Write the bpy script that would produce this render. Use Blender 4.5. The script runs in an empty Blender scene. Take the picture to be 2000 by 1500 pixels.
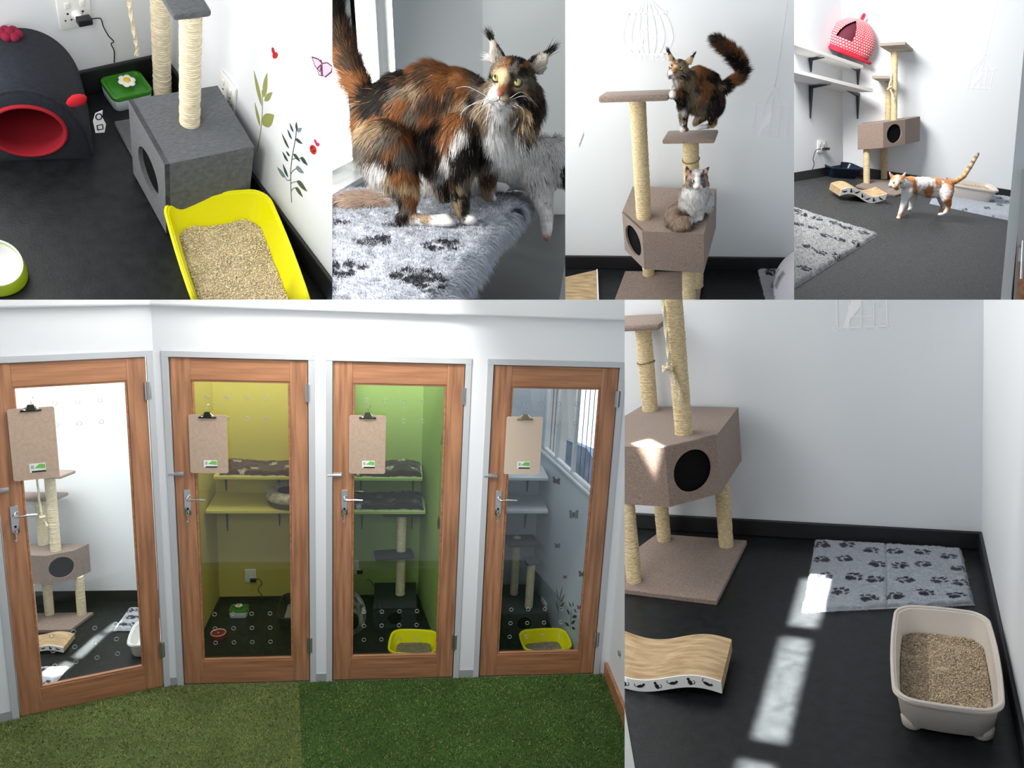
import bpy, bmesh, math, random
import numpy as np
from mathutils import Matrix, Vector, Quaternion
random.seed(7)
RNG = np.random.default_rng(11)
SC = bpy.context.scene
COL = SC.collection

# ---------------------------------------------------------------- camera, rooms, light
FPX, CX, CY = 1600.0, 1000.0, 750.0          # lens in pixels of the 2000 x 1500 frame

def _rot(w):
    w = np.array(w, float); th = np.linalg.norm(w); k = w/th
    K = np.array([[0, -k[2], k[1]], [k[2], 0, -k[0]], [-k[1], k[0], 0]])
    return np.eye(3)+math.sin(th)*K+(1-math.cos(th))*K@K
_B = np.array([[1, 0, 0], [0, 0, -1], [0, 1, 0.]])
# six rooms of the cattery: turn and shift of each against the camera
RR, RT = {}, {}
for i, (w, t) in {1: ([1.1052, -0.797, -0.0676], [-1.2198, -1.0831, 2.8681]),
                  3: ([0.7652, 0.2893, -0.0579], [0.9174, -0.762, 5.4036]),
                  5: ([0.243, -0.1312, 0.0375], [-1.9814, 1.8231, 4.9555]),
                  6: ([0.251, 0.439, -0.0715], [2.0412, 0.7187, 3.5583])}.items():
    RR[i] = _rot(w)@_B; RT[i] = np.array(t)

def _frame(g, d):
    g = np.array(g, float); g /= np.linalg.norm(g); d = np.array(d, float); d -= g*(g@d); d /= np.linalg.norm(d)
    return np.stack([np.cross(d, -g), d, -g], 1)
def _ray(px, py): return np.array([(px-CX)/FPX, (py-CY)/FPX, 1.0])
RR[2] = _frame((-20, 3500, 1600), (250, -690, 1600)); RT[2] = _ray(905, 437)*1.75
RR[4] = _frame((700, 5250, 1600), (775, -460, 1600)); RT[4] = _ray(1647, 338)*8.9

def cam_in(r): return -RR[r].T@RT[r]
def at(r, px, py, depth): return RR[r].T@(_ray(px, py)*depth-RT[r])        # surveyed point, known distance
def on(r, px, py, n, c):                                                       # surveyed point on a known plane
    o = cam_in(r); d = RR[r].T@_ray(px, py); n = np.array(n, float); return o+d*((c-n@o)/(n@d))
def fl(r, px, py, z=0.0): return on(r, px, py, (0, 0, 1), z)
def wy(r, px, py, y=0.0): return on(r, px, py, (0, 1, 0), y)
def wx(r, px, py, x=0.0): return on(r, px, py, (1, 0, 0), x)
def depth(r, p): return (RR[r]@np.array(p, float)+RT[r])[2]

ROOM = {}
for i in RR:
    m = np.eye(4); m[:3, :3] = RR[5].T@RR[i]; m[:3, 3] = RR[5].T@(RT[i]-RT[5]); ROOM[i] = Matrix(m.tolist())
CAMP = cam_in(5)
_c = RR[5].T@np.diag([1., -1., -1.]); _m = np.eye(4); _m[:3, :3] = _c; _m[:3, 3] = CAMP
cam = bpy.data.cameras.new('camera'); cam.sensor_width = 36; cam.lens = FPX/2000*36; cam.clip_start = 0.05; cam.clip_end = 60
camo = bpy.data.objects.new('camera', cam); COL.objects.link(camo); camo.matrix_world = Matrix(_m.tolist()); SC.camera = camo

vs = SC.view_settings; SC.display_settings.display_device = 'sRGB'
vs.view_transform = 'Standard'; vs.look = 'None'; vs.exposure = 0.0; vs.gamma = 1.0; vs.use_curve_mapping = False
w = bpy.data.worlds.new('sky'); SC.world = w; w.use_nodes = True
bg = w.node_tree.nodes['Background']; bg.inputs[0].default_value = (0.86, 0.93, 1.0, 1); bg.inputs[1].default_value = 0.4

def lamp(room, name, kind, pos, aim, power, size=(1, 1), color=(1, 1, 1), spread=math.pi):
    l = bpy.data.lights.new(name, kind); l.energy = power; l.color = color
    if kind == 'AREA':
        l.shape = 'RECTANGLE'; l.size, l.size_y = size; l.spread = spread
    else: l.shadow_soft_size = size[0]
    if kind == 'SPOT': l.spot_size = spread; l.spot_blend = 0.6
    o = bpy.data.objects.new(name, l); COL.objects.link(o)
    p = Vector(pos); q = (Vector(aim)-p).to_track_quat('-Z', 'Y')
    o.matrix_world = ROOM[room]@(Matrix.Translation(p)@q.to_matrix().to_4x4())
    return o
# room 6: daylight from the window on the left, sun between its bars
lamp(6, 'daylight_key', 'AREA', (-2.3, -2.6, 2.3), (-.5, -.2, .5), 12, (1.2, 1.0), (1, .97, .93))
SUN6 = np.array((.05, .42, -1.0)); SUN6 /= np.linalg.norm(SUN6)
def sunbeam(room, ground, width, length, watt, up=1.6, yaw=0.0, d=None):
    """sun through one window light: a parallel beam that meets the ground at the given point"""
    d = SUN6 if d is None else d; g = np.array(ground, float); l = bpy.data.lights.new('sunbeam', 'AREA'); l.shape = 'RECTANGLE'; l.size = width; l.size_y = length; l.energy = watt; l.spread = math.radians(2.0); l.color = (1, .93, .84)
    o = bpy.data.objects.new('sunbeam', l); COL.objects.link(o); z = Vector(-d); y = Vector((math.sin(yaw), math.cos(yaw), 0)); y = (y-z*y.dot(z)).normalized(); x = y.cross(z)
    m = Matrix((x, y, z)).transposed().to_4x4(); m.translation = Vector(g-d*up); o.matrix_world = ROOM[room]@m
sunbeam(6, (-.685, -1.19, 0), .10, .56, 9, yaw=.03); sunbeam(6, (-.655, -.60, 0), .10, .36, 6, yaw=.03); sunbeam(6, (-.72, -1.80, 0), .10, .36, 6, yaw=.03); sunbeam(6, (-1.262, -.618, .663), .075, .13, .50, 1.2, yaw=-.75)
lamp(3, 'daylight_key', 'AREA', (-1.25, -1.5, 2.35), (.3, 0, 1.1), 150, (.6, .5), (1, .97, .92))  # daylight from the window at the upper left
lamp(1, 'corner_fill', 'AREA', (-.9, -1.2, 1.6), (-.2, -.35, .1), 3.4, (.5, .5), (1, 1, 1))  # added fill light over the corner, no lamp hangs there
lamp(5, 'passage_fill', 'AREA', (.9, -2.0, 2.2), (.9, 0, .9), 14, (1.6, .5), (1, .98, .95))  # added fill light for the passage wall and doors
lamp(5, 'white_room_fill', 'AREA', (-1.0, .35, 2.25), (-1.0, .8, .6), 44, (.9, .5), (1, .99, .97))  # added fill light to brighten the room behind the angled door
lamp(5, 'yellow_room_fill', 'AREA', (.4, .5, 2.25), (.4, .8, 1.2), 4, (.5, .4), (1, .97, .9)); lamp(5, 'green_room_fill', 'AREA', (1.2, .5, 2.25), (1.2, .8, 1.2), 4, (.4, .4), (1, .98, .94)); lamp(5, 'grey_room_fill', 'AREA', (2.05, .5, 2.25), (2.1, .8, 1.0), 3, (.4, .4), (1, 1, 1))  # added fill lights, one for each of the other small rooms
lamp(2, 'cat_side_fill', 'AREA', (-.60, -.62, .42), (.06, 0, .17), 13, (.4, .4), (1, .97, .92))  # added lamp clear of the window, brightens the cat's face and bib
lamp(2, 'wall_glint', 'SPOT', (.35, -.2, .75), (-.02, 1.0, .50), 6, (.02, .02), (1, .98, .95), math.radians(14))  # added spot, puts the reflected glow on the wall
lamp(4, 'daylight_key', 'AREA', (-.6, -2.6, 2.6), (1.0, 0, .6), 230, (1.2, 1.0), (1, .98, .95))  # added key light for the room, no window is seen there
D5 = np.array((-.12, .04, -1.0)); D5 /= np.linalg.norm(D5)
sunbeam(5, (-.704, .458, 0), .058, .27, 2.6, 1.4, yaw=.21, d=D5); sunbeam(5, (-.640, .685, 0), .045, .12, .9, 1.4, yaw=.27, d=D5); sunbeam(5, (-.782, .195, 0), .075, .17, 1.9, 1.4, yaw=.33, d=D5)
# ---------------------------------------------------------------- object bookkeeping
TOPS = []                                    # (room, top-level object)
def tag(o, label, cat, group=None, kind=None):
    if label: o['label'] = label
    if cat: o['category'] = cat
    if group: o['group'] = group
    if kind: o['kind'] = kind
    return o
def thing(room, name, label, cat, loc=(0, 0, 0), rotz=0, group=None, mat=None):
    o = bpy.data.objects.new(name, None); COL.objects.link(o); o.empty_display_size = 0.05
    o.matrix_world = mat if mat is not None else Matrix.Translation(Vector([float(x) for x in loc]))@Matrix.Rotation(rotz, 4, 'Z')
    TOPS.append((room, o)); return tag(o, label, cat, group)
def link(name, me, mat, parent=None, room=None):
    o = bpy.data.objects.new(name, me); COL.objects.link(o)
    for m in (mat if isinstance(mat, (list, tuple)) else [mat]):
        if m: me.materials.append(m)
    if parent is not None: o.parent = parent
    if room is not None: TOPS.append((room, o))
    return o
def mesh(bm, smooth=False):
    bmesh.ops.recalc_face_normals(bm, faces=bm.faces)
    me = bpy.data.meshes.new('m'); bm.to_mesh(me); bm.free()
    if smooth:
        me.polygons.foreach_set('use_smooth', [True]*len(me.polygons))
        if smooth != 'all': me.set_sharp_from_angle(angle=math.radians(42))
    return me
def part(name, bm, mat, parent, smooth=True): return link(name, mesh(bm, smooth), mat, parent)
def solo(room, name, bm, mat, label, cat, group=None, kind=None, smooth=True):
    return tag(link(name, mesh(bm, smooth), mat, None, room), label, cat, group, kind)
def struct(room, name, bm, mat, smooth=False):
    o = link(name, mesh(bm, smooth), mat, None, room); o['kind'] = 'structure'; return o
def copy_tree(room, root, mat):
    r = root.copy(); COL.objects.link(r); r.matrix_world = mat; TOPS.append((room, r))
    for ch in list(root.children):
        c = ch.copy(); COL.objects.link(c); c.parent = r
        for g in ch.children:
            d = g.copy(); COL.objects.link(d); d.parent = c
    return r
V = Vector
def vec(p): return Vector([float(x) for x in p])
def BM(): return bmesh.new()
# ---------------------------------------------------------------- shapes
def box(bm, lo, hi, bev=0.0, seg=2, mat=None):
    lo, hi = vec(lo), vec(hi); c = (lo+hi)/2; s = hi-lo
    r = bmesh.ops.create_cube(bm, size=1.0, matrix=Matrix.Translation(c)@Matrix.Diagonal((s.x, s.y, s.z, 1)))
    vsn = r['verts']
    if bev > 0:
        e = list({e for v in vsn for e in v.link_edges})
        rr = bmesh.ops.bevel(bm, geom=e, offset=bev, segments=seg, profile=0.5, affect='EDGES')
        vsn = list({v for f in rr['faces'] for v in f.verts} | {v for v in vsn if v.is_valid})
    if mat is not None: bmesh.ops.transform(bm, matrix=mat, verts=vsn)
    return bm
def hexa(bm, bot, top):
    a = [bm.verts.new(vec(p)) for p in bot]; b = [bm.verts.new(vec(p)) for p in top]; n = len(a)
    bm.faces.new(a[::-1]); bm.faces.new(b)
    for i in range(n): bm.faces.new((a[i], a[(i+1) % n], b[(i+1) % n], b[i]))
    return bm
def prism(bm, poly, z0, z1, bev=0.0):
    hexa(bm, [(p[0], p[1], z0) for p in poly], [(p[0], p[1], z1) for p in poly])
    if bev: bmesh.ops.bevel(bm, geom=list(bm.edges), offset=bev, segments=2, profile=0.5, affect='EDGES')
    return bm
def slab(bm, p0, p1, p2, p3, t):
    """quad slab, thickness t along the quad's normal"""
    p = [vec(q) for q in (p0, p1, p2, p3)]; n = (p[1]-p[0]).cross(p[3]-p[0]).normalized()*t
    return hexa(bm, p, [q+n for q in p])
def ring(bm, pts): return [bm.verts.new(vec(p)) for p in pts]
def bridge(bm, a, b, closed=True):
    n = len(a)
    for i in range(n if closed else n-1): bm.faces.new((a[i], a[(i+1) % n], b[(i+1) % n], b[i]))
def lathe(bm, prof, seg=32, mat=Matrix(), cap0=True, cap1=True):
    rs = []
    for r, z in prof: rs.append(ring(bm, [mat@V((r*math.cos(2*math.pi*k/seg), r*math.sin(2*math.pi*k/seg), z)) for k in range(seg)]))
    for a, b in zip(rs, rs[1:]): bridge(bm, a, b)
    if cap0: bm.faces.new(rs[0][::-1])
    if cap1: bm.faces.new(rs[-1])
    return bm
def axis_mat(p, d):
    d = vec(d).normalized(); return Matrix.Translation(vec(p))@d.to_track_quat('Z', 'Y').to_matrix().to_4x4()
def cyl(bm, p, q, r, r2=None, seg=20):
    p, q = vec(p), vec(q); return lathe(bm, [(r, 0), (r if r2 is None else r2, (q-p).length)], seg, axis_mat(p, q-p))
def smooth_path(pts, n=8):
    P = [vec(p) for p in pts]; P = [P[0]*2-P[1]]+P+[P[-1]*2-P[-2]]; out = []
    for i in range(1, len(P)-2):
        a, b, c, d = P[i-1:i+3]
        for k in range(n):
            t = k/n; out.append(0.5*((2*b)+(c-a)*t+(2*a-5*b+4*c-d)*t*t+(3*b-a-3*c+d)*t**3))
    out.append(P[-2]); return out
def tube(bm, pts, r, seg=8, n=6, twist=0, sub=True):
    P = smooth_path(pts, n) if sub else [vec(p) for p in pts]
    R = r if callable(r) else (lambda t: r)
    prev = None; up = V((0.3, 0.2, 1)).normalized()
    for i, p in enumerate(P):
        t = (P[min(i+1, len(P)-1)]-P[max(i-1, 0)]).normalized()
        x = up.cross(t)
        if x.length < 1e-4: x = V((1, 0, 0)).cross(t)
        x.normalize(); y = t.cross(x); up = y.cross(t)*-1 if False else up
        rr = R(i/(len(P)-1)); a0 = twist*i
        c = ring(bm, [p+(x*math.cos(a0+2*math.pi*k/seg)+y*math.sin(a0+2*math.pi*k/seg))*rr*(1+(0.28*math.cos(3*(2*math.pi*k/seg)) if twist else 0)) for k in range(seg)])
        if prev: bridge(bm, prev, c)
        else: bm.faces.new(c[::-1])
        prev = c
    bm.faces.new(prev); return bm
def rrect(hx, hy, r, n=6, bulge=0.0):
    """rounded rectangle loop, counter-clockwise, sides bulging out by bulge"""
    r = min(r, hx*0.98, hy*0.98); pts = []
    for cx, cy, a0 in ((hx-r, hy-r, 0), (-hx+r, hy-r, 90), (-hx+r, -hy+r, 180), (hx-r, -hy+r, 270)):
        for k in range(n+1):
            a = math.radians(a0+90*k/n); pts.append((cx+r*math.cos(a), cy+r*math.sin(a)))
    if bulge:
        out = []
        for k, (x, y) in enumerate(pts):
            x2, y2 = pts[(k+1) % len(pts)]; m = 6 if math.hypot(x2-x, y2-y) > r else 1
            for j in range(m):
                u, v = x+(x2-x)*j/m, y+(y2-y)*j/m
                out.append((u+bulge*u/hx*(1-(v/hy)**2), v+bulge*v/hy*(1-(u/hx)**2)))
        pts = out
    return pts
def tub(bm, hx, hy, h, bx, by, r=0.06, t=0.004, lip=0.008, bulge=0.01, floor_z=0.012, feet=0.0):
    """open tray: rim half sizes hx, hy; bottom half sizes bx, by"""
    def L(sx, sy, z, rr): return ring(bm, [(x, y, z) for x, y in rrect(sx, sy, rr, 6, bulge*sx/hx)])
    s = [L(bx*.94, by*.96, feet, r*.7), L(bx, by, feet+.008, r*.75), L(hx-lip, hy-lip, h-.012, r), L(hx, hy, h-.010, r), L(hx+.001, hy+.001, h-.003, r), L(hx-.004, hy-.004, h, r),
         L(hx-lip-t, hy-lip-t, h-.002, r*.92), L(bx-t, by-t, feet+floor_z+.012, r*.7), L(bx*.93-t, by*.95-t, feet+floor_z, r*.6)]
    for a, b in zip(s, s[1:]): bridge(bm, a, b)
    bm.faces.new(s[0][::-1]); bm.faces.new(s[-1]); return bm
def plate_hole(bm, w, h, cx, cy, r, t, mat, n=32, ry=None):
    """upright plate 0..w by 0..h, thickness t, with a round hole"""
    ry = ry or r; fr = []
    def edge(a):
        dx, dy = math.cos(a), math.sin(a); k = 1e9
        if dx > 1e-9: k = min(k, (w-cx)/dx)
        if dx < -1e-9: k = min(k, -cx/dx)
        if dy > 1e-9: k = min(k, (h-cy)/dy)
        if dy < -1e-9: k = min(k, -cy/dy)
        return (cx+dx*k, cy+dy*k)
    ang = sorted(set([2*math.pi*k/n for k in range(n)]+[math.atan2(y-cy, x-cx) % (2*math.pi) for x, y in ((0, 0), (w, 0), (w, h), (0, h))]))
    for z in (0, t):
        fr.append((ring(bm, [mat@V((cx+r*math.cos(a), cy+ry*math.sin(a), z)) for a in ang]), ring(bm, [mat@V((*edge(a), z)) for a in ang])))
    (i0, o0), (i1, o1) = fr
    bridge(bm, i0, o0); bridge(bm, o1, i1); bridge(bm, o0, o1); bridge(bm, i1, i0); return bm
def poly3(bm, pts2, mat, t=0.0008):
    """thin cut-out shape: outline in 2-D, raised by t"""
    hexa(bm, [mat@V((x, y, 0)) for x, y in pts2], [mat@V((x, y, t)) for x, y in pts2]); return bm
def ribbon(bm, pts2, wd, mat, t=0.0008):
    P = [V((p[0], p[1])) for p in pts2]; n = len(P); Lf, Rt = [], []
    for i, p in enumerate(P):
        d = (P[min(i+1, n-1)]-P[max(i-1, 0)]); d = d.normalized() if d.length > 0 else V((1, 0)); q = V((-d.y, d.x))
        ww = wd(i/(n-1)) if callable(wd) else wd; Lf.append(p+q*ww/2); Rt.append(p-q*ww/2)
    for z0, z1 in ((0, t),):
        a = [bm.verts.new(mat@V((p.x, p.y, z1))) for p in Lf]; b = [bm.verts.new(mat@V((p.x, p.y, z1))) for p in Rt]
        c = [bm.verts.new(mat@V((p.x, p.y, z0))) for p in Lf]; d = [bm.verts.new(mat@V((p.x, p.y, z0))) for p in Rt]
        for i in range(n-1):
            bm.faces.new((a[i], a[i+1], b[i+1], b[i])); bm.faces.new((a[i], c[i], c[i+1], a[i+1])); bm.faces.new((b[i], b[i+1], d[i+1], d[i]))
    return bm
def bez(p0, p1, p2, n=10): return [((1-t)**2*p0[0]+2*t*(1-t)*p1[0]+t*t*p2[0], (1-t)**2*p0[1]+2*t*(1-t)*p1[1]+t*t*p2[1]) for t in [k/n for k in range(n+1)]]
def frame3(o, x, y):
    """matrix with origin o, x axis along x, y axis along y"""
    x = vec(x).normalized(); y = vec(y); z = x.cross(y).normalized(); y = z.cross(x)
    m = Matrix((x, y, z)).transposed().to_4x4(); m.translation = vec(o); return m
# numpy value noise
def vnoise(p, scale, seed=0):
    q = np.asarray(p, float)*scale+seed*17.3; i = np.floor(q).astype(np.int64); f = q-i; f = f*f*(3-2*f)
    def h(a): 
        n = (a[..., 0]*374761393+a[..., 1]*668265263+a[..., 2]*2147483647+seed*974711) & 0x7fffffff
        n = ((n ^ (n >> 13))*1274126177) & 0x7fffffff; return ((n ^ (n >> 16)) & 0xffff)/65535.0
    r = 0
    for dx in (0, 1):
        for dy in (0, 1):
            for dz in (0, 1):
                wgt = (f[..., 0] if dx else 1-f[..., 0])*(f[..., 1] if dy else 1-f[..., 1])*(f[..., 2] if dz else 1-f[..., 2])
                r = r+wgt*h(i+np.array([dx, dy, dz]))
    return r
def np_mesh(verts, faces_flat, counts, cols=None, normals=None, smooth=True):
    me = bpy.data.meshes.new('m'); nv = len(verts)
    me.vertices.add(nv); me.vertices.foreach_set('co', np.asarray(verts, np.float32).ravel())
    me.loops.add(len(faces_flat)); me.loops.foreach_set('vertex_index', np.asarray(faces_flat, np.int32))
    me.polygons.add(len(counts)); st = np.concatenate([[0], np.cumsum(counts)[:-1]]); me.polygons.foreach_set('loop_start', st.astype(np.int32))
    me.update(calc_edges=True)
    if smooth: me.polygons.foreach_set('use_smooth', np.ones(len(counts), bool))
    if cols is not None:
        a = me.color_attributes.new('Col', 'FLOAT_COLOR', 'POINT'); c = np.ones((nv, 4), np.float32); c[:, :3] = cols; a.data.foreach_set('color', c.ravel())
    if normals is not None: me.normals_split_custom_set_from_vertices(np.asarray(normals, np.float32).tolist())
    return me
def grid_mesh(P, cols=None):
    """P: (n, m, 3) points"""
    n, m = P.shape[:2]; idx = np.arange(n*m).reshape(n, m)
    q = np.stack([idx[:-1, :-1], idx[1:, :-1], idx[1:, 1:], idx[:-1, 1:]], -1).reshape(-1, 4)
    return np_mesh(P.reshape(-1, 3), q.ravel(), np.full(len(q), 4), None if cols is None else cols.reshape(-1, 3))
def strands(roots, dirs, nrm, length, width, cols, droop=0.25, tipcol=None):
    """tapered hair blades: roots, dirs, nrm (n,3); length, width (n,)"""
    n = len(roots); side = np.cross(dirs, nrm); side /= np.linalg.norm(side, axis=1)[:, None]+1e-9
    L = length[:, None]; w = width[:, None]*0.5; dn = np.array(GRAV)*droop
    p1 = roots+dirs*L*0.5+dn*L*0.18; p2 = roots+dirs*L+dn*L*0.7
    vts = np.stack([roots-side*w, roots+side*w, p1+side*w*0.75, p1-side*w*0.75, p2], 1).reshape(-1, 3)
    b = np.arange(n)[:, None]*5
    f = np.concatenate([b+np.array([0, 1, 2, 3]), b+np.array([3, 2, 4])], 1).ravel()
    c = np.repeat(cols, 5, 0)
    if tipcol is not None: c.reshape(n, 5, 3)[:, 4] = tipcol
    nn = np.repeat(nrm*0.9+0.1*dirs, 5, 0); nn /= np.linalg.norm(nn, axis=1)[:, None]
    return vts, f, np.tile([4, 3], n), c, nn
GRAV = (0, 0, -1)
# ---------------------------------------------------------------- materials
MATS = {}
def mat(name, col=(0.8, 0.8, 0.8), rough=0.5, metal=0.0, noise=None, bump=None, coat=0.0, sheen=0.0, spec=0.5, emit=None, stretch=(1, 1, 1), cols=None):
    """noise: (scale, amount of colour change); bump: (scale, strength)"""
    if name in MATS: return MATS[name]
    m = bpy.data.materials.new(name); m.use_nodes = True; nt = m.node_tree; b = nt.nodes['Principled BSDF']; MATS[name] = m
    b.inputs['Base Color'].default_value = (*col, 1); b.inputs['Roughness'].default_value = rough; b.inputs['Metallic'].default_value = metal
    b.inputs['Specular IOR Level'].default_value = spec
    if coat: b.inputs['Coat Weight'].default_value = coat
    if sheen: b.inputs['Sheen Weight'].default_value = sheen
    if emit: b.inputs['Emission Color'].default_value = (*emit[0], 1); b.inputs['Emission Strength'].default_value = emit[1]
    def tex(scale, detail=4):
        tc = nt.nodes.new('ShaderNodeTexCoord'); mp = nt.nodes.new('ShaderNodeMapping'); mp.inputs['Scale'].default_value = stretch
        n = nt.nodes.new('ShaderNodeTexNoise'); n.inputs['Scale'].default_value = scale; n.inputs['Detail'].default_value = detail
        nt.links.new(tc.outputs['Object'], mp.inputs[0]); nt.links.new(mp.outputs[0], n.inputs['Vector']); return n
    if noise:
        n = tex(noise[0]); r = nt.nodes.new('ShaderNodeValToRGB'); k = noise[1]
        lo = cols[0] if cols else tuple(max(0, c*(1-k)) for c in col); hi = cols[1] if cols else tuple(min(1, c*(1+k)) for c in col)
        r.color_ramp.elements[0].position = 0.32; r.color_ramp.elements[1].position = 0.68
        r.color_ramp.elements[0].color = (*lo, 1); r.color_ramp.elements[1].color = (*hi, 1)
        nt.links.new(n.outputs['Fac'], r.inputs[0]); nt.links.new(r.outputs[0], b.inputs['Base Color'])
    if bump:
        n = tex(bump[0], 3); u = nt.nodes.new('ShaderNodeBump'); u.inputs['Strength'].default_value = bump[1]; u.inputs['Distance'].default_value = 0.004
        nt.links.new(n.outputs['Fac'], u.inputs['Height']); nt.links.new(u.outputs[0], b.inputs['Normal'])
    return m
def mat_attr(name, rough=0.7, sheen=0.0, trans=0.0, spec=0.3, bump=None):
    """colour from the mesh's own colour attribute"""
    if name in MATS: return MATS[name]
    m = mat(name, rough=rough, sheen=sheen, spec=spec, bump=bump); nt = m.node_tree; b = nt.nodes['Principled BSDF']
    a = nt.nodes.new('ShaderNodeAttribute'); a.attribute_name = 'Col'; nt.links.new(a.outputs['Color'], b.inputs['Base Color'])
    if trans:
        t = nt.nodes.new('ShaderNodeBsdfTranslucent'); x = nt.nodes.new('ShaderNodeMixShader'); x.inputs[0].default_value = trans
        nt.links.new(a.outputs['Color'], t.inputs[0]); nt.links.new(b.outputs[0], x.inputs[1]); nt.links.new(t.outputs[0], x.inputs[2])
        nt.links.new(x.outputs[0], nt.nodes['Material Output'].inputs[0])
    return m
def mat_glass(name, tint=(0.95, 0.97, 0.96), refl=0.06):
    m = bpy.data.materials.new(name); m.use_nodes = True; nt = m.node_tree; nt.nodes.clear(); MATS[name] = m
    o = nt.nodes.new('ShaderNodeOutputMaterial'); x = nt.nodes.new('ShaderNodeMixShader'); t = nt.nodes.new('ShaderNodeBsdfTransparent'); g = nt.nodes.new('ShaderNodeBsdfGlossy')
    f = nt.nodes.new('ShaderNodeLayerWeight'); f.inputs[0].default_value = 0.25; mm = nt.nodes.new('ShaderNodeMath'); mm.operation = 'MULTIPLY_ADD'; mm.inputs[1].default_value = 0.35; mm.inputs[2].default_value = refl
    t.inputs[0].default_value = (*tint, 1); g.inputs['Roughness'].default_value = 0.02
    nt.links.new(f.outputs['Fresnel'], mm.inputs[0]); nt.links.new(mm.outputs[0], x.inputs[0]); nt.links.new(t.outputs[0], x.inputs[1]); nt.links.new(g.outputs[0], x.inputs[2]); nt.links.new(x.outputs[0], o.inputs[0])
    return m
def mat_wood(name, c0, c1, scale=6, axis=2, rough=0.42):
    if name in MATS: return MATS[name]
    st = [9, 9, 9]; st[axis] = 0.55
    return mat(name, c1, rough, noise=(scale, 0.2), stretch=tuple(st), cols=(c0, c1), bump=(scale*3, 0.06), coat=0.15)
WHITE_WALL = mat('white_wall_paint', (0.80, 0.83, 0.86), 0.6, bump=(90, 0.05))
BLACK_FLOOR = mat('black_floor_paint', (0.010, 0.012, 0.0135), 0.36, spec=0.32, noise=(26, 0.35), bump=(120, 0.14))
BLACK_EPOXY = mat('black_skirting_paint', (0.012, 0.012, 0.014), 0.45, bump=(40, 0.1))
SISAL = mat('sisal_rope', (0.72, 0.58, 0.36), 0.85, noise=(55, 0.3), stretch=(1, 1, 6), cols=((0.50, 0.36, 0.17), (0.84, 0.71, 0.47)), bump=(160, 0.4))
PALE_SISAL = mat('pale_sisal_rope', (0.83, 0.75, 0.55), 0.85, noise=(55, 0.3), stretch=(1, 1, 6), cols=((0.62, 0.51, 0.31), (0.92, 0.85, 0.66)), bump=(160, 0.4))
TAUPE = mat('taupe_carpet', (0.25, 0.185, 0.15), 0.95, noise=(160, 0.25), bump=(400, 0.5), sheen=0.2)
GREY_FELT = mat('grey_felt', (0.095, 0.103, 0.112), 0.95, noise=(60, 0.25), stretch=(1, 5, 1), bump=(300, 0.5), sheen=0.15)
DARK_IN = mat('dark_inner', (0.006, 0.006, 0.006), 0.95, spec=0.1)  # near-black, puts the shade of openings and gaps into the colour
WHITE_PLASTIC = mat('white_plastic', (0.82, 0.82, 0.80), 0.35)
BLACK_PLASTIC = mat('black_plastic', (0.012, 0.013, 0.016), 0.35)
BRACKET = mat('black_bracket_paint', (0.022, 0.026, 0.03), 0.45)
CHROME = mat('chrome', (0.78, 0.78, 0.78), 0.16, 1.0)
STEEL = mat('brushed_steel', (0.62, 0.62, 0.62), 0.32, 1.0)
FUR = mat_attr('fur', 0.6, 0.0, 0.22, 0.22)
SKIN = mat_attr('coat', 0.75, 0.0)
FLEECE = mat_attr('fleece', 0.95, 0.3, spec=0.1, bump=(260, 0.6))
WOOD = mat_wood('red_meranti', (.25, .110, .055), (.46, .225, .115), 5, 1); WOODH = mat_wood('red_meranti_rail', (.26, .115, .056), (.44, .205, .10), 5, 0)
GLASS = mat_glass('door_glass'); SHELF = mat('white_shelf', (.80, .78, .76), .5)
mat('beige_plastic', (.66, .60, .54), .42); mat('tag_white', (.85, .85, .85), .7)
# ---------------------------------------------------------------- shared builders
def sisal_post(bm, p, q, r, pitch=0.0075, seg=18):
    p, q = vec(p), vec(q); L = (q-p).length; n = max(4, int(L/pitch)); prof = []
    rnd = random.Random(int(L*1e5))
    for k in range(n):
        z = L*k/n; d = L/n; j = rnd.uniform(-.03, .03)*r
        prof += [(r*0.955+j*.3, z), (r+j, z+d*0.35), (r+j, z+d*0.65)]
    prof.append((r*0.95, L)); return lathe(bm, prof, seg, axis_mat(p, q-p))
def condo(bm, poly, z0, z1, hole_edge, hole_r, hole_c=None, rim=0.014):
    """carpet box on an outline (counter-clockwise), a round doorway in one face"""
    n = len(poly); b = ring(bm, [(x, y, z0) for x, y in poly]); t = ring(bm, [(x, y, z1) for x, y in poly])
    bm.faces.new(b[::-1]); bm.faces.new(t)
    for i in range(n):
        if i != hole_edge: bm.faces.new((b[i], b[(i+1) % n], t[(i+1) % n], t[i]))
    p, q = V((*poly[hole_edge], z0)), V((*poly[(hole_edge+1) % n], z0)); w = (q-p).length; h = z1-z0
    m = frame3(p, q-p, (0, 0, 1))@Matrix.Translation((0, 0, -rim))
    c = hole_c or (w/2, h/2); plate_hole(bm, w, h, c[0], c[1], hole_r, rim, m)
    return bm
def inset(poly, k):
    c = sum((V(p) for p in poly), V((0, 0)))/len(poly); return [tuple(c+(V(p)-c)*k) for p in poly]
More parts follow.
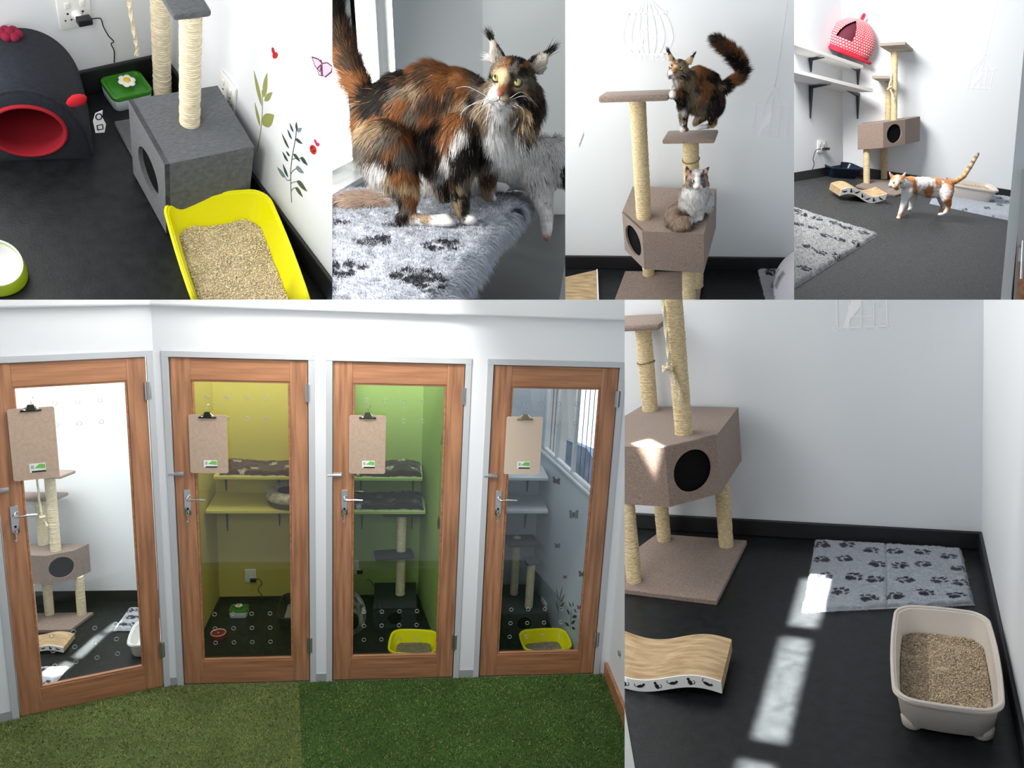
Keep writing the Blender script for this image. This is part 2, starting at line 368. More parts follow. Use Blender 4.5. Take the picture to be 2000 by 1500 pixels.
def cat_tree(room, label, outline, z0, z1, hole_edge, hole_r, base, legs, posts, plats, r=0.038, group=None, sisal=None, felt=None, rope=None, base_t=0.022, hole_c=None, twine=None, tilt=None, leg_r=None, name='cat_tree'):
    sisal = sisal or SISAL; felt = felt or TAUPE
    c = vec((*base[0], 0)); t = thing(room, name, label, 'cat tree', c, group=group); off = lambda p: (p[0]-c.x, p[1]-c.y)
    part('base_board', prism(BM(), [off(p) for p in base], 0.0, base_t, 0.003), felt, t, False)
    for x, y in legs: part('leg', sisal_post(BM(), (*off((x, y)), base_t-.002), (*off((x, y)), z0+.002), leg_r or r*0.9), sisal, t)
    o = part('condo_box', condo(BM(), [off(p) for p in outline], z0, z1, hole_edge, hole_r, hole_c), felt, t, False)
    e0, e1 = V(outline[hole_edge]), V(outline[(hole_edge+1) % len(outline)]); nrm = V((e0.y-e1.y, e1.x-e0.x)).normalized()
    part('doorway_shade', prism(BM(), [off(V(p)) for p in inset(outline, 0.90)], z0+.02, z1-.02), DARK_IN, t, False)  # solid dark block behind the hole, stands in for the shaded inside
    for x, y, zb, zt in posts: part('post', sisal_post(BM(), (*off((x, y)), zb-.002), (*off((x, y)), zt), r), sisal, t)
    for (x, y, zt, hx, hy, th, rz, tx) in plats:
        bm = BM(); m = Matrix.Translation((*off((x, y)), zt))@Matrix.Rotation(rz, 4, 'Z')@Matrix.Rotation(tx, 4, 'X')
        box(bm, (-hx, -hy, 0), (hx, hy, th), min(th*.42, .012), 2, m); part('platform', bm, felt, t)
    for (x, y, z) in (twine or []):
        bm = BM(); pts = [(off((x, y))[0]+(r+.002)*math.cos(a), off((x, y))[1]+(r+.002)*math.sin(a), z+.004*math.sin(a*1.3)) for a in [k*.35 for k in range(20)]]
        tube(bm, pts, 0.0035, 6, 2, 0.7); part('twine_band', bm, mat('dark_twine', (0.25, .17, .08), .9), t)
    if rope:
        pts = [(p[0]-c.x, p[1]-c.y, p[2]) for p in rope['pts']]; rr = rope.get('r', .008)
        rp = part('play_rope', tube(BM(), pts, rr, 9, 8, 0.35), rope.get('mat', PALE_SISAL), t)
        if 'knot' in rope:
            k = vec(rope['knot'])-V((c.x, c.y, 0)); bm = BM()
            tube(bm, [k+V((rr*2.1*math.cos(a), rr*1.8*math.sin(a), rr*1.1*math.sin(1.5*a))) for a in [j*.8 for j in range(14)]], rr*.95, 8, 4, .4); part('rope_knot', bm, PALE_SISAL, rp)
        if 'tassel' in rope:
            k = vec(rope['tassel'])-V((c.x, c.y, 0)); bm = BM()
            for j in range(16):
                a = j*2.4; s = rr*(.3+.9*(j % 5)/5); e = k+V((math.cos(a)*s*1.7, math.sin(a)*s*1.2, -rr*random.uniform(3.5, 6)))
                tube(bm, [k, k*.5+e*.5+V((math.cos(a)*rr*.3, 0, 0)), e], rr*.22, 5, 2)
            part('rope_tassel', bm, PALE_SISAL, rp)
    return t
def paw(u, v, s):
    """paw print mask around the origin, toes pointing +v"""
    m = ((u/(.50*s))**2+((v+.28*s)/(.40*s))**2 < 1)
    for tx, ty, rx, ry in ((-.62, .18, .19, .26), (-.23, .52, .2, .29), (.23, .52, .2, .29), (.62, .18, .19, .26)):
        m |= (((u-tx*s)/(rx*s))**2+((v-ty*s)/(ry*s))**2 < 1)
    return m
def fleece(room, name, label, corners, paws, cat='mat', group=None, th=0.018, res=0.008, base=(0.36, 0.39, 0.43), dark=(0.012, 0.016, 0.03), fuzz=0.006, strand=None, size=None, seam=None, kind=None, ruffle=0.0, bulge=None, scale=1.0):
    """shaggy fleece with paw prints; corners: back-left, back-right, front-right, front-left"""
    c = [np.array(vec(p)) for p in corners]; w = np.linalg.norm(c[1]-c[0]); h = np.linalg.norm(c[3]-c[0])
    n, m = max(8, int(h/res)), max(8, int(w/res)); vv, uu = np.meshgrid(np.linspace(0, 1, n), np.linspace(0, 1, m), indexing='ij')
    P = ((1-uu)*(1-vv))[..., None]*c[0]+(uu*(1-vv))[..., None]*c[1]+(uu*vv)[..., None]*c[2]+((1-uu)*vv)[..., None]*c[3]
    ex = (c[1]-c[0])/w; ey = (c[0]-c[3])/h; nz = np.cross(ex, ey); nz /= np.linalg.norm(nz); ey = np.cross(nz, ex)
    edge = np.minimum(np.minimum(uu*w, (1-uu)*w), np.minimum(vv*h, (1-vv)*h)); k = np.clip(edge/(th*1.2), 0, 1)
    hgt = th*np.sqrt(1-(1-k)**2)
    flat = P.copy(); nn = vnoise(flat, 60/scale, 3); n2 = vnoise(flat, 22/scale, 5); n3 = vnoise(flat, 170/scale, 8)
    hgt = hgt*(0.72+.35*n2+.25*nn)+(n3-.5)*.006*k*scale
    if seam is not None: hgt -= np.exp(-((uu-seam)*w/.004)**2)*th*.5
    rag = (vnoise(flat, 45/scale, 9)-.5)*fuzz*2*(1-k)
    P = P+nz*hgt[..., None]+ex*(rag*np.where(uu < .5, -1, 1))[..., None]+ey*(rag*np.where(vv < .5, 1, -1))[..., None]
    if bulge: P = P+nz*bulge(uu, vv)[..., None]
    x = uu*w; y = (1-vv)*h; wx_ = x+(vnoise(flat, 55/scale, 21)-.5)*.012*scale; wy_ = y+(vnoise(flat, 55/scale, 22)-.5)*.012*scale
    mk = np.zeros_like(x, bool)
    for (pu, pv, ang, s) in paws:
        dx, dy = wx_-pu*w, wy_-(1-pv)*h; ca, sa = math.cos(ang), math.sin(ang); mk |= paw(dx*ca+dy*sa, -dx*sa+dy*ca, s)
    tone = (.82+.36*vnoise(flat, 120/scale, 31)*(.6+.4*nn))[..., None]
    C = np.where(mk[..., None], np.array(dark)*(.7+.6*n3)[..., None], np.array(base)*tone); C = np.clip(C, 0, 1)
    bot = np.stack([flat[0], flat[-1]]); me = grid_mesh(P, C); o = link(name, me, FLEECE, None, room); tag(o, label, cat, group, kind)
    bm = BM(); hexa(bm, [p-nz*.001 for p in c[::-1]], [p+nz*.003 for p in c[::-1]]); part('backing', bm, mat('fleece_backing', (0.5, .5, .5), .9), o, False)
    if strand:
        cnt, ln, wd = strand; k = RNG.integers(0, n, cnt); j = RNG.integers(0, m, cnt); r = P[k, j]; col = C[k, j]*RNG.uniform(.8, 1.2, (cnt, 1))
        e = edge[k, j]; out = np.stack([(uu[k, j]-.5)*w, (.5-vv[k, j])*h], 1); out /= np.abs(out).max(1)[:, None]+1e-6
        f = np.clip(1-e/.05, 0, 1)[:, None]; rd = RNG.normal(0, .55, (cnt, 3))
        d = rd+nz*(.75*(1-f)+.1)+(ex*out[:, :1]+ey*out[:, 1:])*f*1.0; d /= np.linalg.norm(d, axis=1)[:, None]
        vt, fc, ct, cc, nm = strands(r, d, np.tile(nz, (cnt, 1)), RNG.uniform(.5, 1.2, cnt)*ln, np.full(cnt, wd), np.clip(col, 0, 1), .9)
        o2 = link('pile', np_mesh(vt, fc, ct, cc, nm), FUR, o); o2['kind'] = 'stuff'
    return o
def litter(room, label, M, loop, z, n, size, c0=(.62, .50, .36), seed=1, hump=None, dark_zone=None):
    """wood-pellet litter heaped inside a tray: loop is a rounded outline in the tray's own plane"""
    rg = np.random.default_rng(seed); L = np.array(loop); hx, hy = np.abs(L).max(0); R = np.array(M.to_3x3()); T = np.array(M.translation)
    cnt = 0; pts = []
    ang = np.arctan2(L[:, 1], L[:, 0]); od = np.argsort(ang); rad = np.hypot(L[:, 0], L[:, 1])[od]; ang = ang[od]
    while cnt < n:
        q = rg.uniform(-1, 1, (n, 2))*[hx, hy]; ok = np.hypot(q[:, 0], q[:, 1]) < np.interp(np.arctan2(q[:, 1], q[:, 0]), ang, rad, period=2*math.pi)*.985
        pts.append(q[ok]); cnt += ok.sum()
    q = np.concatenate(pts)[:n]; hz = lambda a: z+(vnoise(np.c_[a, a[:, :1]*0], 22, 4)-.5)*.012+(hump(a) if hump else 0)
    # bed surface
    rings = [0.02, .2, .4, .6, .8, .93, 1.0]; bv = []
    for f in rings: bv.append(np.c_[L[od]*f, hz(L[od]*f)-.002])
    Pb = np.stack(bv+[np.c_[L[od], hz(L[od])-.03]]); Pb = np.concatenate([Pb, Pb[:, :1]], 1); cb = np.array(c0)*(.5+.5*vnoise(Pb, 300, 2))[..., None]
    o = link('litter', grid_mesh(Pb@R.T+T, cb), mat_attr('litter_bed', .9, bump=(500, .7)), None, room); tag(o, label, 'cat litter', kind='stuff')
    # granules
    u = np.array([(1, 0, 0), (-1, 0, 0), (0, 1, 0), (0, -1, 0), (0, 0, 1), (0, 0, -1)], float); fc = np.array([(0, 2, 4), (2, 1, 4), (1, 3, 4), (3, 0, 4), (2, 0, 5), (1, 2, 5), (3, 1, 5), (0, 3, 5)])
    a = rg.uniform(0, 6.28, n); s = size*rg.uniform(.6, 1.25, n); ca, sa = np.cos(a), np.sin(a); el = rg.uniform(1.0, 1.9, n)
    loc = u[None]*np.stack([s*el, s*.8, s*.7], 1)[:, None]; x = loc[..., 0]*ca[:, None]-loc[..., 1]*sa[:, None]; y = loc[..., 0]*sa[:, None]+loc[..., 1]*ca[:, None]
    zz = loc[..., 2]+x*rg.normal(0, .3, n)[:, None]; Pv = np.stack([x+q[:, :1], y+q[:, 1:2], zz+(hz(q)+rg.uniform(-.001, .002, n))[:, None]], -1).reshape(-1, 3)@R.T+T
    col = np.array(c0)*rg.choice([.55, .8, 1.0, 1.15, 1.4], n, p=[.14, .22, .34, .2, .1])[:, None]*np.stack([np.ones(n), rg.uniform(.94, 1.02, n), rg.uniform(.86, 1.05, n)], 1)
    if dark_zone: col *= np.where(dark_zone(q), .66, 1)[:, None]  # granules inside the given zone are darker
    F = (np.arange(n)[:, None, None]*6+fc[None]).reshape(-1); o2 = link('granules', np_mesh(Pv, F, np.full(n*8, 3), np.repeat(np.clip(col, 0, 1), 6, 0), None, False), mat_attr('litter_granule', .85, spec=.25), o); o2['kind'] = 'stuff'
    return o
def tray(room, label, loc, rotz, hx, hy, h, bx, by, m, r=0.05, feet=0.0, group=None, bulge=.012, tiltm=None, lip=.010, recess=True):
    M = tiltm if tiltm is not None else Matrix.Translation(vec(loc))@Matrix.Rotation(rotz, 4, 'Z')
    t = thing(room, 'litter_tray', label, 'litter tray', group=group, mat=M)
    part('tub', tub(BM(), hx, hy, h, bx, by, r, lip=lip, bulge=bulge, feet=feet), m, t)
    rm = BM(); P = [(*p, h+.001) for p in rrect(hx-lip*.45, hy-lip*.45, r, 6, bulge)]; tube(rm, [V(p) for p in P]+[V(P[0]), V(P[1])], lip*.55, 8, 1, sub=False); part('rim', rm, m, t)
    if feet:
        for sx in (-1, 1):
            for sy in (-1, 1): part('foot', lathe(BM(), [(.024, 0), (.03, .006), (.034, feet+.02), (.028, feet+.04)], 16, Matrix.Translation((sx*(bx-.028), sy*(by-.03), 0))), m, t)
    return t, M
def socket(room, label, M, w, h, kind='double', cat='wall socket', group=None):
    """M: x right, y up, z out of the wall"""
    t = thing(room, 'wall_socket', label, cat, mat=M, group=group); bm = BM(); box(bm, (0, 0, 0), (w, h, .009), .003); part('face_plate', bm, WHITE_PLASTIC, t)
    dark = mat('socket_hole', (.01, .01, .01), .6)
    for cx in ((.28, .74) if kind == 'double' else (.5,)):
        bm = BM(); box(bm, (w*(cx-.07), h*.66, .008), (w*(cx+.07), h*.84, .0125), .0015); part('switch', bm, WHITE_PLASTIC, t)
        for dx, dy, rr in ((0, .5, .035), (-.09, .3, .028), (.09, .3, .028)): part('socket_hole', cyl(BM(), (w*(cx+dx), h*dy, .0086), (w*(cx+dx), h*dy, .0098), rr*w, seg=14), dark, t)
    return t
def charger(room, label, M, body, cord, r=.0022, stem=True, group=None):
    """plug-in charger: body (x0,y0,z0,x1,y1,z1) in the plate's frame M, cord in room points"""
    t = thing(room, 'plug_charger', label, 'charger', mat=M, group=group); x0, y0, z0, x1, y1, z1 = body
    if stem:
        part('plug', cyl(BM(), ((x0*.7+x1*.3), (y0+y1)/2, .009), ((x0*.7+x1*.3), (y0+y1)/2, z0+.002), (y1-y0)*.75, (y1-y0)*.5, 20), mat('clear_plug', (.75, .77, .78), .25), t)
    bm = BM(); box(bm, (x0, y0, z0), (x1, y1, z1), .003); b = part('body', bm, BLACK_PLASTIC, t)
    mi = M.inverted(); part('cord', tube(BM(), [mi@vec(p) for p in cord], r, 6, 6), BLACK_PLASTIC, t); return t
def bracket(room, label, top, arm, drop, wd=.022, group=None, m=None):
    """shelf bracket: corner point at wall under shelf, arm vector along shelf, drop vector down the wall"""
    top, arm, drop = vec(top), vec(arm), vec(drop); s = arm.cross(drop).normalized()*wd/2; t = thing(room, 'shelf_bracket', label, 'shelf bracket', top, group=group)
    a, d = arm.normalized(), drop.normalized(); k = wd*1.15
    def taper(o, dr, oth, L):
        bm = BM(); hexa(bm, [-s, s, s+oth*k, -s+oth*k], [dr*L-s*.35, dr*L+s*.35, dr*L+s*.35+oth*k*.3, dr*L-s*.35+oth*k*.3]); return bm
    part('arm', taper(top, a, d, arm.length), m or BRACKET, t, False); part('wall_leg', taper(top, d, a, drop.length), m or BRACKET, t, False); return t
def decal_obj(room, label, parts_, cat='wall sticker', group=None, name='wall_sticker'):
    """parts_: list of (part name, bmesh, material); the first is the thing itself when alone"""
    if len(parts_) == 1: return solo(room, name, parts_[0][1], parts_[0][2], label, cat, group, smooth=False)
    t = thing(room, name, label, cat, group=group)
    for n, b, m in parts_: part(n, b, m, t, False)
    return t
def leaf(bm, M, base, tip, wid, t=.0008, skew=0.0):
    b, e = V(base), V(tip); d = e-b; q = V((-d.y, d.x)).normalized()*wid; n = 9
    up = [b+d*(k/n)+q*(math.sin(math.pi*min(1, (k/n)**.8))*(1+skew)) for k in range(n+1)]; dn = [b+d*(k/n)-q*(math.sin(math.pi*min(1, (k/n)**.8))*(1-skew)) for k in range(n+1)]
    pts = [tuple(p) for p in up]+[tuple(p) for p in dn[-2:0:-1]]; poly3(bm, pts[::-1], M, t); return bm
def straight_cage(room, label, M, top=1.3, roof=True, hang=4.0, m=None):
    """white painted birdcage; unit = cage width, origin at its bottom-left corner"""
    m = m or mat('white_decal', (0.97, 0.95, 0.97), .55); bm = BM(); lw = .026
    for x in (0, .24, .49, .74, 1): ribbon(bm, [(x, 0), (x, top)], lw, M)
    ribbon(bm, [(0, 0), (1, 0)], lw*1.3, M); ribbon(bm, [(-.06, top), (1.06, top)], lw*1.3, M)
    for y in (.24, .62, .9): ribbon(bm, [(.24, y), (.74, y)], lw*.8, M)
    def curl(cx, cy, s, a0, tr=1.5, r=.06):
        ribbon(bm, [(cx+s*r*(1-.5*k/14)*math.cos(a0+tr*math.pi*k/14)-s*r*math.cos(a0), cy+r*(1-.5*k/14)*math.sin(a0+tr*math.pi*k/14)-r*math.sin(a0)) for k in range(15)], lw*.8, M)
    for x, s in ((0, -1), (.24, -1), (.49, -1), (.49, 1), (.74, 1), (1, 1)): curl(x, 0, s, math.pi, 1.6, .055)
    curl(.74, .48, -1, 0, 1.5, .06)
    if roof:
        for x in (0, .24, .49, .74, 1): ribbon(bm, bez((x, top), (.5+(x-.5)*.55, top+.2), (.5, top+.62)), lw*.9, M)
        for s in (-1, 1): curl(.5+.56*s, top, s, -math.pi/2, 1.4, .06); curl(.5, top+.64, s, 0, 1.7, .09)
        ribbon(bm, [(.5, top+.62), (.5+.08, top+hang)], lw*.8, M)
    bird = [(.12, .02), (.22, .0), (.27, .2), (.36, .3), (.46, .42), (.49, .55), (.5, .66), (.56, .71), (.5, .74), (.45, .8), (.38, .78), (.36, .7), (.3, .6), (.24, .45), (.2, .3)]
    poly3(bm, bird, M, .0012)
    return solo(room, 'wall_sticker', bm, m, label, 'wall sticker', smooth=False)
def scratcher(room, label, M, L, W, th=.05, amp=.02, ph=0.0, prints=True, group=None):
    """wavy corrugated cardboard scratch board, printed strip along the front"""
    t = thing(room, 'scratch_board', label, 'cat scratcher', mat=M, group=group); N = 36
    z = lambda u: amp+amp*math.sin(2*math.pi*u*1.02+ph); bm = BM(); prev = None
    for k in range(N+1):
        u = k/N; c = ring(bm, [(u*L, .004, z(u)), (u*L, W, z(u)), (u*L, W, z(u)+th), (u*L, .004, z(u)+th)])
        if prev: bridge(bm, prev, c)
        else: bm.faces.new(c[::-1])
        prev = c
    bm.faces.new(prev)
    part('corrugated_board', bm, mat('corrugated_card', (.50, .36, .20), .9, noise=(40, .3), bump=(260, .9), stretch=(.25, 1.6, 1), cols=((.36, .24, .12), (.60, .44, .26))), t)
    bm = BM(); prev = None
    for k in range(N+1):
        u = k/N; c = ring(bm, [(u*L, 0, z(u)+.001), (u*L, .005, z(u)+.001), (u*L, .005, z(u)+th+.001), (u*L, 0, z(u)+th+.001)])
        if prev: bridge(bm, prev, c)
        else: bm.faces.new(c[::-1])
        prev = c
    bm.faces.new(prev); part('printed_strip', bm, mat('printed_card', (.85, .84, .82), .6), t)
    if prints:
        rd = random.Random(5)
        for k in range(7):
            bm = BM(); u = .08+.135*k; m2 = Matrix.Translation((u*L, -.0002, z(u)+th*.5))@Matrix.Rotation(math.pi/2, 4, 'X')@Matrix.Rotation(rd.uniform(-.5, .5), 4, 'Z'); s = th*.3
            el = lambda cx, cy, rx, ry: poly3(bm, [(cx+rx*math.cos(a), cy+ry*math.sin(a)) for a in [j*math.pi/6 for j in range(12)]], m2, .0008)
            if k % 2: el(0, -.2*s, s*.55, s*.75); el(0, s*.8, s*.4, s*.36); ribbon(bm, bez((s*.4, -.8*s), (s*1.5, -.9*s), (s*1.1, .1*s)), s*.16, m2, .0008)
            else: el(0, 0, s*1.0, s*.42); el(s*1.05, s*.3, s*.36, s*.32); ribbon(bm, bez((-s*.9, 0), (-s*1.7, .2*s), (-s*1.3, s*1.0)), s*.16, m2, .0008)
            part('cat_print', bm, mat('print_black', (.01, .01, .012), .6), t, False)
    return t
def shell(room, xs, ys, zs, walls, hb=.1, floor_mat=BLACK_FLOOR, wall_mat=WHITE_WALL, names=None, base_t=.014):
    x0, x1 = xs; y0, y1 = ys; z1 = zs
    struct(room, 'floor', box(BM(), (x0-.06, y0, -.05), (x1+.06, y1+.06, 0)), floor_mat)
    W = {'back': ((x0, y1, -.05), (x1, y1+.06, z1)), 'right': ((x1, y0, -.05), (x1+.06, y1+.06, z1)), 'left': ((x0-.06, y0, -.05), (x0, y1+.06, z1))}
    S = {'back': ((x0, y1-base_t, 0), (x1, y1, hb)), 'right': ((x1-base_t, y0, 0), (x1, y1-base_t, hb)), 'left': ((x0, y0, 0), (x0+base_t, y1-base_t, hb))}
    for k in walls:
        struct(room, 'wall_'+k, box(BM(), *W[k]), wall_mat)
        if hb: struct(room, 'baseboard_'+k, box(BM(), *S[k], base_t*.45, 2), BLACK_EPOXY)
mat('corrugated_card', (.50, .36, .20), .9, noise=(40, .3), bump=(260, .9), stretch=(.25, 1.6, 1), cols=((.36, .24, .12), (.60, .44, .26)))
mat('printed_card', (.85, .84, .82), .6); mat('print_black', (.01, .01, .012), .6)
# ================================================================ room 1: grey box tree in the corner, yellow litter tray, wall stickers
shell(1, (-1.5, 0), (-2.05, 0), 1.3, ('back', 'right'), .0997)
def T1(u, v):
    c, s = math.cos(-.103), math.sin(-.103); return (-.0364+c*u-s*v, -.3993+s*u+c*v)
ropes = [wy(1, *q, -.17) for q in ((249, -60), (252, 0), (256, 30), (263, 70), (268, 95))]
cat_tree(1, 'grey felt cat tree box with sisal posts between the navy cat cave and yellow tray', [T1(0, 0), T1(-.2663, 0), T1(-.2663, -.2535), T1(0, -.2535)], .012, .32, 1, .074,
         [T1(0, .2143), T1(-.2425, .2143), T1(-.2425, -.25), T1(0, -.25)], [], [(*T1(-.1373, -.1194), .318, .698), (*T1(-.0545, .288), .02, 1.15)],
         [(*T1(-.142, -.045), .698, .05, .10, .022, -.103, 0)], r=.0288, sisal=PALE_SISAL, felt=GREY_FELT, base_t=.02, hole_c=(.128, .145),
         rope=dict(pts=ropes, r=.0052, tassel=ropes[-1]))
M = frame3((-.325, -.0005, .267), (1, 0, 0), (0, 0, 1)); socket(1, 'white double wall socket with a black charger plugged in', M, .097, .112)
b0, b1 = wy(1, 153, 51, -.045), wy(1, 179, 34, -.045)
cord = [wy(1, *q, y) for *q, y in ((180, 37, -.04), (186, 36, -.04), (197, 37, -.035), (202, 52, -.03), (212, 70, -.03), (222, 81, -.032), (217, 86, -.03), (223, 100, -.025), (223, 122, -.02))]
charger(1, 'black plug charger and cord hanging from the socket behind the fountain', M, (b0[0]+.325, b0[2]-.267, .028, b1[0]+.325, b1[2]-.267, .052), cord, .0020)
ya, yb = .362, .451; M = frame3((-.0005, -ya, .233), (0, -1, 0), (0, 0, 1)); socket(1, 'white socket low on the side wall behind the grey box', M, yb-ya, .108, 'double')
# drinking fountain
hf = .062; R = [fl(1, *q, hf) for q in ((198, 150), (275, 136), (296, 176), (217, 197))]; c = sum(R)/4; ex = (R[1]-R[0]+R[2]-R[3]); hx = np.linalg.norm(ex)/4; hy = np.linalg.norm(R[0]-R[3]+R[1]-R[2])/4
t = thing(1, 'water_fountain', 'small pet water fountain with green lid and white daisy', 'water fountain', (c[0], c[1], 0), math.atan2(ex[1], ex[0]))
GLOSS_GREEN = mat('green_plastic', (.045, .22, .02), .25); bm = BM()
s = [ring(bm, [(x, y, z) for x, y in rrect(hx*k, hy*k, .018)]) for z, k in ((0, .9), (.006, .94), (hf-.016, .99), (hf-.014, .97))]
for p, q in zip(s, s[1:]): bridge(bm, p, q)
bm.faces.new(s[0][::-1]); bm.faces.new(s[-1]); part('basin', bm, mat('pale_plastic', (.55, .62, .64), .4), t)
bm = BM(); s = [ring(bm, [(x, y, z) for x, y in rrect(hx*k, hy*k, .02)]) for z, k in ((hf-.016, 1), (hf-.002, 1.01), (hf, .98), (hf, .88), (hf-.009, .8), (hf-.006, .72))]
for p, q in zip(s, s[1:]): bridge(bm, p, q)
bm.faces.new(s[0][::-1]); bm.faces.new(s[-1]); part('lid', bm, GLOSS_GREEN, t)
part('stem', cyl(BM(), (0, -.005, hf-.01), (0, -.005, hf+.017), .006), mat('pale_green_plastic', (.3, .5, .25), .4), t)
fl_ = part('flower_center', lathe(BM(), [(.011, hf+.017), (.011, hf+.024), (.007, hf+.027)], 20, Matrix.Translation((0, -.005, 0))), mat('yellow_center', (.78, .5, .01), .35), t)
for k in range(6):
    a = k*math.pi/3; m = Matrix.Translation((.016*math.cos(a), -.005+.016*math.sin(a), hf+.019))@Matrix.Rotation(a, 4, 'Z')@Matrix.Diagonal((1, .95, .35, 1)); bm = BM(); bmesh.ops.create_uvsphere(bm, u_segments=14, v_segments=8, radius=.0125, matrix=m); part('petal', bm, WHITE_PLASTIC, t)
# navy felt cat cave, opening to the right front
NAVY = mat('navy_felt', (.0085, .012, .02), .95, noise=(90, .3), bump=(250, .4), sheen=.06); RED = mat('red_felt', (.36, .006, .018), .9, bump=(200, .3))
F0 = fl(1, 66, 312, 0); zf = .275; ax = V((.34, 1.0, 0)).normalized(); side = V((ax.y, -ax.x, 0)); hw = .168
t = thing(1, 'cat_cave', 'navy felt cat cave with red lining and little red ears', 'cat bed', (F0[0], F0[1], 0)); seg = 40
def arch(k, d, hk=1.0, lift=0): 
    out = []
    for j in range(seg+1):
        a = math.pi*(1.08*j/seg-.04); r = 1.0; out.append(side*(math.cos(a)*hw*k)+ax*d+V((0, 0, max(.0, math.sin(a)+.09)/1.09*zf*hk+lift)))
    return out
bm = BM(); LN = .34; secs = [ring(bm, arch(k, d, h)) for d, k, h in ((0.0, .90, .93), (.012, .975, .985), (.05, 1.02, 1.02), (.17, 1.06, 1.1), (.29, 1.04, 1.08), (LN, .98, 1.0), (LN+.02, .8, .85))]
for p, q in zip(secs, secs[1:]): bridge(bm, p, q, True)
bm.faces.new(secs[-1]); cy_ = .126; hr = .095
hole = ring(bm, [side*(math.cos(math.pi*(1.08*j/seg-.04))*0)+side*(hr*1.02*math.cos(2*math.pi*j/(seg+1)+.2))+ax*(-.006)+V((0, 0, cy_+hr*math.sin(2*math.pi*j/(seg+1)+.2))) for j in range(seg+1)])
a0 = [V(v.co) for v in secs[0]]
# front face: join arch outline to the round opening by angle about the opening's centre
cc = V((0, 0, cy_)); key = lambda p: math.atan2((p-cc).z, (p-cc).dot(side)) % (2*math.pi)
oa = sorted(secs[0], key=lambda v: key(v.co)); ha = sorted(hole, key=lambda v: key(v.co)); bridge(bm, oa, ha)
part('felt_shell', bm, NAVY, t)
bm = BM(); ins = []
for d, k in ((-.0065, 1.0), (.02, 1.0), (.06, 1.25), (.22, 1.35), (.30, 1.15)): ins.append(ring(bm, [side*(hr*1.02*k*math.cos(2*math.pi*j/41))+ax*d+V((0, 0, max(.014, cy_+hr*k*.98*math.sin(2*math.pi*j/41)))) for j in range(41)]))
for p, q in zip(ins, ins[1:]): bridge(bm, p, q)
bm.faces.new(ins[-1]); part('red_lining', bm, RED, t)
bm = BM(); tube(bm, [side*((hr+.004)*1.02*math.cos(2*math.pi*j/40))+ax*(-.006)+V((0, 0, cy_+(hr+.004)*math.sin(2*math.pi*j/40))) for j in range(42)], .006, 8, 1, sub=False); part('opening_piping', bm, RED, t)
bm = BM(); tube(bm, [V(p)+ax*.012 for p in [side*(math.cos(math.pi*j/30)*hw*1.0)+V((0, 0, (math.sin(math.pi*j/30)+.05)/1.09*zf*1.01)) for j in range(31)]], .005, 8, 1, sub=False); part('seam_piping', bm, NAVY, t)
def W1(px, py, y): p = wy(1, px, py, y); return V((p[0]-F0[0], p[1]-F0[1], p[2]))
for sx in (1, -1):
    b = side*(.118*sx)+ax*.004+V((0, 0, zf*.80)); e = b+side*(.050*sx)+V((0, 0, .036)); w = V((0, 0, 1))*.016-side*.012*sx; bm = BM(); secs = []
    for k, s_ in ((0, .5), (.25, .95), (.55, 1.15), (.8, .85), (.97, .3)):
        p = b+(e-b)*k; secs.append(ring(bm, [p+w*(s_*math.cos(j*math.pi/5))+ax*(.008*s_*math.sin(j*math.pi/5)) for j in range(10)]))
    for p, q in zip(secs, secs[1:]): bridge(bm, p, q)
    bm.faces.new(secs[0][::-1]); bm.faces.new(secs[-1]); part('ear', bm, mat('bright_red_felt', (.55, .008, .02), .85), t)
tp = ax*.19+V((0, 0, zf*1.105)); bm = BM()
for k in range(7):
    a = k*math.pi*2/6; q = tp+(side*math.cos(a)*.02+ax*math.sin(a)*.015 if k < 6 else V((0, 0, .006))); bmesh.ops.create_icosphere(bm, subdivisions=2, radius=.014, matrix=Matrix.Translation(q+V((0, 0, .006))))
part('pompom', bm, mat('crimson_felt', (.22, .004, .03), .9), t)
T0 = side*(hw*1.03)+ax*.01+V((0, 0, .165)); m = frame3(T0+side*.02-ax*.012, (side*.9+ax*.25), V((.0, 0, 1))+side*-.30); bm = BM()
poly3(bm, [(-.014, -.045), (.012, -.05), (.02, -.02), (.012, .01), (.016, .034), (-.006, .028), (-.016, .0)], m, .0015); tg = part('fabric_tag', bm, mat('tag_white', (.85, .85, .85), .7), t, False)
for (cx, cy, rx, ry) in ((.002, .014, .009, .011), (.001, -.026, .008, .009)):
    bm = BM(); ribbon(bm, [(cx+rx*math.cos(k*.5), cy+ry*math.sin(k*.5)) for k in range(14)] if cy > 0 else [(cx-rx, cy-ry), (cx+rx, cy-ry), (cx+rx, cy+ry), (cx-rx, cy+ry), (cx-rx, cy-ry)], .0035, m, .0024); part('tag_print', bm, MATS['print_black'], tg, False)
# bowl with a slanting white dish
c = fl(1, 0, 541, 0); LIME = mat('lime_plastic', (.42, .55, .012), .3); t = thing(1, 'food_bowl', 'white food bowl in a lime green stand at the left edge', 'pet bowl', (c[0], c[1], 0))
def slant(bm, k=.32, z=.02):
    for v in bm.verts:
        if v.co.z > z: v.co.z += (v.co.y+.06)*k*min(1, (v.co.z-z)/.02)
    return bm
part('stand', slant(lathe(BM(), [(.062, 0), (.070, .004), (.071, .03), (.066, .046), (.060, .046), (.058, .02)], 40)), LIME, t)
part('dish', slant(lathe(BM(), [(.056, .03), (.064, .046), (.0655, .05), (.063, .05), (.052, .034), (.03, .026)], 40)), WHITE_PLASTIC, t)
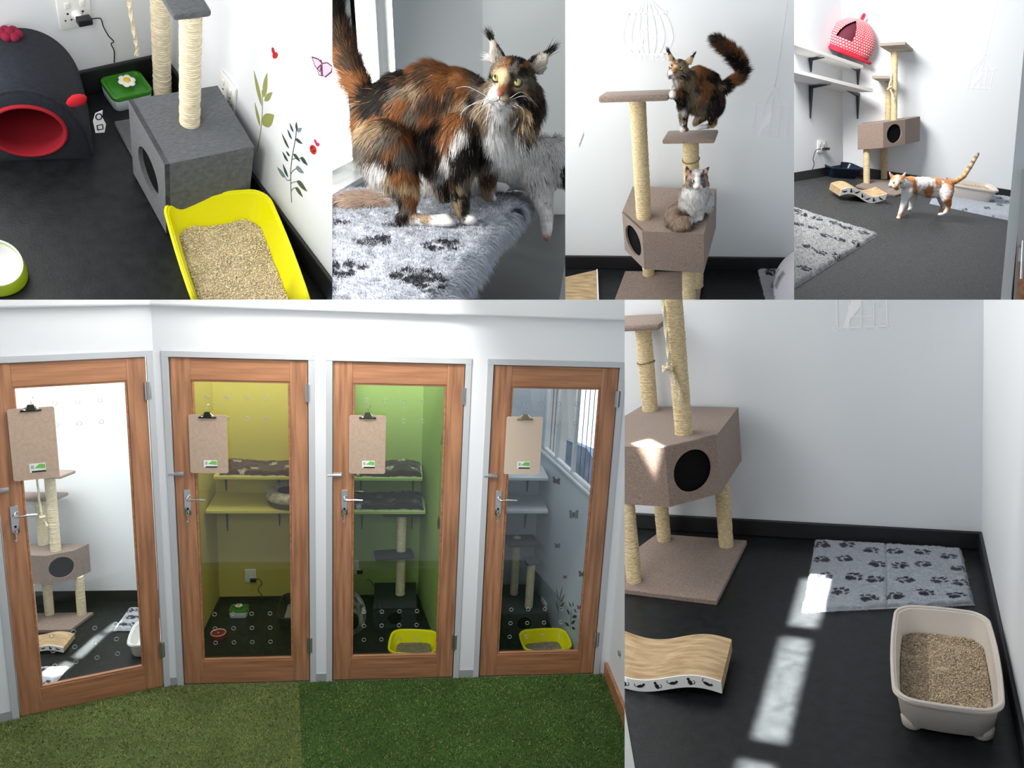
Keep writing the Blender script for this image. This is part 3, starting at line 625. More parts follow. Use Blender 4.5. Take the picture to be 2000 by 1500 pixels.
# yellow litter tray
YEL = mat('yellow_plastic', (.84, .80, .002), .33); zr = .14
A, B_, C_, D_ = fl(1, 321, 408, zr), fl(1, 516, 357, zr), fl(1, 648, 536, zr), fl(1, 379, 586, zr); ey = (A-D_)/np.linalg.norm(A-D_); ex = np.array((ey[1], -ey[0], 0)); wd = abs((B_-A)@ex); ln = .50
ctr = (A+B_)/2-ey*(ln/2-.004); ctr[2] = 0
tr, TM = tray(1, 'bright yellow litter tray half full of tan pellets by the sticker wall', ctr, math.atan2(ey[1], ey[0])-math.pi/2, wd/2, ln/2, zr, wd/2-.036, ln/2-.045, YEL, .05, bulge=.008, lip=.007)
litter(1, 'tan wood pellet litter lying in the bright yellow tray', TM, rrect(wd/2-.034, ln/2-.043, .03, 5, .003), .045, 9000, .0024, (.84, .71, .49), 3, hump=lambda a: .016*np.exp(-((np.abs(a[:, 0])-.075)**2+(a[:, 1]-.195)**2)/.0006))
# vinyl stickers on the side wall
def D1(px, py): p = wx(1, px, py); return (-p[1], p[2])
MS = frame3((-.0006, 0, 0), (0, -1, 0), (0, 0, 1)); OL = mat('olive_vinyl', (.30, .32, .09), .6); DG = mat('dark_green_vinyl', (.03, .06, .055), .6); DT = mat('teal_grey_vinyl', (.16, .24, .25), .6); DO = mat('dark_olive_vinyl', (.07, .085, .05), .6)
def Z2(x, y): return (320+x/5, y/5)
def Z4(x, y): return (320+x/5, 290+y/5)
stem = BM(); ribbon(stem, [D1(*Z2(x, y)) for x, y in ((915, 1480), (945, 1300), (962, 1150), (965, 1000), (962, 880))], .0025, MS)
pl = [('plant_stem', stem, OL)]
for b, e, w_ in (((955, 1030), (882, 690), .016), ((975, 950), (1010, 712), .016), ((985, 985), (1062, 898), .013), ((940, 1230), (890, 1000), .013), ((965, 1215), (1078, 1120), .030)): pl.append(('leaf', leaf(BM(), MS, D1(*Z2(*b)), D1(*Z2(*e)), w_*.62), OL))
decal_obj(1, 'olive green leaf sprig sticker on the wall above the grey box', pl)
stem = BM(); ribbon(stem, [D1(*Z4(x, y)) for x, y in ((1250, 525), (1243, 380), (1240, 220), (1255, 80), (1290, -110), (1300, -220))], .0022, MS); pl = [('plant_stem', stem, DG)]
for b, e, m_, w_ in (((1225, 0), (1155, -145), DG, .008), ((1252, -90), (1210, -190), DG, .007), ((1268, -160), (1232, -250), DG, .007), ((1302, -170), (1298, -260), DG, .007), ((1310, -160), (1350, -200), DT, .007), ((1285, -90), (1358, -45), DG, .008), ((1215, 125), (1160, 30), DG, .009), ((1232, 70), (1195, 25), DG, .007), ((1265, 55), (1335, 130), DG, .010), ((1335, 90), (1408, 165), DG, .012), ((1190, 280), (1108, 180), DT, .013), ((1215, 280), (1165, 150), DG, .010), ((1290, 190), (1372, 240), DT, .013), ((1300, 320), (1402, 420), DO, .015), ((1285, 380), (1360, 475), DO, .013)):
    pl.append(('leaf', leaf(BM(), MS, D1(*Z4(*b)), D1(*Z4(*e)), w_*.75, skew=.3), m_))
for p, q, r in (((1243, 300), (1200, 330), (1190, 280)), ((1242, 340), (1270, 320), (1310, 325)), ((1243, 420), (1255, 390), (1290, 380)), ((1242, 250), (1262, 205), (1300, 195)), ((1250, 110), (1290, 85), (1340, 100))):
    bm = BM(); ribbon(bm, bez(D1(*Z4(*p)), D1(*Z4(*q)), D1(*Z4(*r))), .0016, MS); pl.append(('leaf_stalk', bm, DG))
decal_obj(1, 'dark teal leafy branch sticker on the wall above the yellow tray', pl)
RV = mat('red_vinyl', (.48, .012, .02), .5); BK = MATS['print_black']
def blob(pts, c=D1): return poly3(BM(), [c(*p) for p in pts][::-1], MS, .001)
def el1(px, py, rx, ry, rot=0): return poly3(BM(), [D1(px+rx*math.cos(a)*math.cos(rot)-ry*math.sin(a)*math.sin(rot), py+rx*math.cos(a)*math.sin(rot)+ry*math.sin(a)*math.cos(rot)) for a in [-k*math.pi/9 for k in range(18)]], MS, .001)
decal_obj(1, 'small red ladybird sticker flying high on the wall near the post', [('wing', el1(534, 99, 2.6, 7, -.2), RV), ('body', el1(538, 108, 5, 6.5, .3), RV), ('outline', el1(536.5, 106, 6.4, 8, .3), BK)][:2])
decal_obj(1, 'red spotted ladybird sticker beside the dark leafy branch', [('body', el1(612, 292, 6, 9.5, -.3), RV), ('spot', el1(610, 288, 1.6, 2, 0), BK), ('spot', el1(614, 295, 1.6, 2, 0), BK)])
decal_obj(1, 'tiny pink ladybird sticker just above the spotted ladybird', [('wing', el1(617, 277, 1.9, 6, -.35), mat('pink_vinyl', (.62, .02, .12), .5)), ('body', el1(621, 282, 3.4, 3.6, 0), mat('pink_vinyl'))])
PK = mat('pale_pink_vinyl', (.70, .44, .58), .5); PD = mat('plum_vinyl', (.10, .02, .06), .5)
bw = [[(610, 111), (622, 115), (630, 124), (626, 140), (616, 128)], [(630, 124), (640, 122), (650, 130), (648, 140), (636, 150), (631, 146)], [(628, 126), (620, 134), (624, 146), (629, 148)]]
pl = [('wing', blob(p), PK) for p in bw]
for p in bw:
    bm = BM(); ribbon(bm, [D1(*q) for q in p+[p[0]]], .0030, MS, .0014); pl.append(('wing_outline', bm, PD))
bm = BM(); ribbon(bm, [D1(*q) for q in ((627, 116), (630, 126), (631, 148))], .004, MS, .0016); pl.append(('body', bm, PD))
decal_obj(1, 'pale pink butterfly sticker with plum outlines at the wall edge', pl)
# ================================================================ room 2: window shelf with the long-haired cat, close up
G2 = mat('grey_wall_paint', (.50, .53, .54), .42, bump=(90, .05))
def wseg(name, p, q, z0, z1, m, t=.05):
    p, q = V((*p, 0)), V((*q, 0)); d = (q-p).normalized(); n = V((-d.y, d.x, 0)); struct(2, name, hexa(BM(), [v+V((0, 0, z0)) for v in (p, q, q+n*t, p+n*t)], [v+V((0, 0, z1)) for v in (p, q, q+n*t, p+n*t)]), m)
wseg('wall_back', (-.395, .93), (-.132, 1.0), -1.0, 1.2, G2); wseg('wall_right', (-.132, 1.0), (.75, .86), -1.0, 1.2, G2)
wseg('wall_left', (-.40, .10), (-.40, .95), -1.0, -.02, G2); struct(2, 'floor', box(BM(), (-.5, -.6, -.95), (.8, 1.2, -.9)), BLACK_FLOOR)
win = bpy.data.objects.new('window_2', None); COL.objects.link(win); TOPS.append((2, win)); win['kind'] = 'structure'; WP = mat('white_window_paint', (.85, .85, .84), .4)
for nm, lo, hi, m in (('window_sill', (-.50, -.4, -.02), (-.385, .93, -.005), WP), ('frame_post', (-.44, .60, -.01), (-.412, .622, 1.0), WP), ('frame_post', (-.44, .905, -.01), (-.41, .93, 1.0), WP), ('dark_seal', (-.412, .588, -.01), (-.402, .598, 1.0), DARK_IN), ('frame_post', (-.44, -.4, -.01), (-.405, .02, 1.0), WP)):
    part(nm, box(BM(), lo, hi, .002), m, win, False)
part('window_glass', box(BM(), (-.428, .0, -.01), (-.424, .9, 1.0)), GLASS, win, False)
struct(2, 'sky_outside', box(BM(), (-.75, -.6, -.6), (-.74, 3.2, 1.8)), mat('blazing_sky', (1, 1, 1), .9, emit=((1, .985, .95), 4.5)))
E0, E1 = (.055, -.62), (.112, .37)
solo(2, 'wall_shelf', prism(BM(), [(-.385, .36), (-.385, -.66), (.018, -.66), (.074, .36)], -.055, -.03, .003), SHELF, 'white window shelf under the shaggy blanket', 'shelf', smooth=False)
solo(2, 'shelf_bracket', box(BM(), (.055, .30, -.10), (.075, .36, -.061), .002), BRACKET, 'black bracket end under the far end of the shaggy shelf', 'shelf bracket', smooth=False)
q = [fl(2, *p, -.19) for p in ((1104, 500), (1090, 590))]; d_ = q[1]-q[0]; r0, r1 = q[0]-d_*.35, q[1]+d_*1.4
solo(2, 'wall_shelf', prism(BM(), [(-.39, .925), (-.39, r1[1]), (r1[0], r1[1]), (r0[0], r0[1]), (r0[0]-.03, .955)], -.21, -.19, .002), mat('grey_shelf', (.075, .082, .082), .55), 'plain grey lower shelf beneath the dangling white paw', 'shelf', smooth=False)
fx = (-.382, .365), (.106, .365), (.050, -.66), (-.382, -.66); W2, H2 = .46, 1.025
def uv2(px, py):
    p = fl(2, px, py, 0); v = (.365-p[1])/1.025; xr = .106-.056*v; return ((p[0]+.382)/(xr+.382), v)
pp = [(733, 470, 170, .055), (668, 530, 20, .055), (815, 541, 20, .062), (866, 480, 160, .055), (655, 436, 100, .05), (767, 440, 60, .03), (862, 556, 90, .06)]
bl = fleece(2, 'fleece_blanket', 'shaggy white fleece with dark paw prints along the window shelf', [(*p, -.028) for p in fx], [(*uv2(x, y), math.radians(g), s) for x, y, g, s in pp], 'blanket', th=.028, res=.005, base=(.66, .69, .76), dark=(.035, .038, .05), fuzz=.012, strand=(42000, .020, .0014))
n = 26000; rg = np.random.default_rng(3); tt = rg.uniform(0, 1, n); r = np.c_[.106-.056*tt-rg.uniform(0, .022, n), .365-1.025*tt, rg.uniform(-.026, -.004, n)]; d = np.c_[.8+rg.normal(0, .35, n), rg.normal(0, .45, n), -.35+rg.normal(0, .5, n)]; d /= np.linalg.norm(d, axis=1)[:, None]
cl = vnoise(r, 30, 7); dk = vnoise(r, 14, 9) > .68; col = np.where(dk[:, None], np.array((.07, .075, .10)), np.array((.60, .63, .70)))*rg.uniform(.75, 1.2, (n, 1)); nn = np.tile(np.array((.5, -.3, .8)), (n, 1))+rg.normal(0, .2, (n, 3)); nn /= np.linalg.norm(nn, axis=1)[:, None]
vt, fc, ct, cc, nm = strands(r, d, nn, (.014+.026*cl)*rg.uniform(.5, 1.1, n), np.full(n, .0015), np.clip(col, 0, 1), .9); o = link('shaggy_fringe', np_mesh(vt, fc, ct, cc, nm), FUR, bl); o['kind'] = 'stuff'
# ================================================================ room 3: cat tree against the white wall, shelves beyond the left edge
shell(3, (-1.6, 1.3), (-2.0, 0), 2.4, ('back',), .1025)
def T3(u, v):
    c, s = math.cos(-.0803), math.sin(-.0803); return (.3829+c*u-s*v, -.5905+s*u+c*v)
PT, PB = T3(-.3578, .1411), T3(-.1118, .2726)
zt_tall = wy(3, 1246, 191, PT[1])[2]; zt_small = wy(3, 1352, 268, PB[1])[2]
lg = fl(3, 1267, 535, .02); b0 = [fl(3, *q, .02) for q in ((1249, 520.6), (1368.5, 534), (1368.5, 600), (1228, 600))]
xr = (b0[1][0]+b0[2][0])/2; base3 = [(xr, -.06), (xr-.50, -.06), (xr-.55, -.70), (xr, -.70)]
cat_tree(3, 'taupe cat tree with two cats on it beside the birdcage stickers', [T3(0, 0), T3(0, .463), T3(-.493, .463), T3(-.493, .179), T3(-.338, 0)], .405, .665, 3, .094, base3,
         [T3(-.0981, .0768), (lg[0], lg[1]), T3(-.1, .38)], [(*PT, .665, zt_tall), (*PB, .665, zt_small)],
         [(PT[0]-.005, PT[1]-.02, zt_tall, .176, .085, .034, -.03, -.30), (PB[0], PB[1]-.02, zt_small, .135, .11, .024, -.03, -.26)], r=.043, twine=[(*PB, zt_small-.13)])
PLAT3 = (PB[0], PB[1]-.02, zt_small+.026)
ZB = .665
s = [fl(3, *q, .055) for q in ((1104, 541), (1165, 527), (1167.5, 600), (1090, 620))]; t = thing(3, 'scratch_board', 'brown cardboard scratch board with a torn white edge on the dark floor', 'cat scratcher', (s[0][0], s[0][1], 0))
o = s[0].copy(); o[2] = 0
part('corrugated_board', slab(BM(), *[(p-o)*[1, 1, 0]+[0, 0, .012] for p in (s[3], s[2], s[1], s[0])], .043), MATS['corrugated_card'], t, False)
e = s[2]-s[1]; e /= np.linalg.norm(e); n = np.array((-e[1], e[0], 0)); n = n if n[0] > 0 else -n
part('printed_strip', slab(BM(), *[(p-o)*[1, 1, 0]+[0, 0, .012] for p in (s[2], s[2]+n*.008, s[1]+n*.008-e*.004, s[1]-e*.004)], .046), MATS['printed_card'], t, False)
a, b = fl(3, 1479.5, 521.7, .01), fl(3, 1497, 590, .01); a[2] = b[2] = .002; r = np.array((.55, -.02, 0))
pv = [(*[(fl(3, *q, .02)[0]-a[0]-.02)/.55, (a[1]-fl(3, *q, .02)[1])/(a[1]-b[1])], math.radians(g), .05) for *q, g in ((1508, 532, -60), (1511, 558, -60), (1525, 583, -60))]
fleece(3, 'fleece_mat', 'grey paw print fleece lying under the white cat cave', [a, a+r, b+r, b], pv, res=.008, base=(.42, .42, .46), strand=(6000, .012, .0022))
# rounded fabric cat cave with grey cats and paws on white
def dome(room, name, label, cat, loc, rx, ry, h, pat, mname='printed_fabric', p=2.3, seg=72, rows=40, lean=0):
    th = np.linspace(0, 2*math.pi, seg+1); ph = np.linspace(0, 1, rows); T, Q = np.meshgrid(th, ph)
    zz = h*np.sin(Q*math.pi/2)**.9; rr = np.cos(Q*math.pi/2)**(2/p)*(1+.16*np.sin(np.clip(zz/h*3.2, 0, math.pi)))*.92
    P_ = np.stack([rx*rr*np.cos(T)+lean*zz, ry*rr*np.sin(T), zz], -1); C = pat(P_, T, Q); o = link(name, grid_mesh(P_+np.array(loc), C), mat_attr(mname, .85, .3, bump=(150, .2)), None, room)
    return tag(o, label, cat)
def pat_cats(P_, T, Q):
    q = P_*1.0; C = np.full(P_.shape, 1.0)*np.array((.62, .60, .66)); u = T*1.3; v = Q*2.6
    for k in range(60):
        rd = random.Random(k*7+1); cu, cv, s = rd.uniform(0, 8.2), rd.uniform(0, 2.2), rd.choice((.055, .055, .15))
        du = ((u-cu+4.1) % 8.2-4.1); dv = v-cv; m = paw(du, dv, s) if s < .1 else ((du/s)**2+(dv/s/1.5)**2 < 1) | ((du/s/.6)**2+((dv-s*1.8)/s/.6)**2 < 1)
        C[m] = (.10, .10, .13) if s < .1 else (.22, .22, .25)
    band = (Q > .66) & (np.abs(T-3.0) < .55); C[band] = (.11, .12, .15); dot = band & ((np.mod(T*9, 1)-.5)**2+(np.mod(Q*26, 1)-.5)**2 < .07); C[dot] = (.8, .8, .85); return C
c = fl(3, 1602, 590, 0); dome(3, 'cat_cave', 'white cat cave with grey cat and paw pattern at the wall fleece', 'cat bed', (c[0], c[1], .004), .275, .24, .40, pat_cats)
SHELF = mat('white_shelf', (.80, .78, .76), .5)
a = wy(3, 1137, 271, -.42); solo(3, 'wall_shelf', box(BM(), (a[0]-.55, -.50, a[2]-.012), (a[0], -.36, a[2]+.012), .002), SHELF, 'white shelf end at the left edge beside the cat tree post', 'shelf', smooth=False)
# painted birdcages
def W3(px, py): p = wy(3, px, py); return (p[0], p[2])
MW3 = frame3((0, -.0008, 0), (1, 0, 0), (0, 0, 1)); WD = mat('white_decal', (0.97, 0.95, 0.97), .55)
bm = BM(); S = lambda pts: [W3(1200+x/5.172, y/5.172) for x, y in pts]
for pts in ([(290, 0), (150, 140), (95, 300), (95, 420), (190, 548)], [(295, 0), (215, 150), (172, 320), (180, 440), (245, 548)], [(305, 0), (262, 160), (248, 330), (262, 450), (300, 548)], [(322, -5), (324, 180), (330, 360), (345, 548)], [(340, 0), (390, 170), (418, 340), (412, 460), (392, 548)], [(352, 0), (450, 160), (500, 330), (490, 450), (440, 548)], [(365, 0), (520, 160), (582, 330), (575, 430), (500, 548)]):
    ribbon(bm, [(p.x, p.y) for p in smooth_path([(*q, 0) for q in S(pts)], 5)], .0085, MW3)
ribbon(bm, S([(130, 142), (520, 142)]), .010, MW3); ribbon(bm, S([(185, 548), (512, 548)]), .012, MW3)
ribbon(bm, S([(255, 330), (290, 296), (340, 290), (390, 296), (415, 320)]), .007, MW3); ribbon(bm, S([(285, 460), (350, 470), (412, 455)]), .007, MW3)
for cx, cy, d in ((140, 112, -1), (512, 112, 1), (198, 580, -1), (262, 582, -1), (308, 582, 1), (385, 582, -1), (432, 582, 1), (492, 580, 1), (398, 380, -1)):
    ribbon(bm, S([(cx+d*(20-k*.8)*math.cos(k*.42), cy+(20-k*.8)*math.sin(k*.42)) for k in range(16)]), .006, MW3)
bird = [(120, 495), (175, 462), (215, 425), (245, 385), (270, 375), (290, 385), (302, 400), (288, 412), (292, 440), (280, 480), (245, 510), (258, 548), (240, 548), (215, 512), (170, 500)]
poly3(bm, [(x, y) for x, y in S(bird)][::-1], MW3, .0012)
solo(3, 'wall_sticker', bm, WD, 'round white birdcage sticker with a bird above the raised platform', 'wall sticker', smooth=False)
a, b = W3(1469.7, 264.9), W3(1534.5, 265.9); m = frame3((a[0], -.0008, a[1]), (b[0]-a[0], 0, b[1]-a[1]), (0, 0, 1))@Matrix.Scale(b[0]-a[0], 4)
straight_cage(3, 'square white birdcage sticker hanging right of the bushy cat tail', m, 1.02, True, 3.4, mat('lilac_decal', (.90, .88, .95), .55))
# ================================================================ room 4: the big room seen from its doorway
A4, B4, C4 = at(4, 1647, 338, 9.05), at(4, 1974, 388, 8.85), at(4, 1760, 585, 5.6)
N4 = np.cross(B4-A4, C4-A4); N4 /= np.linalg.norm(N4); N4 = N4 if N4[2] > 0 else -N4
def f4(px, py, h=0.0): return on(4, px, py, N4, N4@A4+h)
def F4(px, py, yaw=0.0):
    """frame standing on the floor of room 4"""
    x = (B4-A4)/np.linalg.norm(B4-A4); y = np.cross(N4, x); c, s = math.cos(yaw), math.sin(yaw); return frame3(f4(px, py), x*c+y*s, -x*s+y*c)
GRIT = mat('grey_grit_floor', (.035, .037, .038), .55, noise=(55, .5), bump=(70, .5))
u4, v4 = B4-A4, C4-A4; q = [A4+u4*a+v4*b for a, b in ((-1.2, -.02), (1.6, -.02), (1.6, 1.25), (-1.2, 1.25))]
struct(4, 'floor', slab(BM(), *[p-N4*.05 for p in q][::1], .05) if (vec(q[1]-q[0]).cross(vec(q[3]-q[0]))).dot(vec(N4)) > 0 else slab(BM(), *[p-N4*.05 for p in q[::-1]], .05), GRIT)
UP = np.array((0, 0, 1.)); l4 = f4(1551, 353.5); nL = np.cross(l4-A4, UP); nL /= np.linalg.norm(nL); nB = np.cross(B4-A4, UP); nB /= np.linalg.norm(nB)
def wl4(px, py, off=0.0): return on(4, px, py, nL, nL@A4+off)
def wb4(px, py, off=0.0): return on(4, px, py, nB, nB@A4+off)
sL = 1 if nL@(C4-A4) > 0 else -1; sB = 1 if nB@(C4-A4) > 0 else -1
def wall4(name, p, q_, n_, z1=3.2): struct(4, name, hexa(BM(), [p, q_, q_-n_*.06, p-n_*.06], [v+UP*z1 for v in (p, q_, q_-n_*.06, p-n_*.06)]), WHITE_WALL)
dn = UP*-.1
wall4('wall_back', A4+dn, A4+(B4-A4)*1.25+dn, nB*sB); wall4('wall_left', A4+dn, A4+(l4-A4)*1.8+dn, nL*sL)
b0, b1 = wb4(1647, 321), wb4(1974, 371); t0, t1 = wl4(1647, 321), wl4(1551, 337)
e = 1.2; struct(4, 'baseboard_back', hexa(BM(), [A4, A4+(B4-A4)*e, A4+(B4-A4)*e+nB*sB*.012, A4+nB*sB*.012], [b0, b0+(b1-b0)*e, b0+(b1-b0)*e+nB*sB*.012, b0+nB*sB*.012]), BLACK_EPOXY)
e = 1.6; struct(4, 'baseboard_left', hexa(BM(), [A4, A4+(l4-A4)*e, A4+(l4-A4)*e+nL*sL*.012, A4+nL*sL*.012], [t0, t0+(t1-t0)*e, t0+(t1-t0)*e+nL*sL*.012, t0+nL*sL*.012]), BLACK_EPOXY)
# shelves on the left wall
def shelf4(bk1, bk0, f0, f1, th, label, wd):
    a, b = wl4(*bk1), wl4(*bk0); da, db = depth(4, a), depth(4, b); c, d = at(4, *f0, db-wd), at(4, *f1, da-wd); e = .8
    a, d = a+(a-b)*e, d+(d-c)*e; o = solo(4, 'wall_shelf', hexa(BM(), [a, b, c, d][::-1], [p+UP*th for p in (a, b, c, d)][::-1]), SHELF, label, 'shelf', smooth=False); return a, b, c, d
up = shelf4((1551, 103.5), (1649, 135.7), (1686, 134), (1551, 88), .032, 'upper white shelf under the pink cat bed', .26)
lo = shelf4((1551, 158.7), (1647.7, 181), (1705, 180), (1551, 142), .034, 'lower white shelf above the wall socket', .30)
def br4(corner, tip, foot, wall, wd, label):
    c = wall(*corner); t = at(4, *tip, depth(4, c)-wd); f = wall(*foot); n_ = (nL*sL if wall is wl4 else nB*sB)*.008
    return bracket(4, label, c+n_, t-c, f-c, .03, 'black brackets under the white shelves')
br4((1580, 113), (1608, 111.5), (1582, 141), wl4, .2, 'left black bracket under the upper white shelf'); br4((1580.5, 167), (1621, 163.5), (1580.5, 231), wl4, .22, 'left black bracket under the lower white shelf')
br4((1677, 134), (1656, 126.5), (1675.5, 170), wb4, .2, 'right black bracket below the pink cat bed'); o = br4((1677, 182.5), (1646, 171), (1675, 232), wb4, .24, 'right black bracket with a yellow dot under the lower shelf')
pz = at(4, 1662, 177, depth(4, wb4(1677, 182))-.17)-np.array(o.matrix_world.translation); bm = BM(); bmesh.ops.create_icosphere(bm, subdivisions=2, radius=.012, matrix=Matrix.Translation(vec(pz))); part('yellow_dot', bm, mat('yellow_green_plastic', (.65, .75, .02), .5), o)
a, b, c, d = [p+UP*.034 for p in up]; k = .93
fleece(4, 'shelf_blanket', 'thin grey fleece strip on the upper white shelf under the pink bed', [a, b, b+(c-b)*k, a+(d-a)*k], [(.3, .5, 0, .06), (.6, .5, 1, .06), (.8, .6, 2, .06)], 'blanket', th=.03, res=.015, base=(.5, .48, .48), scale=1.5)
# pink dotted cat bed
def pat_pink(P_, T, Q):
    C = np.full(P_.shape, 1.)*np.array((.62, .045, .075)); u = np.mod(T*11.5, 1); v = np.mod(Q*22, 1); rowo = np.mod(np.floor(Q*22), 2)*.5; u = np.mod(T*8+rowo, 1)
    C[((u-.5)**2+(v-.5)**2 < .085)] = (.85, .72, .72); seam = (np.abs(np.mod(T+.78, 1.5708)-.785) < .012); C[seam] = (.5, .03, .06); C[Q < .07] = (.60, .02, .05); return C
def cave4(M):
    th = np.linspace(0, 2*math.pi, 433); ph = np.linspace(0, 1, 190); T, Q = np.meshgrid(th, ph); sq = (np.abs(np.cos(T))**3.2+np.abs(np.sin(T))**3.2)**(-1/3.2); zz = .37*np.sin(Q*math.pi/2)**.92; rr = np.clip(np.cos(Q*math.pi/2), 0, 1)**.72*(1+.10*np.sin(np.pi*np.clip(Q*1.6, 0, 1)))*.23*sq
    P_ = np.stack([rr*np.cos(T), rr*np.sin(T), zz], -1); C = pat_pink(P_, T, Q); keep = ~((np.abs(T-3.93) < .36*(1-((Q-.26)/.46)**2)) & (Q > .22) & (Q < .72)); R_ = np.array(M.to_3x3()); Tt = np.array(M.translation)
    t = thing(4, 'cat_cave', 'pink dotted fabric cat igloo on the upper white shelf', 'cat bed', mat=M); n, m = P_.shape[:2]; idx = np.arange(n*m).reshape(n, m); kq = keep[:-1, :-1] & keep[1:, 1:]
    qd = np.stack([idx[:-1, :-1], idx[:-1, 1:], idx[1:, 1:], idx[1:, :-1]], -1)[kq].reshape(-1, 4); FM = mat_attr('pink_fabric', .85, .3, bump=(150, .3))
    link('fabric_shell', np_mesh(P_.reshape(-1, 3), qd.ravel(), np.full(len(qd), 4), C.reshape(-1, 3)), FM, t)
    Pi = P_*np.array((.86, .86, .93)); qi = np.stack([idx[:-1, :-1], idx[1:, :-1], idx[1:, 1:], idx[:-1, 1:]], -1); qi = qi.reshape(-1, 4); link('dark_inner', np_mesh(Pi.reshape(-1, 3), qi.ravel(), np.full(len(qi), 4)), mat('maroon_lining', (.10, .012, .028), .9), t)
    bm = BM(); tube(bm, [(.0, 0, .365), (-.006, .0, .41), (.004, 0, .43), (.02, 0, .41), (.02, 0, .365)], .012, 8, 5); part('hanging_loop', bm, mat('pink_loop', (.55, .05, .08), .85), t)
    bm = BM(); P0 = [(x, y, .010) for x, y in rrect(.235, .235, .07, 6)]; tube(bm, [V(p) for p in P0]+[V(P0[0]), V(P0[1])], .016, 8, 1, sub=False); part('red_base', bm, mat('red_base_fabric', (.55, .015, .045), .85), t)
    return t
pa_, pb_ = at(4, 1603, 90, 8.42), at(4, 1687, 124, 8.72); ex = pb_-pa_; ex /= np.linalg.norm(ex); c1 = (pa_+pb_)/2+UP*.015+np.array((0, .10, 0)); ey = np.array((0, 1, 0))-ex*ex[1]
cave4(frame3(c1, ex, ey)@Matrix.Rotation(math.radians(-10), 4, 'Z')@Matrix.Diagonal((1.02, .9, .95, 1)))
# cat tree facing the doorway
pa = [at(4, 1675, 258, 8.50), at(4, 1725, 262.5, 8.33), at(4, 1768, 265, 8.42), at(4, 1796.5, 264, 8.62)]; P2 = lambda p: (float(p[0]), float(p[1]))
e0, e1 = P2(at(4, 1786, 262, 8.98)), P2(at(4, 1690, 258, 9.0)); zc = [at(4, 1725.3, 236.7, 8.33)[2], at(4, 1725, 288.7, 8.33)[2], at(4, 1675, 233, 8.5)[2], at(4, 1674, 282.7, 8.5)[2], at(4, 1798, 240.3, 8.62)[2], at(4, 1794.7, 287.3, 8.62)[2]]
zt4, zb4 = (zc[0]+zc[2]+zc[4])/3, (zc[1]+zc[3]+zc[5])/3; mp, bp = at(4, 1746, 235, 8.55), at(4, 1734.5, 235, 8.8)
zA, zB4 = at(4, 1752, 101, 8.55)[2], at(4, 1736, 162, 8.8)[2]
fo = [f4(1692.7, 361), f4(1726.7, 351.5), f4(1781, 356)]; zfl = min(float(p[2]) for p in fo)-.03
bs = [f4(1672, 362, .02), f4(1733, 379, .02), f4(1749, 381, .02), f4(1797, 366, .02), f4(1785, 351, .02), f4(1700, 351, .02)]
t4 = cat_tree(4, 'taupe cat tree with a round hole standing behind the white and ginger cat', [P2(p) for p in pa]+[e0, e1], zb4, zt4, 1, .093, [P2(p) for p in bs], [], [(*P2(mp), zt4, zA), (*P2(bp), zt4, zB4)], [], r=.031, base_t=.001)
for c_ in list(t4.children):
    if c_.name.startswith('base_board'): bpy.data.objects.remove(c_)
ofs = np.array(t4.matrix_world.translation); part('base_board', hexa(BM(), [p-ofs-N4*.018 for p in bs], [p-ofs for p in bs]), TAUPE, t4, False)
for p in fo: q_ = p-ofs; part('leg', sisal_post(BM(), (q_[0], q_[1], q_[2]+.01), (q_[0], q_[1], zb4+.002), .033), SISAL, t4)
for nf, ff, dnr, dfr in (((1717, 90), (1743, 106), 8.2, 8.7), ((1703, 153), (1728, 165), 8.45, 8.98)):
    s = (51, 38)[nf[1] > 100]; a, b, c, d = at(4, *nf, dnr), at(4, nf[0]+s, nf[1]-(3 if s == 51 else -.5), dnr), at(4, ff[0]+s*.86, ff[1]-2, dfr), at(4, *ff, dfr); part('platform', hexa(BM(), [p-ofs for p in (a, b, c, d)], [p-ofs+UP*.028 for p in (a, b, c, d)]), mat('pale_carpet', (.42, .37, .31), .95, bump=(300, .4)), t4, False)
rp = [at(4, *p, 8.40) for p in ((1741.5, 96), (1741, 120), (1741, 150), (1737.5, 166), (1738, 172), (1743, 185), (1746, 195))]; rp_ = part('play_rope', tube(BM(), [p-ofs for p in rp], .008, 8, 6, .35), PALE_SISAL, t4); k = vec(rp[4]-ofs); bm = BM(); tube(bm, [k+V((.02*math.cos(a), .016*math.sin(a), .012*math.sin(1.5*a))) for a in [j*.8 for j in range(12)]], .009, 8, 3); part('rope_knot', bm, PALE_SISAL, rp_)
# things on the floor
def tray4(px, py, yaw, hx, hy, h, m, label, bulge=.006, lip=.012): return tray(4, label, None, 0, hx, hy, h, hx-.045, hy-.04, m, .05, tiltm=F4(px, py, yaw), bulge=bulge, lip=lip)
tray4(1637, 343, .42, .21, .145, .11, mat('navy_plastic', (.006, .016, .035), .3), 'empty navy blue litter tray in the corner below the shelves')
tb, TB = tray4(1886, 388, -.03, .235, .16, .15, mat('beige_plastic'), 'beige litter tray on the paw print fleece behind the ginger tail', .014); litter(4, 'tan litter in the beige tray behind the ginger tail', TB, rrect(.20, .125, .04, 5), .125, 2600, .004, (.66, .56, .42), 12)
a, b = f4(1637, 391), f4(1726, 399); ex = b-a; ln = np.linalg.norm(ex); ex /= ln; scratcher(4, 'wavy scratch board with black cat prints left of the ginger cat', frame3(a, ex, np.cross(N4, ex)), ln, .24, .062, .035, .15)
def rug4(label, a, b, c, d, paws_px, s, th, nm, **k):
    a, b, c, d = [f4(*p) for p in (a, b, c, d)]; pl = []; M = np.stack([b-a, d-a], 1)
    for x, y, g in paws_px: uv = np.linalg.lstsq(M, f4(x, y)-a, rcond=None)[0]; pl.append((uv[0], uv[1], math.radians(g), s))
    return fleece(4, 'fleece_mat', label, [a, b, c, d], pl, th=th, **k)
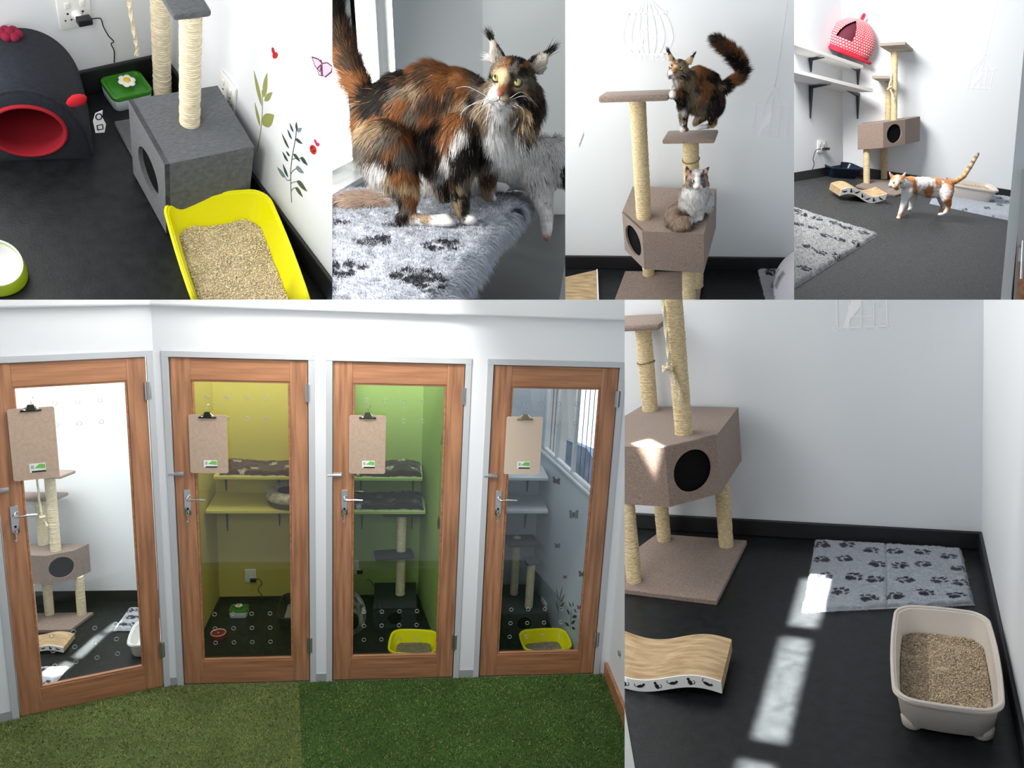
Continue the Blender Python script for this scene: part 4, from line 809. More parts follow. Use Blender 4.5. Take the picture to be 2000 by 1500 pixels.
rug4('grey paw print fleece under the beige tray by the door frame', (1826, 376), (1998, 387), (1999, 437), (1815, 398), [(1933, 384, 60), (1951, 388, 60), (1935, 391, -60), (1952, 395, 60), (1968, 392, 50), (1927, 399, -40), (1940, 407, 60), (1962, 411, -60), (1885, 403, 60), (1908, 407, -60), (1968, 420, 40)], .055, .025, 'mat', res=.014, base=(.36, .40, .47), scale=1.4)
T_, U_, W_ = f4(1713, 461), f4(1490, 391), f4(1485, 606); X_ = U_+W_-T_
pl = []; M_ = np.stack([T_-U_, X_-U_], 1)
for x, y, g in ((140, 330, 30), (350, 395, 40), (590, 455, -40), (730, 515, -40), (1000, 590, 130), (70, 470, -50), (285, 520, -50), (455, 630, -40), (665, 685, 120), (210, 790, -50), (410, 870, 120), (170, 1095, 10), (650, 920, 50), (915, 735, 60), (60, 270, -20)):
    uv = np.linalg.lstsq(M_, f4(1545+x/7.145, 380+y/7.145)-U_, rcond=None)[0]; pl.append((uv[0], uv[1], math.radians(g+30), .072))
fleece(4, 'fleece_mat', 'large grey fleece rug with black paws in the left foreground', [U_, T_, W_, X_] if (vec(T_-U_).cross(vec(U_-X_))).dot(vec(N4)) > 0 else [X_, W_, T_, U_], pl, th=.035, res=.013, base=(.35, .36, .36), strand=(16000, .02, .005), scale=1.7)
# socket and charger on the left wall
p = wl4(1595, 298); ex = wl4(1612, 298.5)-p; w_ = float(np.linalg.norm(ex)); hgt = float(wl4(1595, 274)[2]-p[2]); Ms = frame3(p+nL*sL*.002, ex, UP); socket(4, 'white wall socket with a black charger below the shelves', Ms, w_, hgt)
cd = [wl4(*q_, sL*.03) for q_ in ((1602, 291), (1596, 292), (1592, 297), (1588, 311), (1590, 320), (1586, 333))]; charger(4, 'black charger and thin cord in the socket below the shelves', Ms, (w_*.35, hgt*.2, .02, w_*1.0, hgt*.40, .05), cd, .004)
q0, q1 = wb4(1891, 172.5, sB*.002), wb4(1934, 173, sB*.002); straight_cage(4, 'white birdcage sticker high on the right of the bright wall', frame3(q0, q1-q0, UP)@Matrix.Scale(float(np.linalg.norm(q1-q0)), 4), .85, True, 3.2)
# door frame at the right edge
def post4(name, quad, d0, d1, m, kind=True):
    bm = hexa(BM(), [at(4, *p, d0) for p in quad], [at(4, p[0]+(4 if i in (1, 2) else 0), p[1], d1) for i, p in enumerate(quad)]); return struct(4, name, bm, m)
post4('trim_11', [(1953, 600), (1973, 600), (2030, 30), (2006, 30)], 4.6, 4.72, mat('white_frame_paint', (.62, .66, .68), .5)); post4('trim_12', [(1972, 600), (1979, 600), (2008, 200), (2003, 200)], 4.66, 4.76, DARK_IN); post4('trim_13', [(1978, 600), (1992, 600), (2012, 330), (1996, 330)], 4.55, 4.65, mat('grey_frame_paint', (.42, .43, .44), .5))
bm = hexa(BM(), [at(4, *p, 4.5) for p in ((1985, 600), (2006, 600), (2006, 480), (1993, 478))], [at(4, *p, 4.6) for p in ((1985, 600), (2006, 600), (2006, 480), (1993, 478))]); dr = struct(4, 'door_5', bm, WOOD); bm = hexa(BM(), [at(4, *p, 4.46) for p in ((1987, 510), (1996, 512), (2001, 484), (1990, 484))], [at(4, *p, 4.5) for p in ((1987, 510), (1996, 512), (2001, 484), (1990, 484))]); cyl(bm, at(4, 1994.5, 545, 4.46), at(4, 1998, 470, 4.46), .008); hp = part('hinge', bm, STEEL, dr)
# ================================================================ room 5: passage with four glazed timber doors and the small rooms behind them
FRAME = mat('steel_frame_paint', (.50, .52, .54), .45); HARD = mat('hardboard', (.44, .33, .25), .75, noise=(60, .07)); GREYP = mat('grey_skirting_paint', (.33, .35, .36), .55)
WALL5 = mat('passage_paint', (.76, .78, .80), .6, bump=(80, .05))
DW, DH = .7395, 2.03; XC, A5 = -.0796, .3523
DX = (0.0, .8804, 1.7888); XR = 2.6152; ZC = 2.319
d1 = V((math.cos(A5), math.sin(A5), 0)); o1 = V((XC, 0, 0))-d1*(.0404+DW)
DM = [frame3(o1, d1, (0, 0, 1))]+[frame3((x, 0, 0), (1, 0, 0), (0, 0, 1)) for x in DX]
NORM = [tuple(DM[k].to_3x3()@V((0, 0, 1))) for k in range(4)]
def dloc(k, px, py, z=0.0):
    n = V(NORM[k]); c = n.dot(DM[k].translation)+z; return DM[k].inverted()@vec(on(5, px, py, n, c))
# walls of the passage, openings left for the doors; frame coordinates (along the wall, up, out)
def wallbits(name, M, rects, m=WALL5, t=.09):
    bm = BM()
    for x0, z0, x1, z1 in rects: box(bm, (x0, z0, -t), (x1, z1, 0), mat=M)
    struct(5, name, bm, m)
MW = frame3((0, 0, 0), (1, 0, 0), (0, 0, 1)); g = .035
wallbits('wall_back', MW, [(XC-.02, 0, -g, 2.7), (DW+g, 0, DX[1]-g, 2.7), (DX[1]+DW+g, 0, DX[2]-g, 2.7), (DX[2]+DW+g, 0, XR+.06, 2.7)]+[(x-g, DH+g, x+DW+g, 2.7) for x in DX])
wallbits('wall_left', DM[0], [(-.9, 0, -g, 2.7), (DW+g, 0, DW+.0404, 2.7), (-g, DH+g, DW+g, 2.7)])
struct(5, 'wall_right', box(BM(), (XR, -2.4, 0), (XR+.06, .05, 2.7)), WALL5)
struct(5, 'trim_2', box(BM(), (XC-.02, ZC, 0), (XR, ZC+.30, .05), .012, mat=MW), mat('cornice_paint', (.70, .72, .73), .6))
struct(5, 'trim_3', box(BM(), (-.9, ZC, 0), (DW+.0404+.02, ZC+.30, .05), .012, mat=DM[0]), MATS['cornice_paint'])
for k, (M, a, b) in enumerate(((DM[0], -.5, -g), (DM[0], DW+g, DW+.04), (MW, XC, -g), (MW, DW+g, DX[1]-g), (MW, DX[1]+DW+g, DX[2]-g))):
    struct(5, 'baseboard_back' if k else 'baseboard_left', box(BM(), (a, 0, 0), (b, .058, .006), mat=M), GREYP)
struct(5, 'baseboard_right', box(BM(), (XR-.022, -2.2, 0), (XR, -.012, .095), .004), WOODH)
solo(5, 'door_stop', cyl(BM(), (XR-.001, -.26, .315), (XR-.012, -.26, .315), .016), mat('grey_rubber', (.25, .25, .26), .6), 'round grey door stop on the white wall right of the last door', 'door stop')
# doors
def door(k):
    t = bpy.data.objects.new('door_%d' % (k+1), None); COL.objects.link(t); t.matrix_world = DM[k]; TOPS.append((5, t)); t['kind'] = 'structure'
    fr = bpy.data.objects.new('trim_%d' % (k+4), None); COL.objects.link(fr); fr.matrix_world = DM[k]; TOPS.append((5, fr)); fr['kind'] = 'structure'
    bm = BM(); box(bm, (-g-.004, 0, -.07), (-.004, DH+g, .008), .002); part('frame_jamb', bm, FRAME, fr, False)
    bm = BM(); box(bm, (DW+.004, 0, -.07), (DW+g+.004, DH+g, .008), .002); part('frame_jamb', bm, FRAME, fr, False)
    bm = BM(); box(bm, (-g-.004, DH+.004, -.07), (DW+g+.004, DH+g+.004, .009), .002); part('frame_head', bm, FRAME, fr, False)
    sl, sr, rt, rb = .108, .098, .125, .155; dark = mat('door_shadow_gap', (.01, .008, .006), .8)
    for x0, x1 in ((.001, sl), (DW-sr, DW-.001)): bm = BM(); box(bm, (x0, .006, -.045), (x1, DH-.002, -.005), .003); part('stile', bm, WOOD, t, False)
    bm = BM(); box(bm, (sl, DH-rt, -.045), (DW-sr, DH-.002, -.0055), .002); part('top_rail', bm, WOODH, t, False)
    for z0, z1 in ((.006, .075), (.0755, rb)): bm = BM(); box(bm, (sl, z0, -.045), (DW-sr, z1, -.0055), .001); part('bottom_rail', bm, WOODH, t, False)
    bm = BM(); x0, x1, z0, z1 = sl, DW-sr, rb, DH-rt; q = .012
    for a, b in (((x0, z0), (x1, z0+q)), ((x0, z1-q), (x1, z1)), ((x0, z0+q), (x0+q, z1-q)), ((x1-q, z0+q), (x1, z1-q))): box(bm, (*a, -.03), (*b, -.010), .003)
    part('glazing_bead', bm, WOODH, t, False)
    bm = BM(); box(bm, (x0+.002, z0+.002, -.028), (x1-.002, z1-.002, -.023)); gl = part('glass_pane', bm, GLASS, t, False)
    vr = mat('vent_ring', (.34, .35, .35), .35, .3)
    for r_, z in enumerate((.46, .365, .27, 1.80, 1.68)):
        for c in range(4):
            x = .185+.107*c; b2 = BM(); tube(b2, [(x+.0115*math.cos(j*math.pi/8), z+.0115*math.sin(j*math.pi/8), -.022) for j in range(18)], .0018, 6, 1, sub=False); part('vent_hole', b2, vr, gl)
    for z in (1.844, .256):
        h = part('hinge', cyl(BM(), (DW+.003, z-.05, .008), (DW+.003, z+.05, .008), .0075, seg=12), STEEL, t); bm = BM(); box(bm, (DW-.012, z-.05, .004), (DW+.018, z+.05, .008)); part('hinge_leaf', bm, STEEL, h, False)
    bm = BM(); box(bm, (.047, 1.108, -.006), (.083, 1.262, .0025), .002); lp = part('lock_plate', bm, CHROME, t)
    bm = BM(); tube(bm, [(.065, 1.215, .002), (.065, 1.215, .032), (.078, 1.215, .042), (.12, 1.216, .042), (.172, 1.213, .040)], lambda s: .0078-.002*s, 10, 5); part('lever_handle', bm, CHROME, lp)
    part('keyhole', cyl(BM(), (.065, 1.145, .002), (.065, 1.145, .004), .006), DARK_IN, lp)
    bm = BM(); tube(bm, [(.065+.008*math.cos(j*.6), 1.122+.011*math.sin(j*.6), .012) for j in range(12)], .0018, 6, 2); tube(bm, [(.065, 1.112, .012), (.067, 1.09, .012), (.066, 1.068, .012)], .0028, 6, 3); box(bm, (.058, 1.066, .010), (.070, 1.076, .013)); part('key', bm, CHROME, lp)
    bm = BM(); box(bm, (-.018, 1.342, -.005), (.052, 1.368, .003), .002); lb = part('latch_bolt', bm, STEEL, t); part('bolt_bar', cyl(BM(), (-.03, 1.355, .007), (.045, 1.355, .007), .005), CHROME, lb)
for k in range(4): door(k)
# clipboards
CL = ['hardboard clipboard hooked on the leftmost angled door', 'hardboard clipboard hanging on the door of the yellow room', 'hardboard clipboard hanging on the door of the green room', 'pale hardboard clipboard with a bronze clip on the door with the window reflection']
CPX = [((13, 800), (117, 932)), ((367, 810), (446, 925)), ((682, 811), (752, 926)), ((990, 814), (1054, 927))]
for k in range(4):
    a, b = dloc(k, *CPX[k][0], .02), dloc(k, *CPX[k][1], .02); w_, h_ = b.x-a.x, a.y-b.y; M = DM[k]@Matrix.Translation((a.x, b.y, .012)); t = thing(5, 'clipboard', CL[k], 'clipboard', mat=M, group='clipboards on the doors')
    bm = BM(); prism(bm, [(x+w_/2, y+h_/2) for x, y in rrect(w_/2, h_/2, .012, 4)], 0, .0035); part('board', bm, HARD if k != 3 else mat('pale_hardboard', (.60, .49, .38), .7), t, False)
    cm = mat('black_clip', (.02, .025, .012), .25, .6) if k != 3 else mat('bronze_clip', (.30, .26, .17), .3, .9); cx = w_*.5; bm = BM()
    hexa(bm, [(cx-.022, h_-.012, .003), (cx+.022, h_-.012, .003), (cx+.022, h_-.012, .018), (cx-.022, h_-.012, .018)], [(cx-.014, h_+.018, .004), (cx+.014, h_+.018, .004), (cx+.014, h_+.018, .012), (cx-.014, h_+.018, .012)]); box(bm, (cx-.048, h_-.019, .003), (cx+.048, h_-.010, .012), .003); c_ = part('clip', bm, cm, t)
    for s in (-1, 1): bm = BM(); tube(bm, [(cx+s*.014, h_+.012, .01), (cx+s*.026, h_+.002, .012), (cx+s*.034, h_-.006, .012), (cx+s*.024, h_-.010, .014)], .0025, 6, 4); part('clip_arm', bm, CHROME, c_)
    bm = BM(); tube(bm, [(cx+.004, h_+.012, .010), (cx+.004, h_+.032, .010), (cx-.003, h_+.048, .010), (cx+.005, h_+.060, .006), (cx+.014, h_+.056, .002), (cx+.015, h_+.044, .002)], .0018, 6, 6); part('hook', bm, CHROME, t)
    sx, sy = w_*.36, h_*.10; bm = BM(); box(bm, (sx, sy, .0032), (sx+w_*.35, sy+h_*.125, .0042)); s_ = part('price_label', bm, mat('label_white', (.82, .84, .80), .5), t, False)
    bm = BM(); poly3(bm, [(sx+w_*.10, sy+h_*.06), (sx+w_*.34, sy+h_*.045), (sx+w_*.34, sy+h_*.11), (sx+w_*.22, sy+h_*.115)], Matrix.Translation((0, 0, .0042)), .0004); part('label_green', bm, mat('label_green', (.16, .50, .10), .5), s_, False)
    bm = BM(); box(bm, (sx+w_*.04, sy, .0042), (sx+w_*.35, sy+h_*.022, .0047)); part('label_strip', bm, MATS['print_black'], s_, False)
    for j in range(4): bm = BM(); box(bm, (sx+w_*.035+w_*.016*j, sy+h_*.05, .0042), (sx+w_*.042+w_*.016*j, sy+h_*.1, .0046)); part('bar_code_bar', bm, MATS['print_black'], s_, False)
# artificial turf, two pieces with a seam
sa, sb = fl(5, 583, 1334, 0), fl(5, 592, 1520, 0); TURF = mat_attr('turf', .85, spec=.15)
def turf(label, poly_ok, x0, x1, c, n, seed):
    rg = np.random.default_rng(seed); y0, y1 = -1.45, -.004; xs = np.linspace(x0, x1, 60); ys = np.linspace(y0, y1, 40); X, Y = np.meshgrid(xs, ys, indexing='ij')
    seam = lambda y: sa[0]+(sb[0]-sa[0])*(y-sa[1])/(sb[1]-sa[1]); lim = seam(Y)
    X = np.minimum(X, lim) if poly_ok == 'l' else np.maximum(X, lim); P_ = np.stack([X, Y, np.full_like(X, .004)], -1)
    C = np.array(c)*(.45+.3*vnoise(P_, 40, 3))[..., None]; o = link('artificial_turf', grid_mesh(P_.transpose(1, 0, 2)[:, ::-1] if False else P_, C), TURF, None, 5); tag(o, label, 'artificial grass', kind='stuff')
    r = np.c_[rg.uniform(x0, x1, n), y1-(y1-y0)*rg.uniform(0, 1, n)**1.0, np.full(n, .004)]
    if poly_ok == 'l': r = r[r[:, 0] < seam(r[:, 1])]
    else: r = r[r[:, 0] > seam(r[:, 1])]
    ang = math.radians(20); lim2 = V((math.cos(A5), math.sin(A5), 0)); r = r[(r[:, 0] > XC) | (r[:, 1] < (r[:, 0]-XC)*math.tan(A5)-.004)]; r = r[r[:, 0] < XR-.024]
    n = len(r); d = rg.normal(0, .5, (n, 3)); d[:, 2] = 1; d[:, 1] -= .25; d /= np.linalg.norm(d, axis=1)[:, None]; big = vnoise(r, 7, 6)[:, None]
    col = np.array(c)*rg.uniform(.55, 1.5, (n, 1))*(.75+.5*big)*np.stack([rg.uniform(.85, 1.35, n), np.ones(n), rg.uniform(.7, 1.1, n)], 1); dry = rg.uniform(0, 1, n) < .06; col[dry] = np.array((.30, .27, .12))
    nn = np.stack([rg.normal(0, .45, n), -.45+rg.normal(0, .3, n), np.full(n, .8)], 1); nn /= np.linalg.norm(nn, axis=1)[:, None]
    vt, fc, ct, cc, nm = strands(r, d, nn, rg.uniform(.012, .026, n), np.full(n, .0034), np.clip(col, 0, 1), .5); o2 = link('grass_blades', np_mesh(vt, fc, ct, cc, nm), TURF, o); o2['kind'] = 'stuff'
struct(5, 'floor', box(BM(), (-1.3, -1.6, -.05), (XR+.06, .06, 0)), mat('screed', (.12, .12, .11), .8))
turf('lighter green artificial turf in front of the angled and yellow room doors', 'l', -1.1, 1.05, (.125, .175, .055), 60000, 3)
turf('darker green artificial turf in front of the green room door', 'r', .3, XR-.024, (.060, .125, .030), 66000, 4)
# ---- the four small rooms
ROOMW = {'a': mat('white_room_paint', (.80, .83, .86), .6), 'b': mat('yellow_room_paint', (.56, .50, .12), .6), 'c': mat('green_room_paint', (.35, .49, .16), .6), 'd': mat('blue_grey_room_paint', (.50, .56, .63), .6)}
def cell(m, floor_poly, walls, n):
    struct(5, 'floor', prism(BM(), floor_poly, -.05, .001), BLACK_FLOOR)
    for nm, (p, q), inn in walls:
        p, q = V((*p, 0)), V((*q, 0)); dn = (q-p).normalized(); nv = V((-dn.y, dn.x, 0)); nv = nv if nv.dot(V((*inn, 0))-p) < 0 else -nv
        struct(5, nm, hexa(BM(), [p, q, q+nv*.025, p+nv*.025], [v+V((0, 0, 2.3)) for v in (p, q, q+nv*.025, p+nv*.025)]), m)
        struct(5, nm.replace('wall', 'baseboard'), hexa(BM(), [p, q, q-nv*.008, p-nv*.008], [v+V((0, 0, .085 if m == ROOMW['a'] else .03)) for v in (p, q, q-nv*.008, p-nv*.008)]), BLACK_EPOXY)
cell(ROOMW['a'], [(-2.6, 1.06), (-2.6, -.28), (-.80, -.18), (-.12, .05), (-.05, 1.06)], [('wall_back', ((-2.6, 1.045), (-.05, 1.045)), (-1, 0)), ('wall_right', ((-.062, 1.04), (-.105, .06)), (-1, 0))], 1)
cell(ROOMW['b'], [(-.03, 1.06), (-.03, .05), (.83, .05), (.83, 1.06)], [('wall_back', ((-.03, 1.035), (.83, 1.035)), (.4, 0)), ('wall_left', ((-.012, 1.035), (-.03, .095)), (.4, .5)), ('wall_right', ((.82, .095), (.82, 1.035)), (.4, .5))], 2)
cell(ROOMW['c'], [(.85, 1.06), (.85, .05), (1.70, .05), (1.44, 1.06)], [('wall_back', ((.85, 1.035), (1.45, 1.035)), (1.1, 0)), ('wall_right', ((1.417, 1.035), (1.572, .095)), (1.1, .5)), ('wall_left', ((.86, .095), (.86, 1.035)), (1.1, .5))], 3)
cell(ROOMW['d'], [(1.72, 1.04), (1.72, .05), (2.54, .05), (2.34, 1.04)], [('wall_back', ((1.72, 1.005), (2.30, 1.005)), (2, 0)), ('wall_left', ((1.73, .095), (1.73, 1.005)), (2, .5))], 4)
# room D side wall, opened to build the window reflected in the door glass
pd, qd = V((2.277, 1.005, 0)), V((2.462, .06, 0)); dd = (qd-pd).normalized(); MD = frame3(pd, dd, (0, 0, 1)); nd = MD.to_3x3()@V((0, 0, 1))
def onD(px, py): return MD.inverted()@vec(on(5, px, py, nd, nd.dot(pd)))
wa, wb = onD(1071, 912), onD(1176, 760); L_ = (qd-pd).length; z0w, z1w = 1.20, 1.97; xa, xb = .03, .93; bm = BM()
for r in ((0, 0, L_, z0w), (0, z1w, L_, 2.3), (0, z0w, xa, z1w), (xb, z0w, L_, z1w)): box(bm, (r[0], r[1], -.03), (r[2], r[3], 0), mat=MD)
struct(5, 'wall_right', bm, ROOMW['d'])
win = bpy.data.objects.new('reflected_window_1', None); COL.objects.link(win); win.matrix_world = MD; TOPS.append((5, win)); win['kind'] = 'structure'
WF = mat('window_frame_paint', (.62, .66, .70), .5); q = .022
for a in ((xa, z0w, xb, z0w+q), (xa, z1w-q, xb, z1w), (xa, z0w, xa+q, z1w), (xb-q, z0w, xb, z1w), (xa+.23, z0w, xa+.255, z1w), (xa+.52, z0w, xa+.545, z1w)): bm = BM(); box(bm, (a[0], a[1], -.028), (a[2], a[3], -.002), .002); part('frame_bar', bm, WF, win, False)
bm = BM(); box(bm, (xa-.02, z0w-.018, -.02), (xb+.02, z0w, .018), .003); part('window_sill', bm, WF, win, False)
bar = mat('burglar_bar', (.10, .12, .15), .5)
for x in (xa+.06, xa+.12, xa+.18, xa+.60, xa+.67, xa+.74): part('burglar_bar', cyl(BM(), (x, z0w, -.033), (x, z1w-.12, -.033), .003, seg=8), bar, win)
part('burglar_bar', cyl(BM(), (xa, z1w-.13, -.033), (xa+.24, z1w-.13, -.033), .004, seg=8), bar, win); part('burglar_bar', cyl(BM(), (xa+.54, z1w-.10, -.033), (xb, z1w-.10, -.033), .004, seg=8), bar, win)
# glowing sky and hillside seen in the reflected window, built as solids
struct(5, 'sky_outside', box(BM(), (-.5, z0w-.5, -.50), (1.6, z1w+.5, -.48), mat=MD), mat('reflected_sky', (.9, .95, 1), .9, emit=((.86, .93, 1.0), 2.2)))
bm = BM(); poly3(bm, [(-.5, z0w-.45), (1.5, z0w-.45), (1.5, z0w+.34), (1.15, z0w+.42), (.9, z0w+.30), (.62, z0w+.24), (.42, z0w+.19), (.2, z0w+.26), (-.1, z0w+.36), (-.5, z0w+.3)], MD@Matrix.Translation((0, -.42, -.46)), .05); struct(5, 'reflected_hill', bm, mat('hazy_hill', (.28, .36, .52), .9, noise=(6, .3)))
SHB = {'b': mat('yellow_shelf', (.62, .56, .12), .5), 'c': mat('green_shelf', (.36, .52, .16), .5), 'd': mat('pale_blue_shelf', (.60, .65, .70), .5)}
def shelf(k, x0, x1, y0, y1, z, label): solo(5, 'wall_shelf', box(BM(), (x0, y0, z-.02), (x1, y1, z), .002), SHB[k], label, 'shelf', smooth=False)
shelf('b', .045, .815, .72, 1.03, 1.072, 'upper yellow shelf holding a dark paw print blanket'); shelf('b', -.008, .815, .70, 1.03, .838, 'lower yellow shelf holding a round cream pet bed')
shelf('c', .865, 1.418, .71, 1.03, 1.072, 'upper green shelf under a dark blanket behind the clipboard'); shelf('c', .865, 1.444, .69, 1.03, .838, 'lower green shelf with a folded dark blanket')
shelf('d', 1.735, 2.29, .72, 1.0, 1.075, 'upper pale shelf in the room with the window reflection'); shelf('d', 1.735, 2.30, .70, 1.0, .838, 'lower pale shelf above the small grey cat tree')
def brk(px, py, y, arm, leg, label, m=None): p = wy(5, px, py, y); bracket(5, label, (p[0], y-.001, p[2]), (0, -arm, 0), (0, 0, -leg), .02, 'shelf brackets behind the doors', m)
for (x, z, y, arm, leg, lab) in ((.06, 1.051, 1.034, .24, .2, 'left bracket under the upper yellow shelf'), (.42, 1.051, 1.034, .24, .2, 'dark bracket behind the round pet bed'), (.06, .817, 1.034, .26, .27, 'left bracket under the lower yellow shelf'), (.42, .817, 1.034, .26, .23, 'right bracket under the lower yellow shelf'),
        (.99, 1.051, 1.034, .24, .2, 'left bracket under the upper green shelf'), (1.36, 1.051, 1.034, .24, .2, 'right bracket under the upper green shelf'), (1.0, .817, 1.034, .26, .26, 'left bracket under the lower green shelf'), (1.36, .817, 1.034, .26, .26, 'right bracket beside the tall sisal post in the green room'),
        (2.19, 1.054, 1.004, .22, .19, 'bracket under the upper pale shelf near the reflected window'), (2.19, .817, 1.004, .24, .24, 'bracket under the lower pale shelf near the butterflies')):
    bracket(5, lab, (x, y, z), (0, -arm, 0), (0, 0, -leg), .02, 'shelf brackets behind the doors')
# blankets, beds and bowls
pv = [(u, v, a, .036) for u, v, a in ((.12, .3, 1), (.3, .7, -1), (.45, .3, .5), (.6, .65, 2), (.75, .3, 1.2), (.9, .7, -.6), (.2, .9, 0))]
def drape(label, x0, x1, y0, y1, z, base, dark, group): fleece(5, 'shelf_blanket', label, [(x0, y1, z), (x1, y1, z), (x1, y0, z), (x0, y0, z)], pv, 'blanket', group, .03, .008, base, dark, bulge=lambda u, v: .012*np.sin(u*9+1)*np.sin(v*3+.4)+.018*np.exp(-((u-.75)/.07)**2)*(v > .2))
drape('brown blanket with cream paw prints on the upper yellow shelf', .08, .80, .735, 1.0, 1.074, (.075, .042, .032), (.48, .42, .32), None)
drape('charcoal blanket with pale paws on the upper green shelf', .88, 1.41, .73, 1.0, 1.074, (.045, .036, .032), (.4, .4, .38), None)
drape('dark navy folded blanket with faint paws on the lower green shelf', .88, 1.43, .71, 1.0, .840, (.022, .022, .028), (.25, .26, .28), None)
c = (.535, .86, .8385); t = thing(5, 'pet_bed', 'round cream fluffy pet bed on the lower yellow shelf', 'pet bed', c)
bm = BM(); tube(bm, [(.135*math.cos(j*math.pi/14), .125*math.sin(j*math.pi/14), .062) for j in range(30)], .042, 12, 1, sub=False); part('cream_rim', bm, mat('cream_fleece', (.48, .43, .33), .95, noise=(40, .35), bump=(120, .9), sheen=.3), t)
part('base_cushion', lathe(BM(), [(.13, 0), (.165, .012), (.168, .04), (.12, .05)], 32), mat('brown_fabric', (.10, .065, .04), .9), t); part('inner_lining', lathe(BM(), [(.10, .085), (.09, .055), (.02, .05)], 28), mat('dark_plum_fabric', (.035, .015, .018), .95), t)
ft = [o for r, o in TOPS if o.name.startswith('water_fountain')][0]; f2 = copy_tree(5, ft, Matrix.Translation((.165, .82, .002))@Matrix.Scale(.95, 4)); f2['label'] = 'small green and white pet fountain on the floor of the yellow room'
t = thing(5, 'food_bowl', 'round crimson pet bowl with cream dish in the yellow room', 'pet bowl', (.086, .53, .002)); part('stand', lathe(BM(), [(.048, 0), (.050, .004), (.048, .036), (.044, .036)], 28), mat('crimson_plastic', (.25, .012, .03), .35), t)
d_ = part('dish', lathe(BM(), [(.046, .030), (.050, .038), (.047, .0395), (.038, .028), (.01, .026)], 28), mat('cream_plastic', (.75, .68, .48), .35), t); part('dish_bump', lathe(BM(), [(.012, .026), (.010, .034), (.004, .037)], 16), MATS['cream_plastic'], d_)
CHAR = mat('charcoal_plastic', (.018, .02, .022), .4); tr, TM = tray(5, 'charcoal litter tray half hidden by the door stile in the yellow room', (.60, .78, .002), 0, .15, .17, .09, .12, .14, CHAR, .04, lip=.008); litter(5, 'pale litter in the charcoal tray of the yellow room', TM, rrect(.112, .13, .03, 5), .032, 1200, .003, (.55, .52, .42), 6)
M = frame3((.172, 1.034, .146), (1, 0, 0), (0, 0, 1)); socket(5, 'white wall socket with a black charger in the yellow room', M, .077, .104)
charger(5, 'black charger with a hanging cord in the yellow room', M, (.04, .018, .028, .082, .044, .045), [wy(5, *q, 1.0) for q in ((499, 1131), (507, 1132), (511, 1140), (505, 1148), (505, 1155), (511, 1162), (508, 1170), (498, 1173))], .0022)
# green room
DARKF = mat('dark_felt', (.022, .027, .034), .95, bump=(200, .4))
cat_tree(5, 'dark felt cat tree with two platforms on one sisal post in the green room', [(1.10, .60), (1.40, .60), (1.40, .99), (1.10, .99)][::1], .004, .15, 0, .05, [(1.10, .60), (1.40, .60), (1.40, .99), (1.10, .99)], [], [(1.285, .82, .149, .77)], [(1.30, .80, .770, .145, .085, .026, .0, -.18), (1.235, .78, .462, .135, .09, .026, .12, -.12)], r=.034, sisal=PALE_SISAL, felt=DARKF, base_t=.006, name='cat_tree')
def pat_dark(P_, T, Q):
    C = np.full(P_.shape, 1.)*np.array((.16, .18, .17))
    for k in range(45):
        rd = random.Random(k*3+2); cu, cv, s = rd.uniform(0, 6.28), rd.uniform(0, 1), rd.uniform(.07, .2); C[(((T-cu)/s)**2+((Q-cv)/s/.7)**2 < 1)] = rd.choice(((.03, .035, .035), (.45, .48, .45)))
    return C
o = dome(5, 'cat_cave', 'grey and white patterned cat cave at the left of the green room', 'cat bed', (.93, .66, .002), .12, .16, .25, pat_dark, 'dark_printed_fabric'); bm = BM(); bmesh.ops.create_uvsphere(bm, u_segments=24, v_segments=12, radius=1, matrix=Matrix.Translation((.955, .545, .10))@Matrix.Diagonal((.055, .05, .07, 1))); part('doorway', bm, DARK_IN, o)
bm = BM(); box(bm, (-.012, -.022, 0), (.014, .022, .0015), mat=frame3((1.035, .57, .165), (.8, .6, 0), (0, 0, 1))); part('fabric_tag', bm, MATS['tag_white'], o, False)
socket(5, 'white wall socket with a black charger in the green room', frame3((.88, 1.034, .20), (1, 0, 0), (0, 0, 1)), .10, .11)
charger(5, 'black charger with a trailing cord in the green room', frame3((.88, 1.034, .20), (1, 0, 0), (0, 0, 1)), (.09, .015, .015, .13, .04, .035), [wy(5, *q, 1.0) for q in ((715, 1132), (722, 1133), (730, 1143), (735, 1156), (745, 1166), (751, 1169))], .0022)
tr, TM = tray(5, 'lime yellow litter tray on the floor of the green room', (1.375, .235, .002), -.10, .148, .135, .12, .118, .105, mat('yellow_plastic'), .05, lip=.007); litter(5, 'brown litter in the lime yellow tray of the green room', TM, rrect(.112, .10, .035, 5), .05, 2200, .0028, (.34, .29, .20), 7)
pg, qg = V((1.417, 1.035, 0)), V((1.572, .095, 0)); MG = frame3(pg, qg-pg, (0, 0, 1)); ng = MG.to_3x3()@V((0, 0, 1)); GD = mat('dark_leaf_vinyl', (.045, .08, .03), .6)
def onG(px, py): p = MG.inverted()@vec(on(5, px, py, ng, ng.dot(pg)+.001)); return (p.x, p.y)
MG2 = MG@Matrix.Translation((0, 0, .0008))
for (lab, pts, cord) in (('dark leaf pendant sticker low on the green wall', [(857, 1006), (860, 1018), (858, 1032), (855, 1034), (854, 1020)], [(861, 880), (858, 1006)]), ('pale grey leaf sticker high on the green wall', [(866, 842), (868, 852), (865, 868), (860, 868), (862, 855)], [(866, 842), (866, 838)])):
    bm = BM(); poly3(bm, [onG(*p) for p in pts], MG2); ribbon(bm, [onG(*p) for p in cord], .002, MG2); solo(5, 'wall_sticker', bm, GD if 'dark' in lab else mat('grey_leaf_vinyl', (.22, .30, .16), .6), lab, 'wall sticker', smooth=False)
